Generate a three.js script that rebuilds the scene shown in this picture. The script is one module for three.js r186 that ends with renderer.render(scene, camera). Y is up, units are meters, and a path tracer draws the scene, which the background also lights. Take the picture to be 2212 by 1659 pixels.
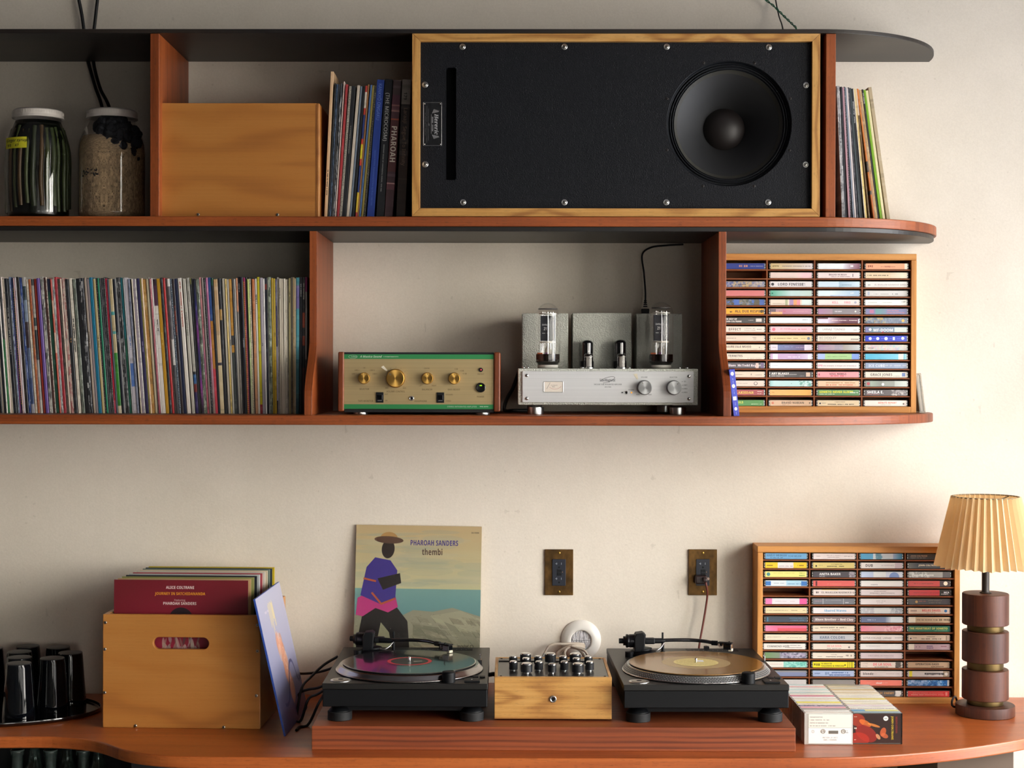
import * as THREE from 'three';
import { RoundedBoxGeometry } from 'three/addons/geometries/RoundedBoxGeometry.js';
import { mergeGeometries, mergeVertices, toCreasedNormals } from 'three/addons/utils/BufferGeometryUtils.js';
import { RectAreaLightUniformsLib } from 'three/addons/lights/RectAreaLightUniformsLib.js';

// ---------------------------------------------------------------- camera, daylight, exposure
const W = 2212, H = 1659, FOC = 3483.34, CX = 1073.67, CY = 824.92, EYE = 1.73, DIST = 4.03244;
const scene = new THREE.Scene();
const camera = new THREE.PerspectiveCamera(2 * Math.atan(H / 2 / FOC) * 180 / Math.PI, W / H, 0.05, 60);
camera.position.set(0, EYE, DIST);
camera.rotation.set(-0.006394, 0.009416, 0.002215, 'YXZ');
camera.setViewOffset(W, H, W / 2 - CX, H / 2 - CY, W, H);
camera.updateMatrixWorld(true);

const renderer = new THREE.WebGLRenderer();
renderer.toneMapping = THREE.LinearToneMapping;
renderer.toneMappingExposure = 1.0;
renderer.shadowMap.enabled = true;
scene.background = new THREE.Color(1.0, 0.965, 0.88).multiplyScalar(11.8);      // bright overcast sky outside the windows
RectAreaLightUniformsLib.init();
// unseen windows in the right-hand wall, placed to light the scene from the right (each light fills its opening, just outside the glass)
const WALL_X = 2.45, WIN = [[0.5, 1.6, 0.3, 2.6], [1.75, 2.9, 0.7, 2.75], [3.15, 4.15, 0.1, 3.05], [4.4, 7.6, 0.7, 2.1]];   // [z, z, sill, head]
const WIN_F = [1.0, 2.2, 0.7, 2.2];                                 // unseen window behind the camera, placed to light the shelves from the front, from x to x
const DAY = [[7.4, 0xe6eeff], [12.0, 0xfff8ee], [0.6, 0xfff8ee], [0.6, 0xfff8ee], [0.6, 0xfff4e2]];
[...WIN, WIN_F].forEach(([a, b, y0, y1], i) => {
  const l = new THREE.RectAreaLight(DAY[i][1], DAY[i][0], b - a - 0.06, y1 - y0 - 0.06), y = (y0 + y1) / 2, m = (a + b) / 2;
  l.name = 'unseen_window_light'; if (i < WIN.length) { l.position.set(WALL_X + 0.16, y, m); l.lookAt(-10, y, m); } else { l.position.set(m, y, 8.56); l.lookAt(m, y, 0); }
  l.castShadow = true; scene.add(l);
});

// ---------------------------------------------------------------- helpers
const V = (x, y, z) => new THREE.Vector3(x, y, z);
function ray(px, py) { return V((px - CX) / FOC, -(py - CY) / FOC, -1).applyQuaternion(camera.quaternion); }
const at = (px, py, z) => { const r = ray(px, py); return camera.position.clone().addScaledVector(r, (z - DIST) / r.z); };        // pixel -> point on the plane z
const onY = (px, py, y) => { const r = ray(px, py); return camera.position.clone().addScaledVector(r, (y - EYE) / r.y); };       // pixel -> point on the plane y
function rng(seed) { let s = seed | 0; return () => { s = (s + 0x6d2b79f5) | 0; let t = Math.imul(s ^ (s >>> 15), 1 | s); t = (t + Math.imul(t ^ (t >>> 7), 61 | t)) ^ t; return ((t ^ (t >>> 14)) >>> 0) / 4294967296; }; }
const used = new Map();
function numbered(n) { const k = used.get(n) ?? 0; used.set(n, k + 1); return k ? n + '_' + String(k).padStart(3, '0') : n; }
function tag(o, label, category, group) { o.userData.label = label; o.userData.category = category; if (group) o.userData.group = group; return o; }
function thing(name, label, category, pos, group) { const o = new THREE.Group(); o.name = numbered(name); if (pos) o.position.copy(pos); scene.add(o); return tag(o, label, category, group); }
function mesh(name, geo, mat, parent, label) {
  const m = new THREE.Mesh(geo, mat); m.name = parent ? name : numbered(name); m.castShadow = m.receiveShadow = true;
  if (label) m.userData.label = label; (parent ?? scene).add(m); return m;
}
const single = (name, geo, mat, label, category, group) => tag(mesh(name, geo, mat), label, category, group);
function struct(name, geo, mat, parent) { const m = mesh(name, geo, mat, parent); if (!parent) m.userData.kind = 'structure'; return m; }
const flat = (g) => { const n = g.index ? g.toNonIndexed() : g; for (const k of Object.keys(n.attributes)) if (!['position', 'normal', 'uv'].includes(k)) n.deleteAttribute(k); return n; };
const merge = (list) => mergeGeometries(list.map(flat));
const mv = (g, x, y, z) => g.translate(x, y, z);
// texture coordinates in metres, the grain running along one axis
function uvm(g, grain = 'x', off = 0) {
  g = flat(g); const p = g.attributes.position, n = g.attributes.normal, uv = new Float32Array(p.count * 2), ax = ['x', 'y', 'z'], gi = ax.indexOf(grain);
  const gp = (i, a) => p.array[i * 3 + a];
  for (let i = 0; i < p.count; i += 3) {
    const s = [0, 1, 2].map((a) => Math.abs(n.array[i * 3 + a] + n.array[i * 3 + 3 + a] + n.array[i * 3 + 6 + a])), d = s.indexOf(Math.max(...s));
    const rest = [0, 1, 2].filter((a) => a !== d), u = rest.includes(gi) ? gi : rest[0], v = rest.find((a) => a !== u);
    for (let k = i; k < i + 3; k++) { uv[k * 2] = gp(k, u) + off; uv[k * 2 + 1] = gp(k, v) + off * 0.37 + d * 0.11; }
  }
  g.setAttribute('uv', new THREE.BufferAttribute(uv, 2)); return g;
}
const rbox = (w, h, d, r = 0.002, s = 2) => new RoundedBoxGeometry(w, h, d, s, Math.min(r, w / 2.01, h / 2.01, d / 2.01));
const box = (w, h, d) => new THREE.BoxGeometry(w, h, d);
// box between two corners
const span = (x0, y0, z0, x1, y1, z1, r = 0) => mv(r ? rbox(x1 - x0, y1 - y0, z1 - z0, r) : box(x1 - x0, y1 - y0, z1 - z0), (x0 + x1) / 2, (y0 + y1) / 2, (z0 + z1) / 2);
const cyl = (r0, r1, h, s = 32) => new THREE.CylinderGeometry(r0, r1, h, s);
const lathe = (pts, s = 40) => new THREE.LatheGeometry(pts.map(([x, y]) => new THREE.Vector2(x, y)), s);
const tube = (pts, r, n = 40, s = 8) => new THREE.TubeGeometry(new THREE.CatmullRomCurve3(pts, false, 'centripetal'), n, r, s, false);
function prism(points, h, bevel = 0, holes = [], seg = 12) {          // outline in x,y pulled along z from 0 to h
  const sh = points.getPoints ? points : new THREE.Shape(points.map(([x, y]) => new THREE.Vector2(x, y)));
  for (const q of holes) sh.holes.push(q.getPoints ? q : new THREE.Path(q.map(([x, y]) => new THREE.Vector2(x, y))));
  const g = new THREE.ExtrudeGeometry(sh, { depth: h - 2 * bevel, bevelEnabled: bevel > 0, bevelThickness: bevel, bevelSize: bevel, bevelOffset: -bevel, bevelSegments: 2, curveSegments: seg });
  return mv(g, 0, 0, bevel);
}
const roundRect = (x0, y0, x1, y1, r, P = THREE.Shape) => { const s = new P(); s.moveTo(x0 + r, y0); s.lineTo(x1 - r, y0); s.absarc(x1 - r, y0 + r, r, -Math.PI / 2, 0, false); s.lineTo(x1, y1 - r); s.absarc(x1 - r, y1 - r, r, 0, Math.PI / 2, false); s.lineTo(x0 + r, y1); s.absarc(x0 + r, y1 - r, r, Math.PI / 2, Math.PI, false); s.lineTo(x0, y0 + r); s.absarc(x0 + r, y0 + r, r, Math.PI, 1.5 * Math.PI, false); return s; };

// ---------------------------------------------------------------- procedural textures
const hash = (x, y) => { let h = Math.imul(x, 374761393) + Math.imul(y, 668265263) | 0; h = Math.imul(h ^ (h >>> 13), 1274126177); return ((h ^ (h >>> 16)) >>> 0) / 4294967296; };
function noise(x, y) { const i = Math.floor(x), j = Math.floor(y), u = x - i, v = y - j, a = u * u * (3 - 2 * u), b = v * v * (3 - 2 * v); return (hash(i, j) * (1 - a) + hash(i + 1, j) * a) * (1 - b) + (hash(i, j + 1) * (1 - a) + hash(i + 1, j + 1) * a) * b; }
const fbm = (x, y, n = 4) => { let s = 0, a = 0.5; for (let i = 0; i < n; i++, a /= 2, x = x * 2 + 17.3, y = y * 2 + 9.1) s += a * noise(x, y); return s / (1 - Math.pow(0.5, n)); };
const hex = (c) => [c >> 16 & 255, c >> 8 & 255, c & 255];
const lerp = (a, b, t) => a + (b - a) * t, clamp = (x) => Math.max(0, Math.min(1, x));
function dataTex(w, h, f, srgb, mirror = true) {
  const d = new Uint8Array(w * h * 4);
  for (let y = 0; y < h; y++) for (let x = 0; x < w; x++) { const c = f(x, y), i = (y * w + x) * 4; for (let k = 0; k < 3; k++) d[i + k] = Math.max(0, Math.min(255, c.length ? c[k] : c)); d[i + 3] = 255; }
  const t = new THREE.DataTexture(d, w, h); t.magFilter = THREE.LinearFilter; t.minFilter = THREE.LinearMipmapLinearFilter; t.generateMipmaps = true;
  t.wrapS = t.wrapT = mirror ? THREE.MirroredRepeatWrapping : THREE.RepeatWrapping; if (srgb) t.colorSpace = THREE.SRGBColorSpace; t.needsUpdate = true; return t;
}
// wood grain, u along the grain; the tile is lx by ly metres
function woodTex(seed, { c0, c1, c2, lx = 0.8, ly = 0.4, w = 1024, h = 512, rings = 40, warp = 0.5, ring = 0.5, streak = 0.5, blotch = 0.3, pores = 0.2 }) {
  const a = hex(c0), b = hex(c1), e = hex(c2);
  const t = dataTex(w, h, (px, py) => {
    const x = px / w * lx + seed * 7.1, y = py / h * ly + seed * 3.7;
    const bend = fbm(x * 2.1, y * 7, 3) * warp;
    let r = Math.sin((y * rings + bend * rings * 0.16) * 2 * Math.PI); r = 0.5 + 0.5 * r; r = r * r * ring * (0.35 + fbm(x * 3, y * 14, 2));
    const s = (fbm(x * 4, y * 330, 3) - 0.5) * streak, bl = (fbm(x * 2.6 + 40, y * 6, 3) - 0.5) * blotch * 2;
    const po = noise(x * 60, y * 1500) > 0.74 ? pores * 0.55 : 0, k = clamp(0.35 + r * 0.6 + s + bl), d = po * noise(x * 200, y * 400);
    return [0, 1, 2].map((q) => (k < 0.5 ? lerp(a[q], b[q], k * 2) : lerp(b[q], e[q], k * 2 - 1)) * (1 - d));
  }, true);
  t.repeat.set(1 / lx, 1 / ly); return t;
}
function heightTex(size, metres, f) { const t = dataTex(size, size, (x, y) => 255 * clamp(f(x / size * metres, y / size * metres)), false); t.repeat.set(1 / metres, 1 / metres); return t; }
const std = (color, roughness = 0.6, metalness = 0, more = {}) => new THREE.MeshStandardMaterial({ color, roughness, metalness, ...more });
const phys = (color, roughness, metalness, more) => new THREE.MeshPhysicalMaterial({ color, roughness, metalness, ...more });
const wood = (tex, roughness = 0.45, more = {}) => phys(0xffffff, roughness, 0, { map: tex, ...more });
function canvas(w, h) { const c = document.createElement('canvas'); c.width = w; c.height = h; return [c, c.getContext('2d')]; }
function canvasTex(c) { const t = new THREE.CanvasTexture(c); t.colorSpace = THREE.SRGBColorSpace; t.anisotropy = 8; return t; }
const css = (c) => '#' + c.toString(16).padStart(6, '0');
// planar uv 0..1 over the x,y extent of a front-facing plate
function uvFront(g, x0, y0, x1, y1) { g = flat(g); const p = g.attributes.position, uv = new Float32Array(p.count * 2); for (let i = 0; i < p.count; i++) { uv[i * 2] = (p.getX(i) - x0) / (x1 - x0); uv[i * 2 + 1] = (p.getY(i) - y0) / (y1 - y0); } g.setAttribute('uv', new THREE.BufferAttribute(uv, 2)); return g; }

// ---------------------------------------------------------------- shared materials
const T = {
  mahogany: woodTex(1, { c0: 0xa35424, c1: 0x813d17, c2: 0x53220c, rings: 16, warp: 0.9, ring: 0.3, streak: 0.7, blotch: 0.45, pores: 0.35 }),
  desk: woodTex(2, { c0: 0xbc652e, c1: 0xa35022, c2: 0x793615, rings: 14, warp: 1.2, ring: 0.3, streak: 0.6, blotch: 0.5, pores: 0.3, lx: 1.1, ly: 0.5, w: 1024, h: 512 }),
  ribbed: woodTex(3, { c0: 0xa5562c, c1: 0x88421f, c2: 0x602a12, rings: 85, warp: 0.12, ring: 0.75, streak: 0.7, blotch: 0.2, pores: 0.08 }),
  maple: woodTex(4, { c0: 0xc68a48, c1: 0xb57634, c2: 0x935826, rings: 13, warp: 1.9, ring: 0.5, streak: 0.16, blotch: 0.3, pores: 0.06 }),
  oak: woodTex(5, { c0: 0xdaaa68, c1: 0xc5924c, c2: 0x9c6832, rings: 42, warp: 1.5, ring: 0.85, streak: 0.55, blotch: 0.3, pores: 0.22 }),
  pine: woodTex(6, { c0: 0xe0a25a, c1: 0xcd8b42, c2: 0xa5672e, rings: 45, warp: 0.35, ring: 0.6, streak: 0.3, blotch: 0.2, pores: 0.1 }),
  walnut: woodTex(7, { c0: 0x5e321e, c1: 0x442013, c2: 0x2a130b, rings: 20, warp: 0.8, ring: 0.4, streak: 0.5, blotch: 0.6, pores: 0.3 }),
  sooty: woodTex(8, { c0: 0x2a231d, c1: 0x181616, c2: 0x0b0c11, rings: 12, warp: 0.5, ring: 0.3, streak: 0.35, blotch: 0.7, pores: 0 }),
  plaster: dataTex(1024, 1024, (x, y) => { const u = x / 1024 * 1.6, v = y / 1024 * 1.6, k = (fbm(u * 2.2, v * 2.2, 4) - 0.5) * 0.09 + (fbm(u * 14, v * 11, 3) - 0.5) * 0.035 + (noise(u * 420, v * 420) - 0.5) * 0.03 - (noise(u * 60 + 7, v * 60) > 0.972 ? 0.05 : 0); return [228 * (1 + k), 219 * (1 + k * 1.05), 204 * (1 + k * 1.2)]; }, true),
  plasterBump: heightTex(512, 0.8, (u, v) => 0.5 + (fbm(u * 8, v * 8, 4) - 0.5) * 0.8 + (noise(u * 300, v * 300) - 0.5) * 0.12),
  leather: heightTex(512, 0.16, (u, v) => fbm(u * 640, v * 640, 3)),
  hammer: heightTex(512, 0.16, (u, v) => { const n = fbm(u * 420, v * 520, 2); return clamp((n - 0.32) * 2.4); }),
};
T.plaster.repeat.set(1 / 1.6, 1 / 1.6);
const M = {
  wall: std(0xffffff, 0.85, 0, { map: T.plaster, bumpMap: T.plasterBump, bumpScale: 0.0011 }),
  mahogany: wood(T.mahogany, 0.45), desk: wood(T.desk, 0.36, { clearcoat: 0.15, clearcoatRoughness: 0.3 }), ribbed: wood(T.ribbed, 0.5),
  maple: wood(T.maple, 0.42, { clearcoat: 0.2, clearcoatRoughness: 0.4 }), oak: wood(T.oak, 0.5), pine: wood(T.pine, 0.48), walnut: wood(T.walnut, 0.5), sooty: wood(T.sooty, 0.42),
  ply: std(0xb98a55, 0.7), black: phys(0x090c11, 0.5, 0, { specularIntensity: 0.6 }), blackMatt: phys(0x080a0e, 0.75, 0, { specularIntensity: 0.6 }), blackGloss: phys(0x07090d, 0.12, 0, { clearcoat: 1, clearcoatRoughness: 0.05 }),
  cable: std(0x0c0e12, 0.55), screw: std(0xb9b6ae, 0.3, 1), steel: std(0xc9cbcc, 0.28, 1), dark: std(0x05070a, 0.9), chrome: std(0xe6e6e4, 0.12, 1),
  brass: std(0xc9a250, 0.3, 1), oldBrass: std(0x6e5530, 0.5, 0.8), white: std(0xe9e6df, 0.5), glass: phys(0xffffff, 0.02, 0, { transmission: 1, thickness: 0, ior: 1.5 }),
};

// ================================================================ the room
const YD = 0.9201, YL = 1.6312, YM = 2.0843, YT = 2.5128;          // tops: desk, lower, middle and top shelf
const RX0 = -2.6, RX1 = WALL_X, RZ1 = 8.4, RH = 3.25;
{
  struct('wall_back', uvm(span(RX0 - 0.2, 0, -0.2, RX1 + 0.2, RH, 0), 'x'), M.wall);
  struct('unseen_wall_left', uvm(span(RX0 - 0.2, 0, 0, RX0, RH, RZ1), 'z'), std(0x33302e, 0.8));  // out of view, kept dark to cut bounce light on the left
  const dull = std(0x77736d, 0.8), fw = mv(prism([[RX0 - 0.2, 0], [RX1 + 0.2, 0], [RX1 + 0.2, RH], [RX0 - 0.2, RH]], 0.2, 0, [[[WIN_F[0], WIN_F[2]], [WIN_F[0], WIN_F[3]], [WIN_F[1], WIN_F[3]], [WIN_F[1], WIN_F[2]]]]), 0, 0, RZ1);
  struct('wall_front', uvm(fw, 'x'), dull);  // unseen wall behind the camera, toned down to cut bounce light
  const holes = WIN.map(([z0, z1, y0, y1]) => [[-z0, y0], [-z0, y1], [-z1, y1], [-z1, y0]]);
  const rw = prism([[0, 0], [-RZ1, 0], [-RZ1, RH], [0, RH]], 0.2, 0, holes);   // drawn in (-z, y), pulled along x
  rw.rotateY(Math.PI / 2); mv(rw, RX1, 0, 0);
  struct('wall_right', uvm(rw, 'z'), M.wall);
  struct('floor', uvm(span(RX0 - 0.2, -0.2, -0.2, RX1 + 0.2, 0, RZ1 + 0.2), 'x'), std(0x4a4541, 0.6));  // unseen floor, darkened to weaken light bounced upwards
  struct('ceiling', span(RX0 - 0.2, RH, -0.2, RX1 + 0.2, RH + 0.2, RZ1 + 0.2), std(0x77757a, 0.9));  // out of view, greyed so less light bounces onto the upper wall
  struct('unseen_ground', span(-40, -0.6, -30, 60, -0.22, 70), std(0x77777a, 0.9));  // unseen, laid outside to cut off sky light from below the horizon
  [...WIN, WIN_F].forEach(([z0, z1, y0, y1], i) => {
    const g = new THREE.Group(); g.name = 'unseen_window_' + (i + 1); g.userData.kind = 'structure'; scene.add(g);  // all out of view; openings sized and placed for the light they let in
    const x0 = RX1 + 0.04, x1 = RX1 + 0.1, fr = std(0x2b2a2a, 0.5);      // built for the right wall, turned for the front wall
    const part = (n, a, m) => { const q = span(...a); if (i === WIN.length) { q.translate(-RX1, 0, 0); q.rotateY(-Math.PI / 2); q.scale(-1, 1, 1); if (q.index) q.index.array.reverse(); q.computeVertexNormals(); mv(q, 0, 0, RZ1); } return mesh(n, q, m, g); };
    part('window_frame', [x0, y0, z0, x1, y0 + 0.06, z1], fr); part('window_frame', [x0, y1 - 0.06, z0, x1, y1, z1], fr); part('window_frame', [x0, y0 + 0.06, z0, x1, y1 - 0.06, z0 + 0.06], fr); part('window_frame', [x0, y0 + 0.06, z1 - 0.06, x1, y1 - 0.06, z1], fr);
    const n = Math.max(1, Math.round((z1 - z0) / 0.62));
    for (let k = 1; k < n; k++) part('mullion', [x0, y0 + 0.06, z0 + (z1 - z0) * k / n - 0.025, x1, y1 - 0.06, z0 + (z1 - z0) * k / n + 0.025], fr);
    for (let k = 0; k < n; k++) part('pane', [x0 + 0.028, y0 + 0.06, z0 + (z1 - z0) * k / n + 0.03, x0 + 0.032, y1 - 0.06, z0 + (z1 - z0) * (k + 1) / n - 0.03], M.glass);
  });
}

// ================================================================ the wall shelf: boards and dividers fixed to one another
const SZ = 0.3432, SZL = 0.433;                                         // front edges of the upper boards and of the lower board
function endBoard(zf, xc, a, x0 = -1.95, n = 28, inset = 0) {          // plan of a board whose right end is a quarter ellipse, as [x, z]
  const p = [[x0, 0], [x0, zf - inset]];
  for (let i = 0; i <= n; i++) { const t = Math.PI / 2 * (1 - i / n); p.push([xc + (a - inset) * Math.cos(t), (zf - inset) * Math.sin(t)]); }
  return p;
}
// pull a plan [x, z] up from y0 to y1
function slab(plan, y0, y1, bevel = 0) { const g = prism(plan.map(([x, z]) => [x, -z]), y1 - y0, bevel); g.rotateX(-Math.PI / 2); return mv(g, 0, y0, 0); }
{
  const t = thing('wall_shelf', 'long mahogany wall shelf with three boards and rounded right ends', 'shelf');
  mesh('shelf_board', uvm(slab(endBoard(SZ, 0.70, 0.337), 2.5035, YT, 0.0012), 'x', 0.3), M.sooty, t, 'thin black topmost board');
  mesh('shelf_board', uvm(slab(endBoard(SZ, 0.70, 0.345), YM - 0.0225, YM, 0.002), 'x', 1.1), M.mahogany, t);
  mesh('underside_panel', uvm(slab(endBoard(SZ, 0.70, 0.345, -1.95, 28, 0.006), YM - 0.033, YM - 0.0225, 0.001), 'x', 0.6), M.sooty, t, 'dark board under the middle shelf');
  mesh('shelf_board', uvm(slab(endBoard(SZL, 0.40, 0.64), YL - 0.0215, YL, 0.0025), 'x', 2.2), M.mahogany, t);
  const board = (x0, x1, y0, y1, zf, o) => mesh('divider', uvm(span(x0, y0, 0.001, x1, y1, zf, 0.0012), 'y', o), M.mahogany, t);
  board(at(323, 200, SZ).x, at(342.6, 200, SZ).x, YM, 2.5035, SZ - 0.006, 0.2);
  board(at(1785, 200, SZ).x, at(1806.5, 200, SZ).x, YM, 2.5035, SZ - 0.006, 0.9);
  const y0 = YL, y1 = YM - 0.033, hh = y1 - y0;                           // the lower dividers sweep forward at the foot
  for (const [xa, xb, o] of [[at(667.5, 560, SZ).x, at(684, 560, SZ).x, 1.7], [at(1553, 560, SZ).x, at(1570, 560, SZ).x, 2.6]]) {
    const pr = [[0.001, y0], [0.424, y0], [0.424, y0 + hh * 0.09]];
    for (let i = 0; i <= 10; i++) { const s = i / 10; pr.push([lerp(0.424, SZ - 0.008, s * s * (3 - 2 * s)), y0 + hh * lerp(0.1, 0.42, s)]); }
    pr.push([SZ - 0.008, y1], [0.001, y1]);
    const g = prism(pr.map(([z, y]) => [-z, y]), xb - xa, 0.001); g.rotateY(Math.PI / 2);
    mesh('divider', uvm(mv(g, xa, 0, 0), 'y', o), M.mahogany, t);
  }
}

// ================================================================ the counter
{
  const t = thing('counter', 'long orange brown mahogany counter with a curved front edge', 'counter');
  const front = [[-1.95, 0.486], [-1.3, 0.486], [-1.13, 0.484], [-1.007, 0.483], [-0.9286, 0.508], [-0.885, 0.54], [-0.846, 0.582], [-0.8055, 0.617], [-0.736, 0.648], [-0.634, 0.66], [-0.3, 0.66], [0, 0.658], [0.35, 0.653], [0.578, 0.648], [0.67, 0.642], [0.762, 0.627], [0.86, 0.5986], [0.963, 0.557], [1.04, 0.518], [1.134, 0.459], [1.22, 0.388], [1.3, 0.29], [1.345, 0.18], [1.36, 0.001]];
  const curve = new THREE.CatmullRomCurve3(front.map(([x, z]) => V(x, 0, z)), false, 'centripetal').getPoints(110).map((p) => [p.x, p.z]);
  mesh('counter_top', uvm(slab([[-1.95, 0.001], ...curve], YD - 0.0255, YD, 0.003), 'x', 0.4), M.desk, t);
  mesh('support_panel', uvm(span(at(2024, 1655, 0.42).x, 0.001, 0.05, at(2190, 1655, 0.42).x, YD - 0.0255, 0.42, 0.002), 'y'), std(0x6d5b4d, 0.6), t, 'grey brown end support');
  mesh('support_panel', uvm(span(-0.86, 0.001, 0.05, -0.80, YD - 0.0255, 0.40, 0.002), 'y'), std(0x14171d, 0.6), t, 'black support near the bottles');
  mesh('cabinet_back', span(-1.95, 0.1, 0.001, -0.25, YD - 0.0255, 0.008), std(0x1f2526, 0.8), t, 'dark back under the counter');
  mesh('bottle_shelf', uvm(span(-1.95, 0.595, 0.0085, -0.86, 0.615, 0.40, 0.002), 'x'), std(0x1c1a1c, 0.6), t);
}

// ================================================================ record sleeves: one printed sheet of spines, one mesh per sleeve
const [recC, rc] = canvas(2048, 1400); let recX = 2, recY = 2; const REC_GAIN = 1.0;
const gain = (c, k) => { const [r, g, b] = hex(c).map((v) => Math.min(245, Math.round(255 * Math.pow(Math.pow(v / 255, 2.2) * k, 1 / 2.2)))); return 'rgb(' + r + ',' + g + ',' + b + ')'; };
const recMat = phys(0xffffff, 0.5, 0, { clearcoat: 0.2, clearcoatRoughness: 0.25 });
const film = phys(0xffffff, 0.08, 0, { transmission: 1, thickness: 0, ior: 1.35 });
// style letters: s plain, m marbled, d dotted, k crossbars, z zigzag, p patches (c2 list), j jagged edge, g fades into c2; a text after '|' runs down the spine
function paintSpine(x, y, w, h, style, c1, c2, text, seed) {
  const r = rng(seed), f = (c) => gain(c, REC_GAIN), list = [].concat(c2 ?? []);
  rc.fillStyle = f(c1); rc.fillRect(x, y, w, h);
  const b = list[0] ?? 0x101010;
  if (style === 'm') for (let i = 0; i < 150; i++) { rc.fillStyle = f(list[i % list.length]); rc.globalAlpha = 0.35 + 0.5 * r(); rc.fillRect(x + r() * w * 0.9, y + r() * h, 1 + r() * w * 0.35, 4 + r() * 34); }
  rc.globalAlpha = 1;
  if (style === 'd') for (let v = 0; v < h; v += 5 + 8 * r()) { rc.fillStyle = f(b); rc.fillRect(x + r() * w * 0.6, y + v, w * 0.35, 1.5 + r() * 3); }
  if (style === 'k') for (let v = h * 0.08; v < h * 0.93; v += 11) { rc.fillStyle = f(b); rc.fillRect(x, y + v, w, 6); }
  if (style === 'z') for (let v = h * 0.03; v < h; v += 9) { rc.fillStyle = f(b); rc.beginPath(); rc.moveTo(x, y + v); rc.lineTo(x + w, y + v + 4.5); rc.lineTo(x, y + v + 9); rc.fill(); }
  if (style === 'j') for (let v = 0; v < h; v += 7) { rc.fillStyle = f(b); const q = w * (0.12 + 0.22 * r()); rc.fillRect(x + w - q, y + v, q, 7); }
  if (style === 'p') { let v = 0; list.forEach((c, i) => { if (i % 2) return; const v0 = c * h; rc.fillStyle = f(list[i + 1]); rc.fillRect(x, y + v0, w, h - v0); v = v0; }); }
  if (style === 'g') { const g = rc.createLinearGradient(0, y, 0, y + h); g.addColorStop(0, f(c1)); list.forEach((c, i) => g.addColorStop((i + 1) / list.length, f(c))); rc.fillStyle = g; rc.fillRect(x, y, w, h); }
  if (style !== 's' || w < 9) for (let i = 0; i < 10; i++) { rc.fillStyle = 'rgba(' + (r() < 0.5 ? '255,250,240' : '10,10,14') + ',0.10)'; rc.fillRect(x, y + r() * h, w, 2 + r() * 26); }
  if (text) {
    const [words, col, from, size, bold] = text; rc.save(); rc.translate(x + w / 2, y + h * from); rc.rotate(Math.PI / 2); rc.fillStyle = css(col);
    rc.font = (bold ? 'bold ' : '') + size + 'px sans-serif'; rc.textBaseline = 'middle'; if (words[0] === '~') for (let q = 0, k = 0; k < +words.slice(1); k++) { const l = size * (0.25 + 0.4 * r()); if (r() > 0.16) rc.fillRect(q, -size * 0.32, l * 0.8, size * (0.4 + 0.24 * r())); q += l; } else rc.fillText(words, 0, 0); rc.restore();
  }
}
function spineCell(pxw, style, c1, c2, text, seed, tall = 640) {
  const w = Math.max(7, Math.ceil(pxw * 2.2)); if (recX + w + 2 > 2046) { recX = 2; recY += 690; }
  paintSpine(recX, recY, w, tall, style, c1, c2, text, seed);
  const c = [recX + 0.6, recX + w - 0.6, recY, tall]; recX += w + 2; return c;
}
function sleeveGeo(w, h, d, [u0, u1, cy, ch]) {                          // stands on y = 0, spine facing +z at z = 0
  const c = Math.min(w * 0.3, 0.0008);
  const g = flat(slab([[-w / 2, -d], [-w / 2, -c], [-w / 2 + c, 0], [w / 2 - c, 0], [w / 2, -c], [w / 2, -d]], 0, h)), p = g.attributes.position, uv = new Float32Array(p.count * 2);
  for (let i = 0; i < p.count; i++) { uv[i * 2] = lerp(u0, u1, clamp(p.getX(i) / w + 0.5)) / 2048; uv[i * 2 + 1] = 1 - (cy + ch * (0.997 - 0.994 * p.getY(i) / h)) / 1400; }
  g.setAttribute('uv', new THREE.BufferAttribute(uv, 2)); return g;
}
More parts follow.
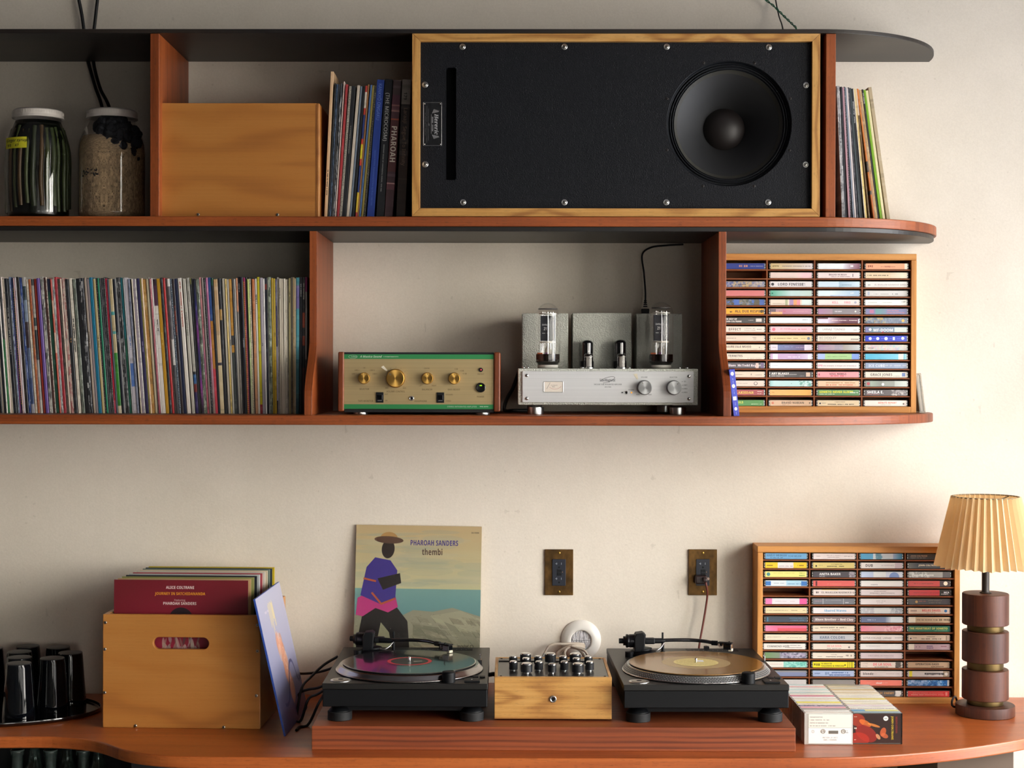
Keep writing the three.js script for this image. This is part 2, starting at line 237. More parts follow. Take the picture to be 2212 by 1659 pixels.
// [x of the top in pixels, width, style, colour, second colours, name of the colour, text]
const LOWER = [
  [-22, 5, 's', 0x1a1c20, 0, 'black'], [-17, 4, 's', 0xc9bfb0, 0, 'cream'], [-13, 5, 's', 0x20242c, 0, 'charcoal'], [-8, 3.4, 's', 0xd8d4cc, 0, 'white'], [-4.6, 4.4, 'p', 0x2a2c30, [0.45, 0x1f6a38, 0.8, 0x2f7a44], 'dark green footed'],
  [0, 2.2, 's', 0xd8c8c0, 0, 'pinkish white'], [2.3, 2, 's', 0xcfc0ac, 0, 'cream'], [4.4, 2.8, 's', 0xbdb3a3, 0, 'grey cream', ['~4', 0x333333, 0.1, 5]],
  [7.3, 7, 'm', 0x14171f, [0x20242c, 0x14171f], 'black lettered', ['~56', 0xb9b4aa, 0.22, 9]], [15, 2.3, 's', 0x15171d, 0, 'thin black'],
  [17.4, 3.3, 'm', 0x6d7fa3, [0xc6ccd8, 0x2a3a66, 0x9aa6c0], 'blue and silver'], [20.8, 3, 'g', 0x1e2f63, [0x2a3d78, 0x5a2a6a, 0x77306b], 'navy and plum'], [24, 3, 'k', 0x39477a, [0xb9a43c], 'blue and yellow striped'],
  [27, 1.9, 's', 0xc79c9a, 0, 'pink'], [29, 4.1, 's', 0xb9aeb2, 0, 'pale lavender', ['~16', 0x554a50, 0.1, 6]], [33.3, 3.3, 'm', 0x3a312c, [0x5d5248, 0x241f1c], 'dark brown'], [36.8, 3.5, 's', 0x1b1c20, 0, 'black'],
  [40.5, 5.2, 'm', 0x2f4688, [0x4a62a8, 0xa9b2cc, 0x25366c], 'royal blue'], [46.3, 7, 'p', 0xa5a19b, [0.07, 0x2c3a40, 0.17, 0x7f8da0, 0.33, 0x33262a, 0.52, 0x54617c, 0.74, 0x34456e, 0.93, 0x9a979f], 'grey and slate blue patched'],
  [54, 4.8, 'j', 0xcabfae, [0x8b8272], 'rough cream'], [59.2, 5.3, 'm', 0xa65a31, [0x8a3f28, 0xb8703c], 'rust orange'], [65, 5.2, 'p', 0x3a4246, [0.05, 0xa8a39c, 0.29, 0x33464a, 0.35, 0xb0aba0, 0.38, 0x2a3036, 0.6, 0xa09c98, 0.9, 0xc2bcb4], 'charcoal and grey patched'],
  [71.7, 5.4, 's', 0xa0382a, 0, 'brick red'], [77.5, 6.4, 's', 0x6a4f96, 0, 'purple'], [84.8, 7.3, 'm', 0xa9a49c, [0x4a4a4c, 0xd8d2c8, 0x6e7a70, 0x3a3638], 'marbled grey and white'], [92.6, 6.7, 'j', 0x4b2f2b, [0xbcaea0], 'brown with a cream edge'],
  [99.7, 6.4, 'p', 0x1a2138, [0.1, 0x1b4a3a], 'dark green'], [106.6, 3.6, 'p', 0xb0483c, [0.16, 0xb98a72, 0.26, 0xb44a36, 0.4, 0xc9a08a, 0.55, 0xb2452f], 'red and salmon'], [110.3, 5.2, 'm', 0xa8aaa9, [0x6c7074, 0xd4d4d0], 'silver grey'], [115.7, 6.2, 'm', 0xa52b35, [0x8a1f2a, 0xb83a42], 'crimson'],
  [122.5, 4.9, 'm', 0x4b4540, [0x6c645a, 0x2d2a2a], 'dark grey brown'], [127.5, 3.6, 's', 0xd9c2b2, 0, 'pale pink'], [131.8, 6.8, 'm', 0xc9b8ac, [0x8d3a3c, 0xa86a66, 0xd8ccc0], 'cream and maroon'],
  [139.1, 7.2, 'm', 0x1b1c20, [0x2a2b30], 'black with a tan patch', ['~4', 0xc08a4a, 0.44, 11, 1]], [147.3, 6.8, 'm', 0xd6cec0, [0xc2b8aa, 0xe2dacc], 'white lettered', ['~36', 0x1a1a1a, 0.3, 10, 1]],
  [155.5, 6.9, 'm', 0x6a7166, [0x939a8c, 0x4a5048], 'grey green'], [162.8, 6.5, 's', 0x15161b, 0, 'plain black'], [169.4, 9.6, 'm', 0x1c1d22, [0x8c8c8e, 0x35363c, 0xc8c8c6, 0x15161a], 'black with white streaks'],
  [180, 4.9, 's', 0x9c8c7f, 0, 'tan grey', ['~23', 0x2a2420, 0.4, 8]], [185.6, 5.1, 's', 0x8d8084, 0, 'mauve grey'], [191, 7.4, 's', 0x0f6f90, 0, 'bright teal blue'], [199.3, 5.5, 's', 0xb5a474, 0, 'beige', ['~17', 0x4a4028, 0.42, 8]],
  [205, 3.3, 'd', 0x1b1a1e, [0xa89aa0], 'black dotted'], [208.6, 4.3, 's', 0x0f7a58, 0, 'emerald green'], [213, 3.6, 'd', 0x1a1a1f, [0x5a5a60], 'black'], [216.8, 5.8, 'm', 0x3a3a40, [0x77767c, 0x1d1d22], 'charcoal grey'], [223.2, 1.9, 'd', 0x222026, [0xb8a878], 'dark speckled'],
  [225.2, 4.3, 'p', 0xb0243e, [0.9, 0xc04a60], 'crimson red'], [229.9, 3.8, 's', 0x515a66, 0, 'slate'], [233.8, 7.2, 'p', 0xb9a880, [0.245, 0x3f8f8c, 0.27, 0xb9a880, 0.39, 0x3f8f8c, 0.41, 0xb9a880, 0.55, 0x35822a, 0.94, 0xc9bda0], 'beige and green'],
  [241.3, 5.9, 's', 0x141824, 0, 'blue black', ['~12', 0x9a9aa4, 0.4, 8]], [247.3, 2, 's', 0xb9b9b9, 0, 'pale grey'], [249.4, 8.8, 'm', 0x232427, [0x6a6c6e, 0xa9aaaa, 0x17181b], 'black marbled'], [258.4, 4.6, 'p', 0x1f6a74, [0.45, 0x1e5a48], 'dark teal'], [263.6, 2.8, 's', 0x8b8b8b, 0, 'grey'],
  [266.5, 7.7, 'p', 0xbab4bd, [0.42, 0xcac6d0, 0.63, 0x4f6fae, 0.8, 0xb9b4bc], 'lilac and blue lettered', ['~18', 0x3d5f9e, 0.43, 8]], [274.3, 4.7, 'm', 0x6c7286, [0x8c90a0, 0x4d5266], 'grey blue'], [279, 2.8, 's', 0x201e22, 0, 'dark'], [282, 2.8, 's', 0xcabda6, 0, 'cream'],
  [284.9, 7.6, 'j', 0x9b919b, [0xccc6c0], 'lilac jagged'], [293.4, 6.8, 's', 0x2a244c, 0, 'indigo', ['~16', 0x8f8ab0, 0.46, 8]], [300.3, 2.8, 's', 0x8d8238, 0, 'olive'], [303.2, 3.5, 's', 0xddc2a2, 0, 'peach cream'], [306.6, 7.2, 'm', 0xb98a4c, [0xc9a66a, 0xa8763c], 'tan orange'],
  [314, 4.1, 's', 0xa99c7e, 0, 'khaki'], [318.2, 2.8, 's', 0x86827c, 0, 'grey'], [321.1, 4.1, 'g', 0xb87076, [0xa0525c, 0x8c3a48], 'rose'], [325.3, 2.9, 's', 0xcfcac2, 0, 'white'], [328.3, 8.3, 'p', 0x33242c, [0.05, 0x4f2f44, 0.2, 0xd6cfc6], 'white with a dark plum top', ['~13', 0x2a2a2a, 0.3, 9]],
  [336.8, 7.3, 's', 0xb98a1c, 0, 'mustard yellow', ['~17', 0xd8bc70, 0.4, 8]], [344.8, 5.3, 'm', 0x26282c, [0x55585c, 0x141518], 'black mottled'], [350.5, 4.6, 's', 0xb42a2c, 0, 'bright red'], [355.8, 3.6, 's', 0x6e6a68, 0, 'grey'], [359.5, 5.6, 'p', 0xd6d2cc, [0.06, 0x6a666a, 0.45, 0xc4c0bc, 0.64, 0x444448], 'white and grey'],
  [365.6, 4, 'd', 0x4a5766, [0xc2c8cc], 'blue grey dashed'], [369.6, 5.7, 's', 0x2e2426, 0, 'brown with red lettering', ['~34', 0xa24a3e, 0.2, 9]], [375.3, 6.6, 's', 0x17203f, 0, 'navy blue'], [382.8, 8, 's', 0xd9d2c8, 0, 'white with pink lettering', ['~41', 0xb0685c, 0.03, 11, 1]],
  [393, 6.8, 's', 0xb4b0a6, 0, 'light grey lettered', ['a tribe called quest', 0x33322f, 0.25, 13]], [401.3, 6.7, 'p', 0xaca89e, [0.69, 0x15161a, 0.71, 0x24528c, 0.78, 0x6e2420, 0.84, 0x2c2456], 'grey with a blue foot', ['~15', 0x4a4844, 0.1, 7]], [408.2, 3.7, 'p', 0x6a6a34, [0.05, 0x16171b], 'olive topped black'], [412, 3.6, 's', 0x121318, 0, 'black'],
  [415.8, 5.5, 'g', 0x171a26, [0x2a2a66, 0x7a2f7c, 0x2a2a60, 0x8a3a8c, 0x1a1a22], 'navy and violet'], [421.5, 6.8, 'm', 0x5a6254, [0xb9beb2, 0x2a2e28, 0x87907c], 'green and white marbled'], [428.6, 4.9, 'g', 0xe0a2a4, [0xd88e96, 0xb07090, 0xc0606c], 'pink'], [433.8, 3.8, 's', 0x7c706a, 0, 'grey brown'],
  [438, 4.4, 'd', 0x16161b, [0x77777c], 'black speckled'], [442.8, 4.9, 'g', 0xb46a94, [0x9c5a80, 0xa87890, 0x8a7a70], 'mauve pink'], [447.9, 6.1, 'p', 0x2f4f8e, [0.32, 0xb87a30, 0.67, 0xc2404e], 'blue, orange and red'], [454.4, 4.6, 'p', 0x174a34, [0.06, 0x131a22], 'green topped black'], [459.8, 9, 'p', 0xb89468, [0.03, 0xbc9c74, 0.42, 0xc8b08a, 0.62, 0x3a3440, 0.64, 0xc9b892], 'tan and cream'],
  [469.4, 5.8, 'p', 0x25252a, [0.23, 0xb08848, 0.31, 0x202126], 'black with a tan band', ['~6', 0x9a9a9a, 0.08, 9, 1]], [475.6, 2.6, 's', 0x17171c, 0, 'thin black'], [478.6, 5.3, 's', 0xbcb4a6, 0, 'off white'], [484.3, 3.5, 's', 0xc9ae66, 0, 'straw yellow'], [488.8, 4, 's', 0xbfbbb4, 0, 'light grey', ['~9', 0x444444, 0.45, 7]],
  [493.2, 6.3, 'p', 0xc08a3a, [0.42, 0x3c3c40, 0.49, 0xc08a3a, 0.545, 0x3a4040], 'gold and charcoal'], [499.8, 3.4, 's', 0x23262c, 0, 'dark'], [503.3, 3.8, 's', 0x9e9890, 0, 'grey'], [508, 3.9, 'p', 0xc98a68, [0.25, 0x77706a], 'peach and grey'], [512.2, 5.4, 's', 0x17181d, 0, 'black lettered', ['~11', 0xb0b0b0, 0.05, 8]], [517.7, 5.8, 's', 0x121521, 0, 'blue black', ['~12', 0xaaaaaa, 0.45, 8]],
  [523.6, 5.4, 'z', 0x8c1f54, [0xb98a2c], 'magenta and gold zigzag'], [529, 3.7, 's', 0x14141a, 0, 'black'], [532.8, 3.9, 'g', 0xb9c46a, [0xa8b87a, 0xb9bca0], 'pale lime'], [536.8, 3.3, 'd', 0xbfb49a, [0x77705c], 'cream'], [540.2, 2.2, 's', 0x16171b, 0, 'black'], [542.5, 6, 'g', 0xb4673a, [0xb98058, 0xc2906c], 'terracotta'],
  [549.2, 4.5, 's', 0xd9d4c8, 0, 'white', ['~11', 0x333333, 0.12, 8]], [554, 5.3, 'p', 0xb8ac10, [0.93, 0x8a1f28], 'bright yellow'], [559.9, 6.2, 's', 0x9c949c, 0, 'lilac grey', ['~5', 0x4a444c, 0.48, 9]], [566.6, 3.5, 's', 0xe2deda, 0, 'white'], [570.4, 4.8, 'p', 0x191d2c, [0.05, 0x8a3a34, 0.09, 0x191d2c], 'navy'], [575.3, 2, 's', 0xb5b5b5, 0, 'pale grey'],
  [577.3, 6.8, 'm', 0x77806c, [0xb5bca8, 0x2a2e2a, 0x4c5a4c], 'grey green marbled'], [584.4, 4.4, 's', 0xa98c20, 0, 'mustard'], [588.8, 4.8, 'g', 0xb59a24, [0xc0a444, 0xb8961c, 0xc4a030], 'gold'], [593.7, 3, 'p', 0x77749a, [0.2, 0x3c3a6c, 0.5, 0xa09cb4, 0.9, 0x2a2a40], 'lavender blue'], [597, 3.6, 's', 0x928d88, 0, 'grey'], [601.4, 4.4, 's', 0xb6ac9a, 0, 'cream', ['~17', 0x666055, 0.07, 7]],
  [606.2, 4.9, 's', 0xd6cdbd, 0, 'white'], [611.4, 3.8, 's', 0xcfc7b8, 0, 'off white'], [615.3, 3.5, 's', 0xcac2b4, 0, 'white'], [619, 3, 's', 0x8f887c, 0, 'grey'], [622.6, 4.4, 's', 0x9a8f62, 0, 'olive beige', ['~18', 0x3c3720, 0.1, 7]], [627.4, 4, 'p', 0x2e2a28, [0.0, 0x50483c], 'dark brown'], [631.9, 3.2, 's', 0xa8926c, 0, 'tan'], [635.2, 3.4, 's', 0xc4b498, 0, 'cream'],
  [639, 7, 'p', 0x3f8796, [0.06, 0x6f68a0, 0.23, 0x4a93a2, 0.6, 0x2f6f7c, 0.85, 0x245662], 'teal'], [646.2, 6.2, 's', 0x12151d, 0, 'black lettered', ['~17', 0xaaaaaa, 0.05, 8]], [652.5, 5.7, 'p', 0x17171b, [0.26, 0x96402c, 0.37, 0x2a2a2c, 0.43, 0x8c3a28, 0.5, 0x17171b, 0.66, 0x4a1c18], 'black and red', ['~24', 0xb8b0a4, 0.04, 8]], [658.3, 4.6, 'p', 0x7c2456, [0.11, 0x847a76, 0.6, 0x4a4644], 'mauve with a magenta top'],
];
const where = (f) => f < 0.2 ? 'far left' : f < 0.4 ? 'left half' : f < 0.6 ? 'middle' : f < 0.8 ? 'right half' : 'far right';
const recordLabels = new Map();
const short = (n) => n.replace(/ lettered| with .*| and .*| patched| marbled| dotted| speckled/g, '');
{
  const z = 0.3235, sc = (DIST - z) / FOC, n = LOWER.length, base = (px) => at(px, 893, z).x;
  LOWER.forEach(([x, w, style, c1, c2, name, text], i) => {
    const lean = (p) => p < 400 ? 21.5 : p < 520 ? lerp(21.5, 11, (p - 400) / 120) : lerp(11, 0, Math.min(1, (p - 520) / 120));
    const next = i + 1 < n ? LOWER[i + 1][0] : x + w, bot = x + lean(x), wide = Math.min(w, next - x, next + lean(next) - bot) * 0.945, r = rng(i * 31 + 5);
    const thick = Math.max(0.0016, wide * sc), hgt = 0.3125 + (r() - 0.5) * 0.0062, a = Math.atan(lean(x) * sc / 0.3135);
    const o = mesh('record_sleeve', sleeveGeo(thick, hgt, 0.3, spineCell(w, style, c1, c2, text, i + 11)), recMat);
    const foot = base(bot) + thick / 2 * Math.cos(a);
    o.rotation.z = a; o.position.set(foot, YL + thick / 2 * Math.sin(a) + 0.0003, z - 0.001 - r() * 0.003);
    const l = i ? LOWER[i - 1][5] : null, q = i + 1 < n ? LOWER[i + 1][5] : null;
    let label = name + ' record ' + (l && q ? 'between ' + short(l) + ' and ' + short(q) : l ? 'beside the divider' : 'at the left edge') + ', lower row';
    if (recordLabels.has(label)) label += ', ' + where(i / n);
    recordLabels.set(label, o); tag(o, label, 'record', 'record sleeves in the lower shelf row');
    if ([14, 28, 72, 90, 110].includes(i)) mesh('plastic_sleeve', mv(prism([[0, 0], [0.045, 0], [0.03, 0.003], [0, 0.010]].map(([p, b]) => [-p, b]), 0.0003), 0, 0, 0).rotateY(Math.PI / 2).translate(0, hgt, -0.002), film, o);
  });
}
const MIDDLE = [
  [95, 35, 's', 0xd8b48c, 0, 'cream', ['~32', 0x4a3a2c, 0.66, 8], 24, 62], [140, 18, 's', 0x16191f, 0, 'black', 0, 62, 78], [159, 21, 'm', 0x2c3c54, [0x5a7290, 0x1a222e], 'blue black', 0, 78, 100], [181, 25, 'm', 0x1a1c21, [0x3a3c42], 'black', 0, 102, 118], [207, 29, 'm', 0x22242a, [0x77787c, 0xb9b9b8], 'black with white streaks', 0, 118, 140], [240, 15, 's', 0xd8c4bc, 0, 'pinkish white', 0, 142, 155], [262, 37, 'g', 0xa8363a, [0xb0343a, 0x9c2c34], 'red', 0, 162, 190],
  [301, 29, 'd', 0x9a9488, [0x5a564e], 'grey', 0, 192, 222], [331, 53, 's', 0x1d1f24, 0, 'wide black', ['~37', 0x9a978c, 0.3, 8], 222, 268], [393, 34, 's', 0xcfc3b4, 0, 'off white', 0, 270, 302], [429, 22, 's', 0x6f7c8c, 0, 'grey blue', 0, 303, 328], [453, 29, 's', 0x15181e, 0, 'black', 0, 330, 358], [485, 24, 'p', 0xb43a34, [0.05, 0xd8d0c4, 0.17, 0xc04034, 0.22, 0x2c3c7c, 0.4, 0xc8402c, 0.44, 0xe0d030, 0.55, 0xd04030, 0.6, 0x2a3a74, 0.8, 0xe0c040, 0.95, 0xb03a40], 'red, yellow and blue', 0, 370, 393], [512, 26, 's', 0x9a6a40, 0, 'brown', 0, 393, 410],
  [540, 21, 's', 0x4c6c9c, 0, 'steel blue', 0, 411, 435], [562, 24, 's', 0x8a7c3c, 0, 'olive gold', 0, 436, 460], [587, 24, 'd', 0x2a2a28, [0x7a7468], 'black speckled', 0, 461, 500],
  [616, 84, 's', 0x1c3a8c, 0, 'thick blue boxed', ['KANKYŌ ONGAKU', 0x6f8ad0, 0.03, 21], 500, 603], [704, 92, 's', 0x11151c, 0, 'thick black boxed', ['(THE MICROCOSM)', 0xd0d0cc, 0.1, 26], 605, 694], [797, 94, 'p', 0x4c3a3c, [0.11, 0x5a3040, 0.18, 0xa06a68, 0.19, 0x6a4048, 0.22, 0xa8706c, 0.23, 0x583840, 0.28, 0xb0563c, 0.29, 0x5c3234, 0.66, 0x4c343c, 0.74, 0xb88c88, 0.75, 0x6a4048, 0.79, 0x4c343a], 'thick maroon striped boxed', ['PHAROAH', 0xe0d6c8, 0.33, 36, 1], 698, 812], [897, 106, 'p', 0x8b857c, [0.18, 0x2c2420, 0.55, 0x3a2a22, 0.75, 0x33261e], 'thick dark brown boxed', ['Laraaji  Segue To Infinity', 0x9a7e68, 0.205, 24], 830, 945],
];
{
  const z = 0.287, sc = (DIST - z) / FOC, r = rng(77);
  MIDDLE.forEach(([x, w, style, c1, c2, name, text, b0, b1], i) => {
    const p0 = 695 + b0 / 5.185, p1 = 695 + b1 / 5.185, t0 = 695 + x / 5.185, top = [138, 170, 172, 172, 170, 166, 172, 176, 176, 174, 176, 176, 175, 172, 173, 174, 174, 162, 161, 163, 162][i];
    const thick = Math.min(p1 - p0, w / 5.185) * sc * 0.97, hgt = (467 - top) * sc * 0.985 * (i ? 1 : 0.98), a = -Math.atan((t0 - p0) * sc / hgt);
    const tall = 640, cell = spineCell(w / 5.185, style, c1, c2, text || null, 300 + i, tall);
    if (i === 20) { rc.save(); rc.translate((cell[0] + cell[1]) / 2, cell[2] + 60); rc.rotate(Math.PI / 2); rc.fillStyle = '#1c1a18'; rc.font = 'bold 22px sans-serif'; rc.textBaseline = 'middle'; rc.fillText('179', 0, 4); rc.restore(); }
    if (i === 17) { rc.save(); rc.translate((cell[0] + cell[1]) / 2, cell[2] + 235); rc.rotate(Math.PI / 2); rc.fillStyle = '#5f7cc8'; rc.font = '13px sans-serif'; rc.textBaseline = 'middle'; rc.fillText('環  境  音  楽', 0, 0); rc.font = '9px sans-serif'; rc.fillText('Japanese Ambient, Environmental & New Age Music 1980-1990', 90, 0); rc.restore(); }
    if (i === 18) { rc.save(); rc.translate((cell[0] + cell[1]) / 2 - 4, cell[2] + 300); rc.rotate(Math.PI / 2); rc.fillStyle = '#a8a8a4'; rc.font = 'bold 8px sans-serif'; rc.textBaseline = 'middle'; rc.fillText('VISIONARY MUSIC OF CONTINENTAL EUROPE, 1970-1986', 0, 0); rc.restore(); }
    const o = mesh('record_sleeve', sleeveGeo(thick, hgt, 0.28, cell), recMat), xl = at(p0, 467, z).x;
    o.rotation.z = a; o.position.set(xl + 0.0004 + thick / 2 * Math.cos(a), YM + thick / 2 * Math.sin(-a) + 0.0003, z - 0.001);
    tag(o, name + (i > 16 ? ' set' : '') + ' record ' + (i ? 'right of ' + short(MIDDLE[i - 1][5]) + ' one beside ' + (i < 9 ? 'crate' : 'speaker') : 'nearest the crate on the middle shelf'), 'record', 'record sleeves between the crate and the speaker');
  });
}
const RIGHT = [
  [55, 105, 125, 165, 'm', 0x8e9092, [0xd0d2d2, 0x4a4c50, 0xb0b2b4], 'crinkled silver grey'], [106, 125, 166, 205, 's', 0x22262e, 0, 'black'], [126, 150, 206, 235, 's', 0xb48c96, 0, 'dusty pink'], [150, 163, 236, 262, 'd', 0x26282e, [0xb0b0b0], 'black dotted'], [163, 180, 263, 285, 's', 0x7f8a98, 0, 'grey blue'], [181, 202, 286, 315, 's', 0xd8ccc8, 0, 'pinkish white'], [203, 222, 316, 344, 'm', 0x3a3a40, [0x6a6a72, 0x202024], 'charcoal mottled'], [223, 250, 345, 370, 's', 0x3a4448, 0, 'dark slate green'],
  [251, 271, 371, 414, 's', 0x17191f, 0, 'black lettered'], [272, 281, 415, 425, 's', 0xe4ded0, 0, 'white'], [282, 304, 426, 466, 'p', 0xd2bc8a, [0.2, 0xc9ae70, 0.55, 0xd8c078], 'straw yellow'], [305, 324, 468, 524, 'p', 0xd8c4ac, [0.2, 0x6a5438], 'brown with a cream top'], [325, 344, 525, 544, 'p', 0xd07c34, [0.55, 0x4a4238, 0.63, 0xc87430, 0.77, 0x5a5048, 0.8, 0xc06c30], 'orange'], [345, 361, 545, 559, 's', 0xa88a6c, 0, 'light brown'], [362, 390, 560, 584, 'm', 0xc2a070, [0xd0b88c, 0xa8845a], 'mottled tan'],
  [392, 411, 585, 614, 's', 0x26262a, 0, 'black lettered'], [412, 440, 615, 646, 's', 0x7aaa1e, 0, 'lime green'], [441, 472, 650, 698, 's', 0xe8dcae, 0, 'pale cream'], [474, 520, 702, 744, 'p', 0xc0b090, [0.0, 0xb6a586], 'beige outermost'],
];
{
  const z = 0.285, sc = (DIST - z) / FOC;
  RIGHT.forEach(([t0, t1, b0, b1, style, c1, c2, name], i) => {
    const f = (v) => 1795 + v / 5.265, thick = Math.min(t1 - t0, b1 - b0) / 5.265 * sc * 0.96, top = i === 18 ? 173 : 179 + (i % 3), hgt = (470.5 - top) * sc, a = Math.atan((b0 - t0) / 5.265 * sc / hgt);
    const o = mesh('record_sleeve', sleeveGeo(Math.max(0.0015, thick), hgt / Math.cos(a) * 0.985, 0.26, spineCell((t1 - t0) / 5.265, style, c1, c2, i === 8 ? ['~30', 0xcccccc, 0.1, 8] : i === 15 ? ['~14', 0xbbbbbb, 0.03, 8] : null, 500 + i)), recMat);
    const xl = at(f(b0), 470, z).x;
    o.rotation.z = a; o.position.set(xl + thick / 2 * Math.cos(a), YM + thick / 2 * Math.sin(a) + 0.0003, z - 0.001 - i * 0.003);
    tag(o, name + ' record leaning right of speaker ' + (i ? 'after the ' + short(RIGHT[i - 1][7]) + ' one' : 'nearest the divider'), 'record', 'record sleeves leaning on the right of the speaker');
  });
}

// ================================================================ cassettes and their wooden racks
const [casC, cc] = canvas(2048, 1700); let casN = 0; const CW = 338, CH = 50;
const casMat = phys(0xffffff, 0.4, 0, { clearcoat: 0.35, clearcoatRoughness: 0.1 }), caseMat = phys(0x55524f, 0.2, 0, { clearcoat: 0.7, clearcoatRoughness: 0.12 }), clearCase = phys(0xb9b6b0, 0.15, 0, { clearcoat: 0.8, clearcoatRoughness: 0.1 });
const cG = (c) => gain(c, 1.16);
function scribble(g, x0, x1, y, size, col, r) { g.fillStyle = css(col); for (let q = x0; q < x1;) { const l = size * (0.3 + 0.35 * r()); if (r() > 0.14) g.fillRect(q, y - size * 0.3, l * 0.78, size * (0.42 + 0.2 * r())); q += l; } }
// paints one spine: [t words x y size colour bold] [r x0 x1 colour] [g x0 x1 c0 c1] [n x0 x1 colours] [l x0 x1 y size colour] illegible line, [c x y r colour] disc, all in shares of the cell
function paintCell(x, y, w, h, bg, ops, seed) {
  const r = rng(seed * 13 + 3); cc.save(); cc.beginPath(); cc.rect(x, y, w, h); cc.clip(); cc.translate(x, y); cc.fillStyle = cG(bg); cc.fillRect(0, 0, w, h);
  for (const [k, a, b, c, d, e, f] of ops) {
    if (k === 't') { cc.font = (f ? 'bold ' : '') + d * h + 'px ' + (f === 2 ? 'serif' : 'sans-serif'); cc.fillStyle = cG(e); cc.textBaseline = 'middle'; cc.fillText(a, b * w, c * h); }
    if (k === 'r') { cc.fillStyle = cG(c); cc.fillRect(a * w, (d ?? 0) * h, (b - a) * w, ((e ?? 1) - (d ?? 0)) * h); }
    if (k === 'g') { const q = cc.createLinearGradient(a * w, 0, b * w, 0); q.addColorStop(0, cG(c)); q.addColorStop(1, cG(d)); cc.fillStyle = q; cc.fillRect(a * w, 0, (b - a) * w, h); }
    if (k === 'n') for (let i = 0; i < 60; i++) { cc.fillStyle = cG(c[i % c.length]); cc.globalAlpha = 0.3 + 0.5 * r(); cc.beginPath(); cc.ellipse(lerp(a, b, r()) * w, r() * h, w * (0.01 + 0.035 * r()), h * (0.06 + 0.2 * r()), r() * 3, 0, 7); cc.fill(); cc.globalAlpha = 1; }
    if (k === 'l') scribble(cc, a * w, b * w, c * h, d * h, e, r);
    if (k === 'c') { cc.fillStyle = cG(d); cc.beginPath(); cc.arc(a * w, b * h, c * h, 0, 7); cc.fill(); }
  }
  cc.restore();
}
function casCell(bg, ops) { const i = casN++, x = 2 + (i % 6) * (CW + 2), y = 2 + Math.floor(i / 6) * (CH + 2); paintCell(x, y, CW, CH, bg, ops, i); return [x + 1, y + 1, x + CW - 1, y + CH - 1]; }
const casUV = (g, [x0, y0, x1, y1], w, h, ya = 0) => { g = flat(g); const p = g.attributes.position, uv = new Float32Array(p.count * 2); for (let i = 0; i < p.count; i++) { uv[i * 2] = lerp(x0, x1, clamp(p.getX(i) / w + 0.5)) / 2048; uv[i * 2 + 1] = 1 - lerp(y1, y0, clamp((p.getY(i) - ya) / h)) / 1700; } g.setAttribute('uv', new THREE.BufferAttribute(uv, 2)); return g; };
const CB = { w: 0.1078, h: 0.0154, d: 0.064 };
const caseGeo = mv(rbox(CB.w, CB.h, CB.d, 0.0008, 1), 0, CB.h / 2, -CB.d / 2 - 0.001);
const notchGeo = merge([-1, 1].flatMap((s) => [0.3, 0.7].map((q) => mv(box(0.0012, 0.0032, 0.0008), s * 0.0521, CB.h * q, -0.0009))));
function cassette(paint, label, group, x, y, z) {
  const t = thing('cassette', label, 'cassette', V(x, y, z), group), iw = 0.1012, ih = 0.0140;
  mesh('case', caseGeo, caseMat, t); mesh('case_hinge', notchGeo, M.steel, t);
  mesh('inlay_card', casUV(mv(rbox(iw, ih, 0.0014, 0.0004, 1), 0, CB.h / 2, -0.0006), casCell(...paint), iw, ih, (CB.h - ih) / 2), casMat, t);
  return t;
}
const INK = 0x2a2826;
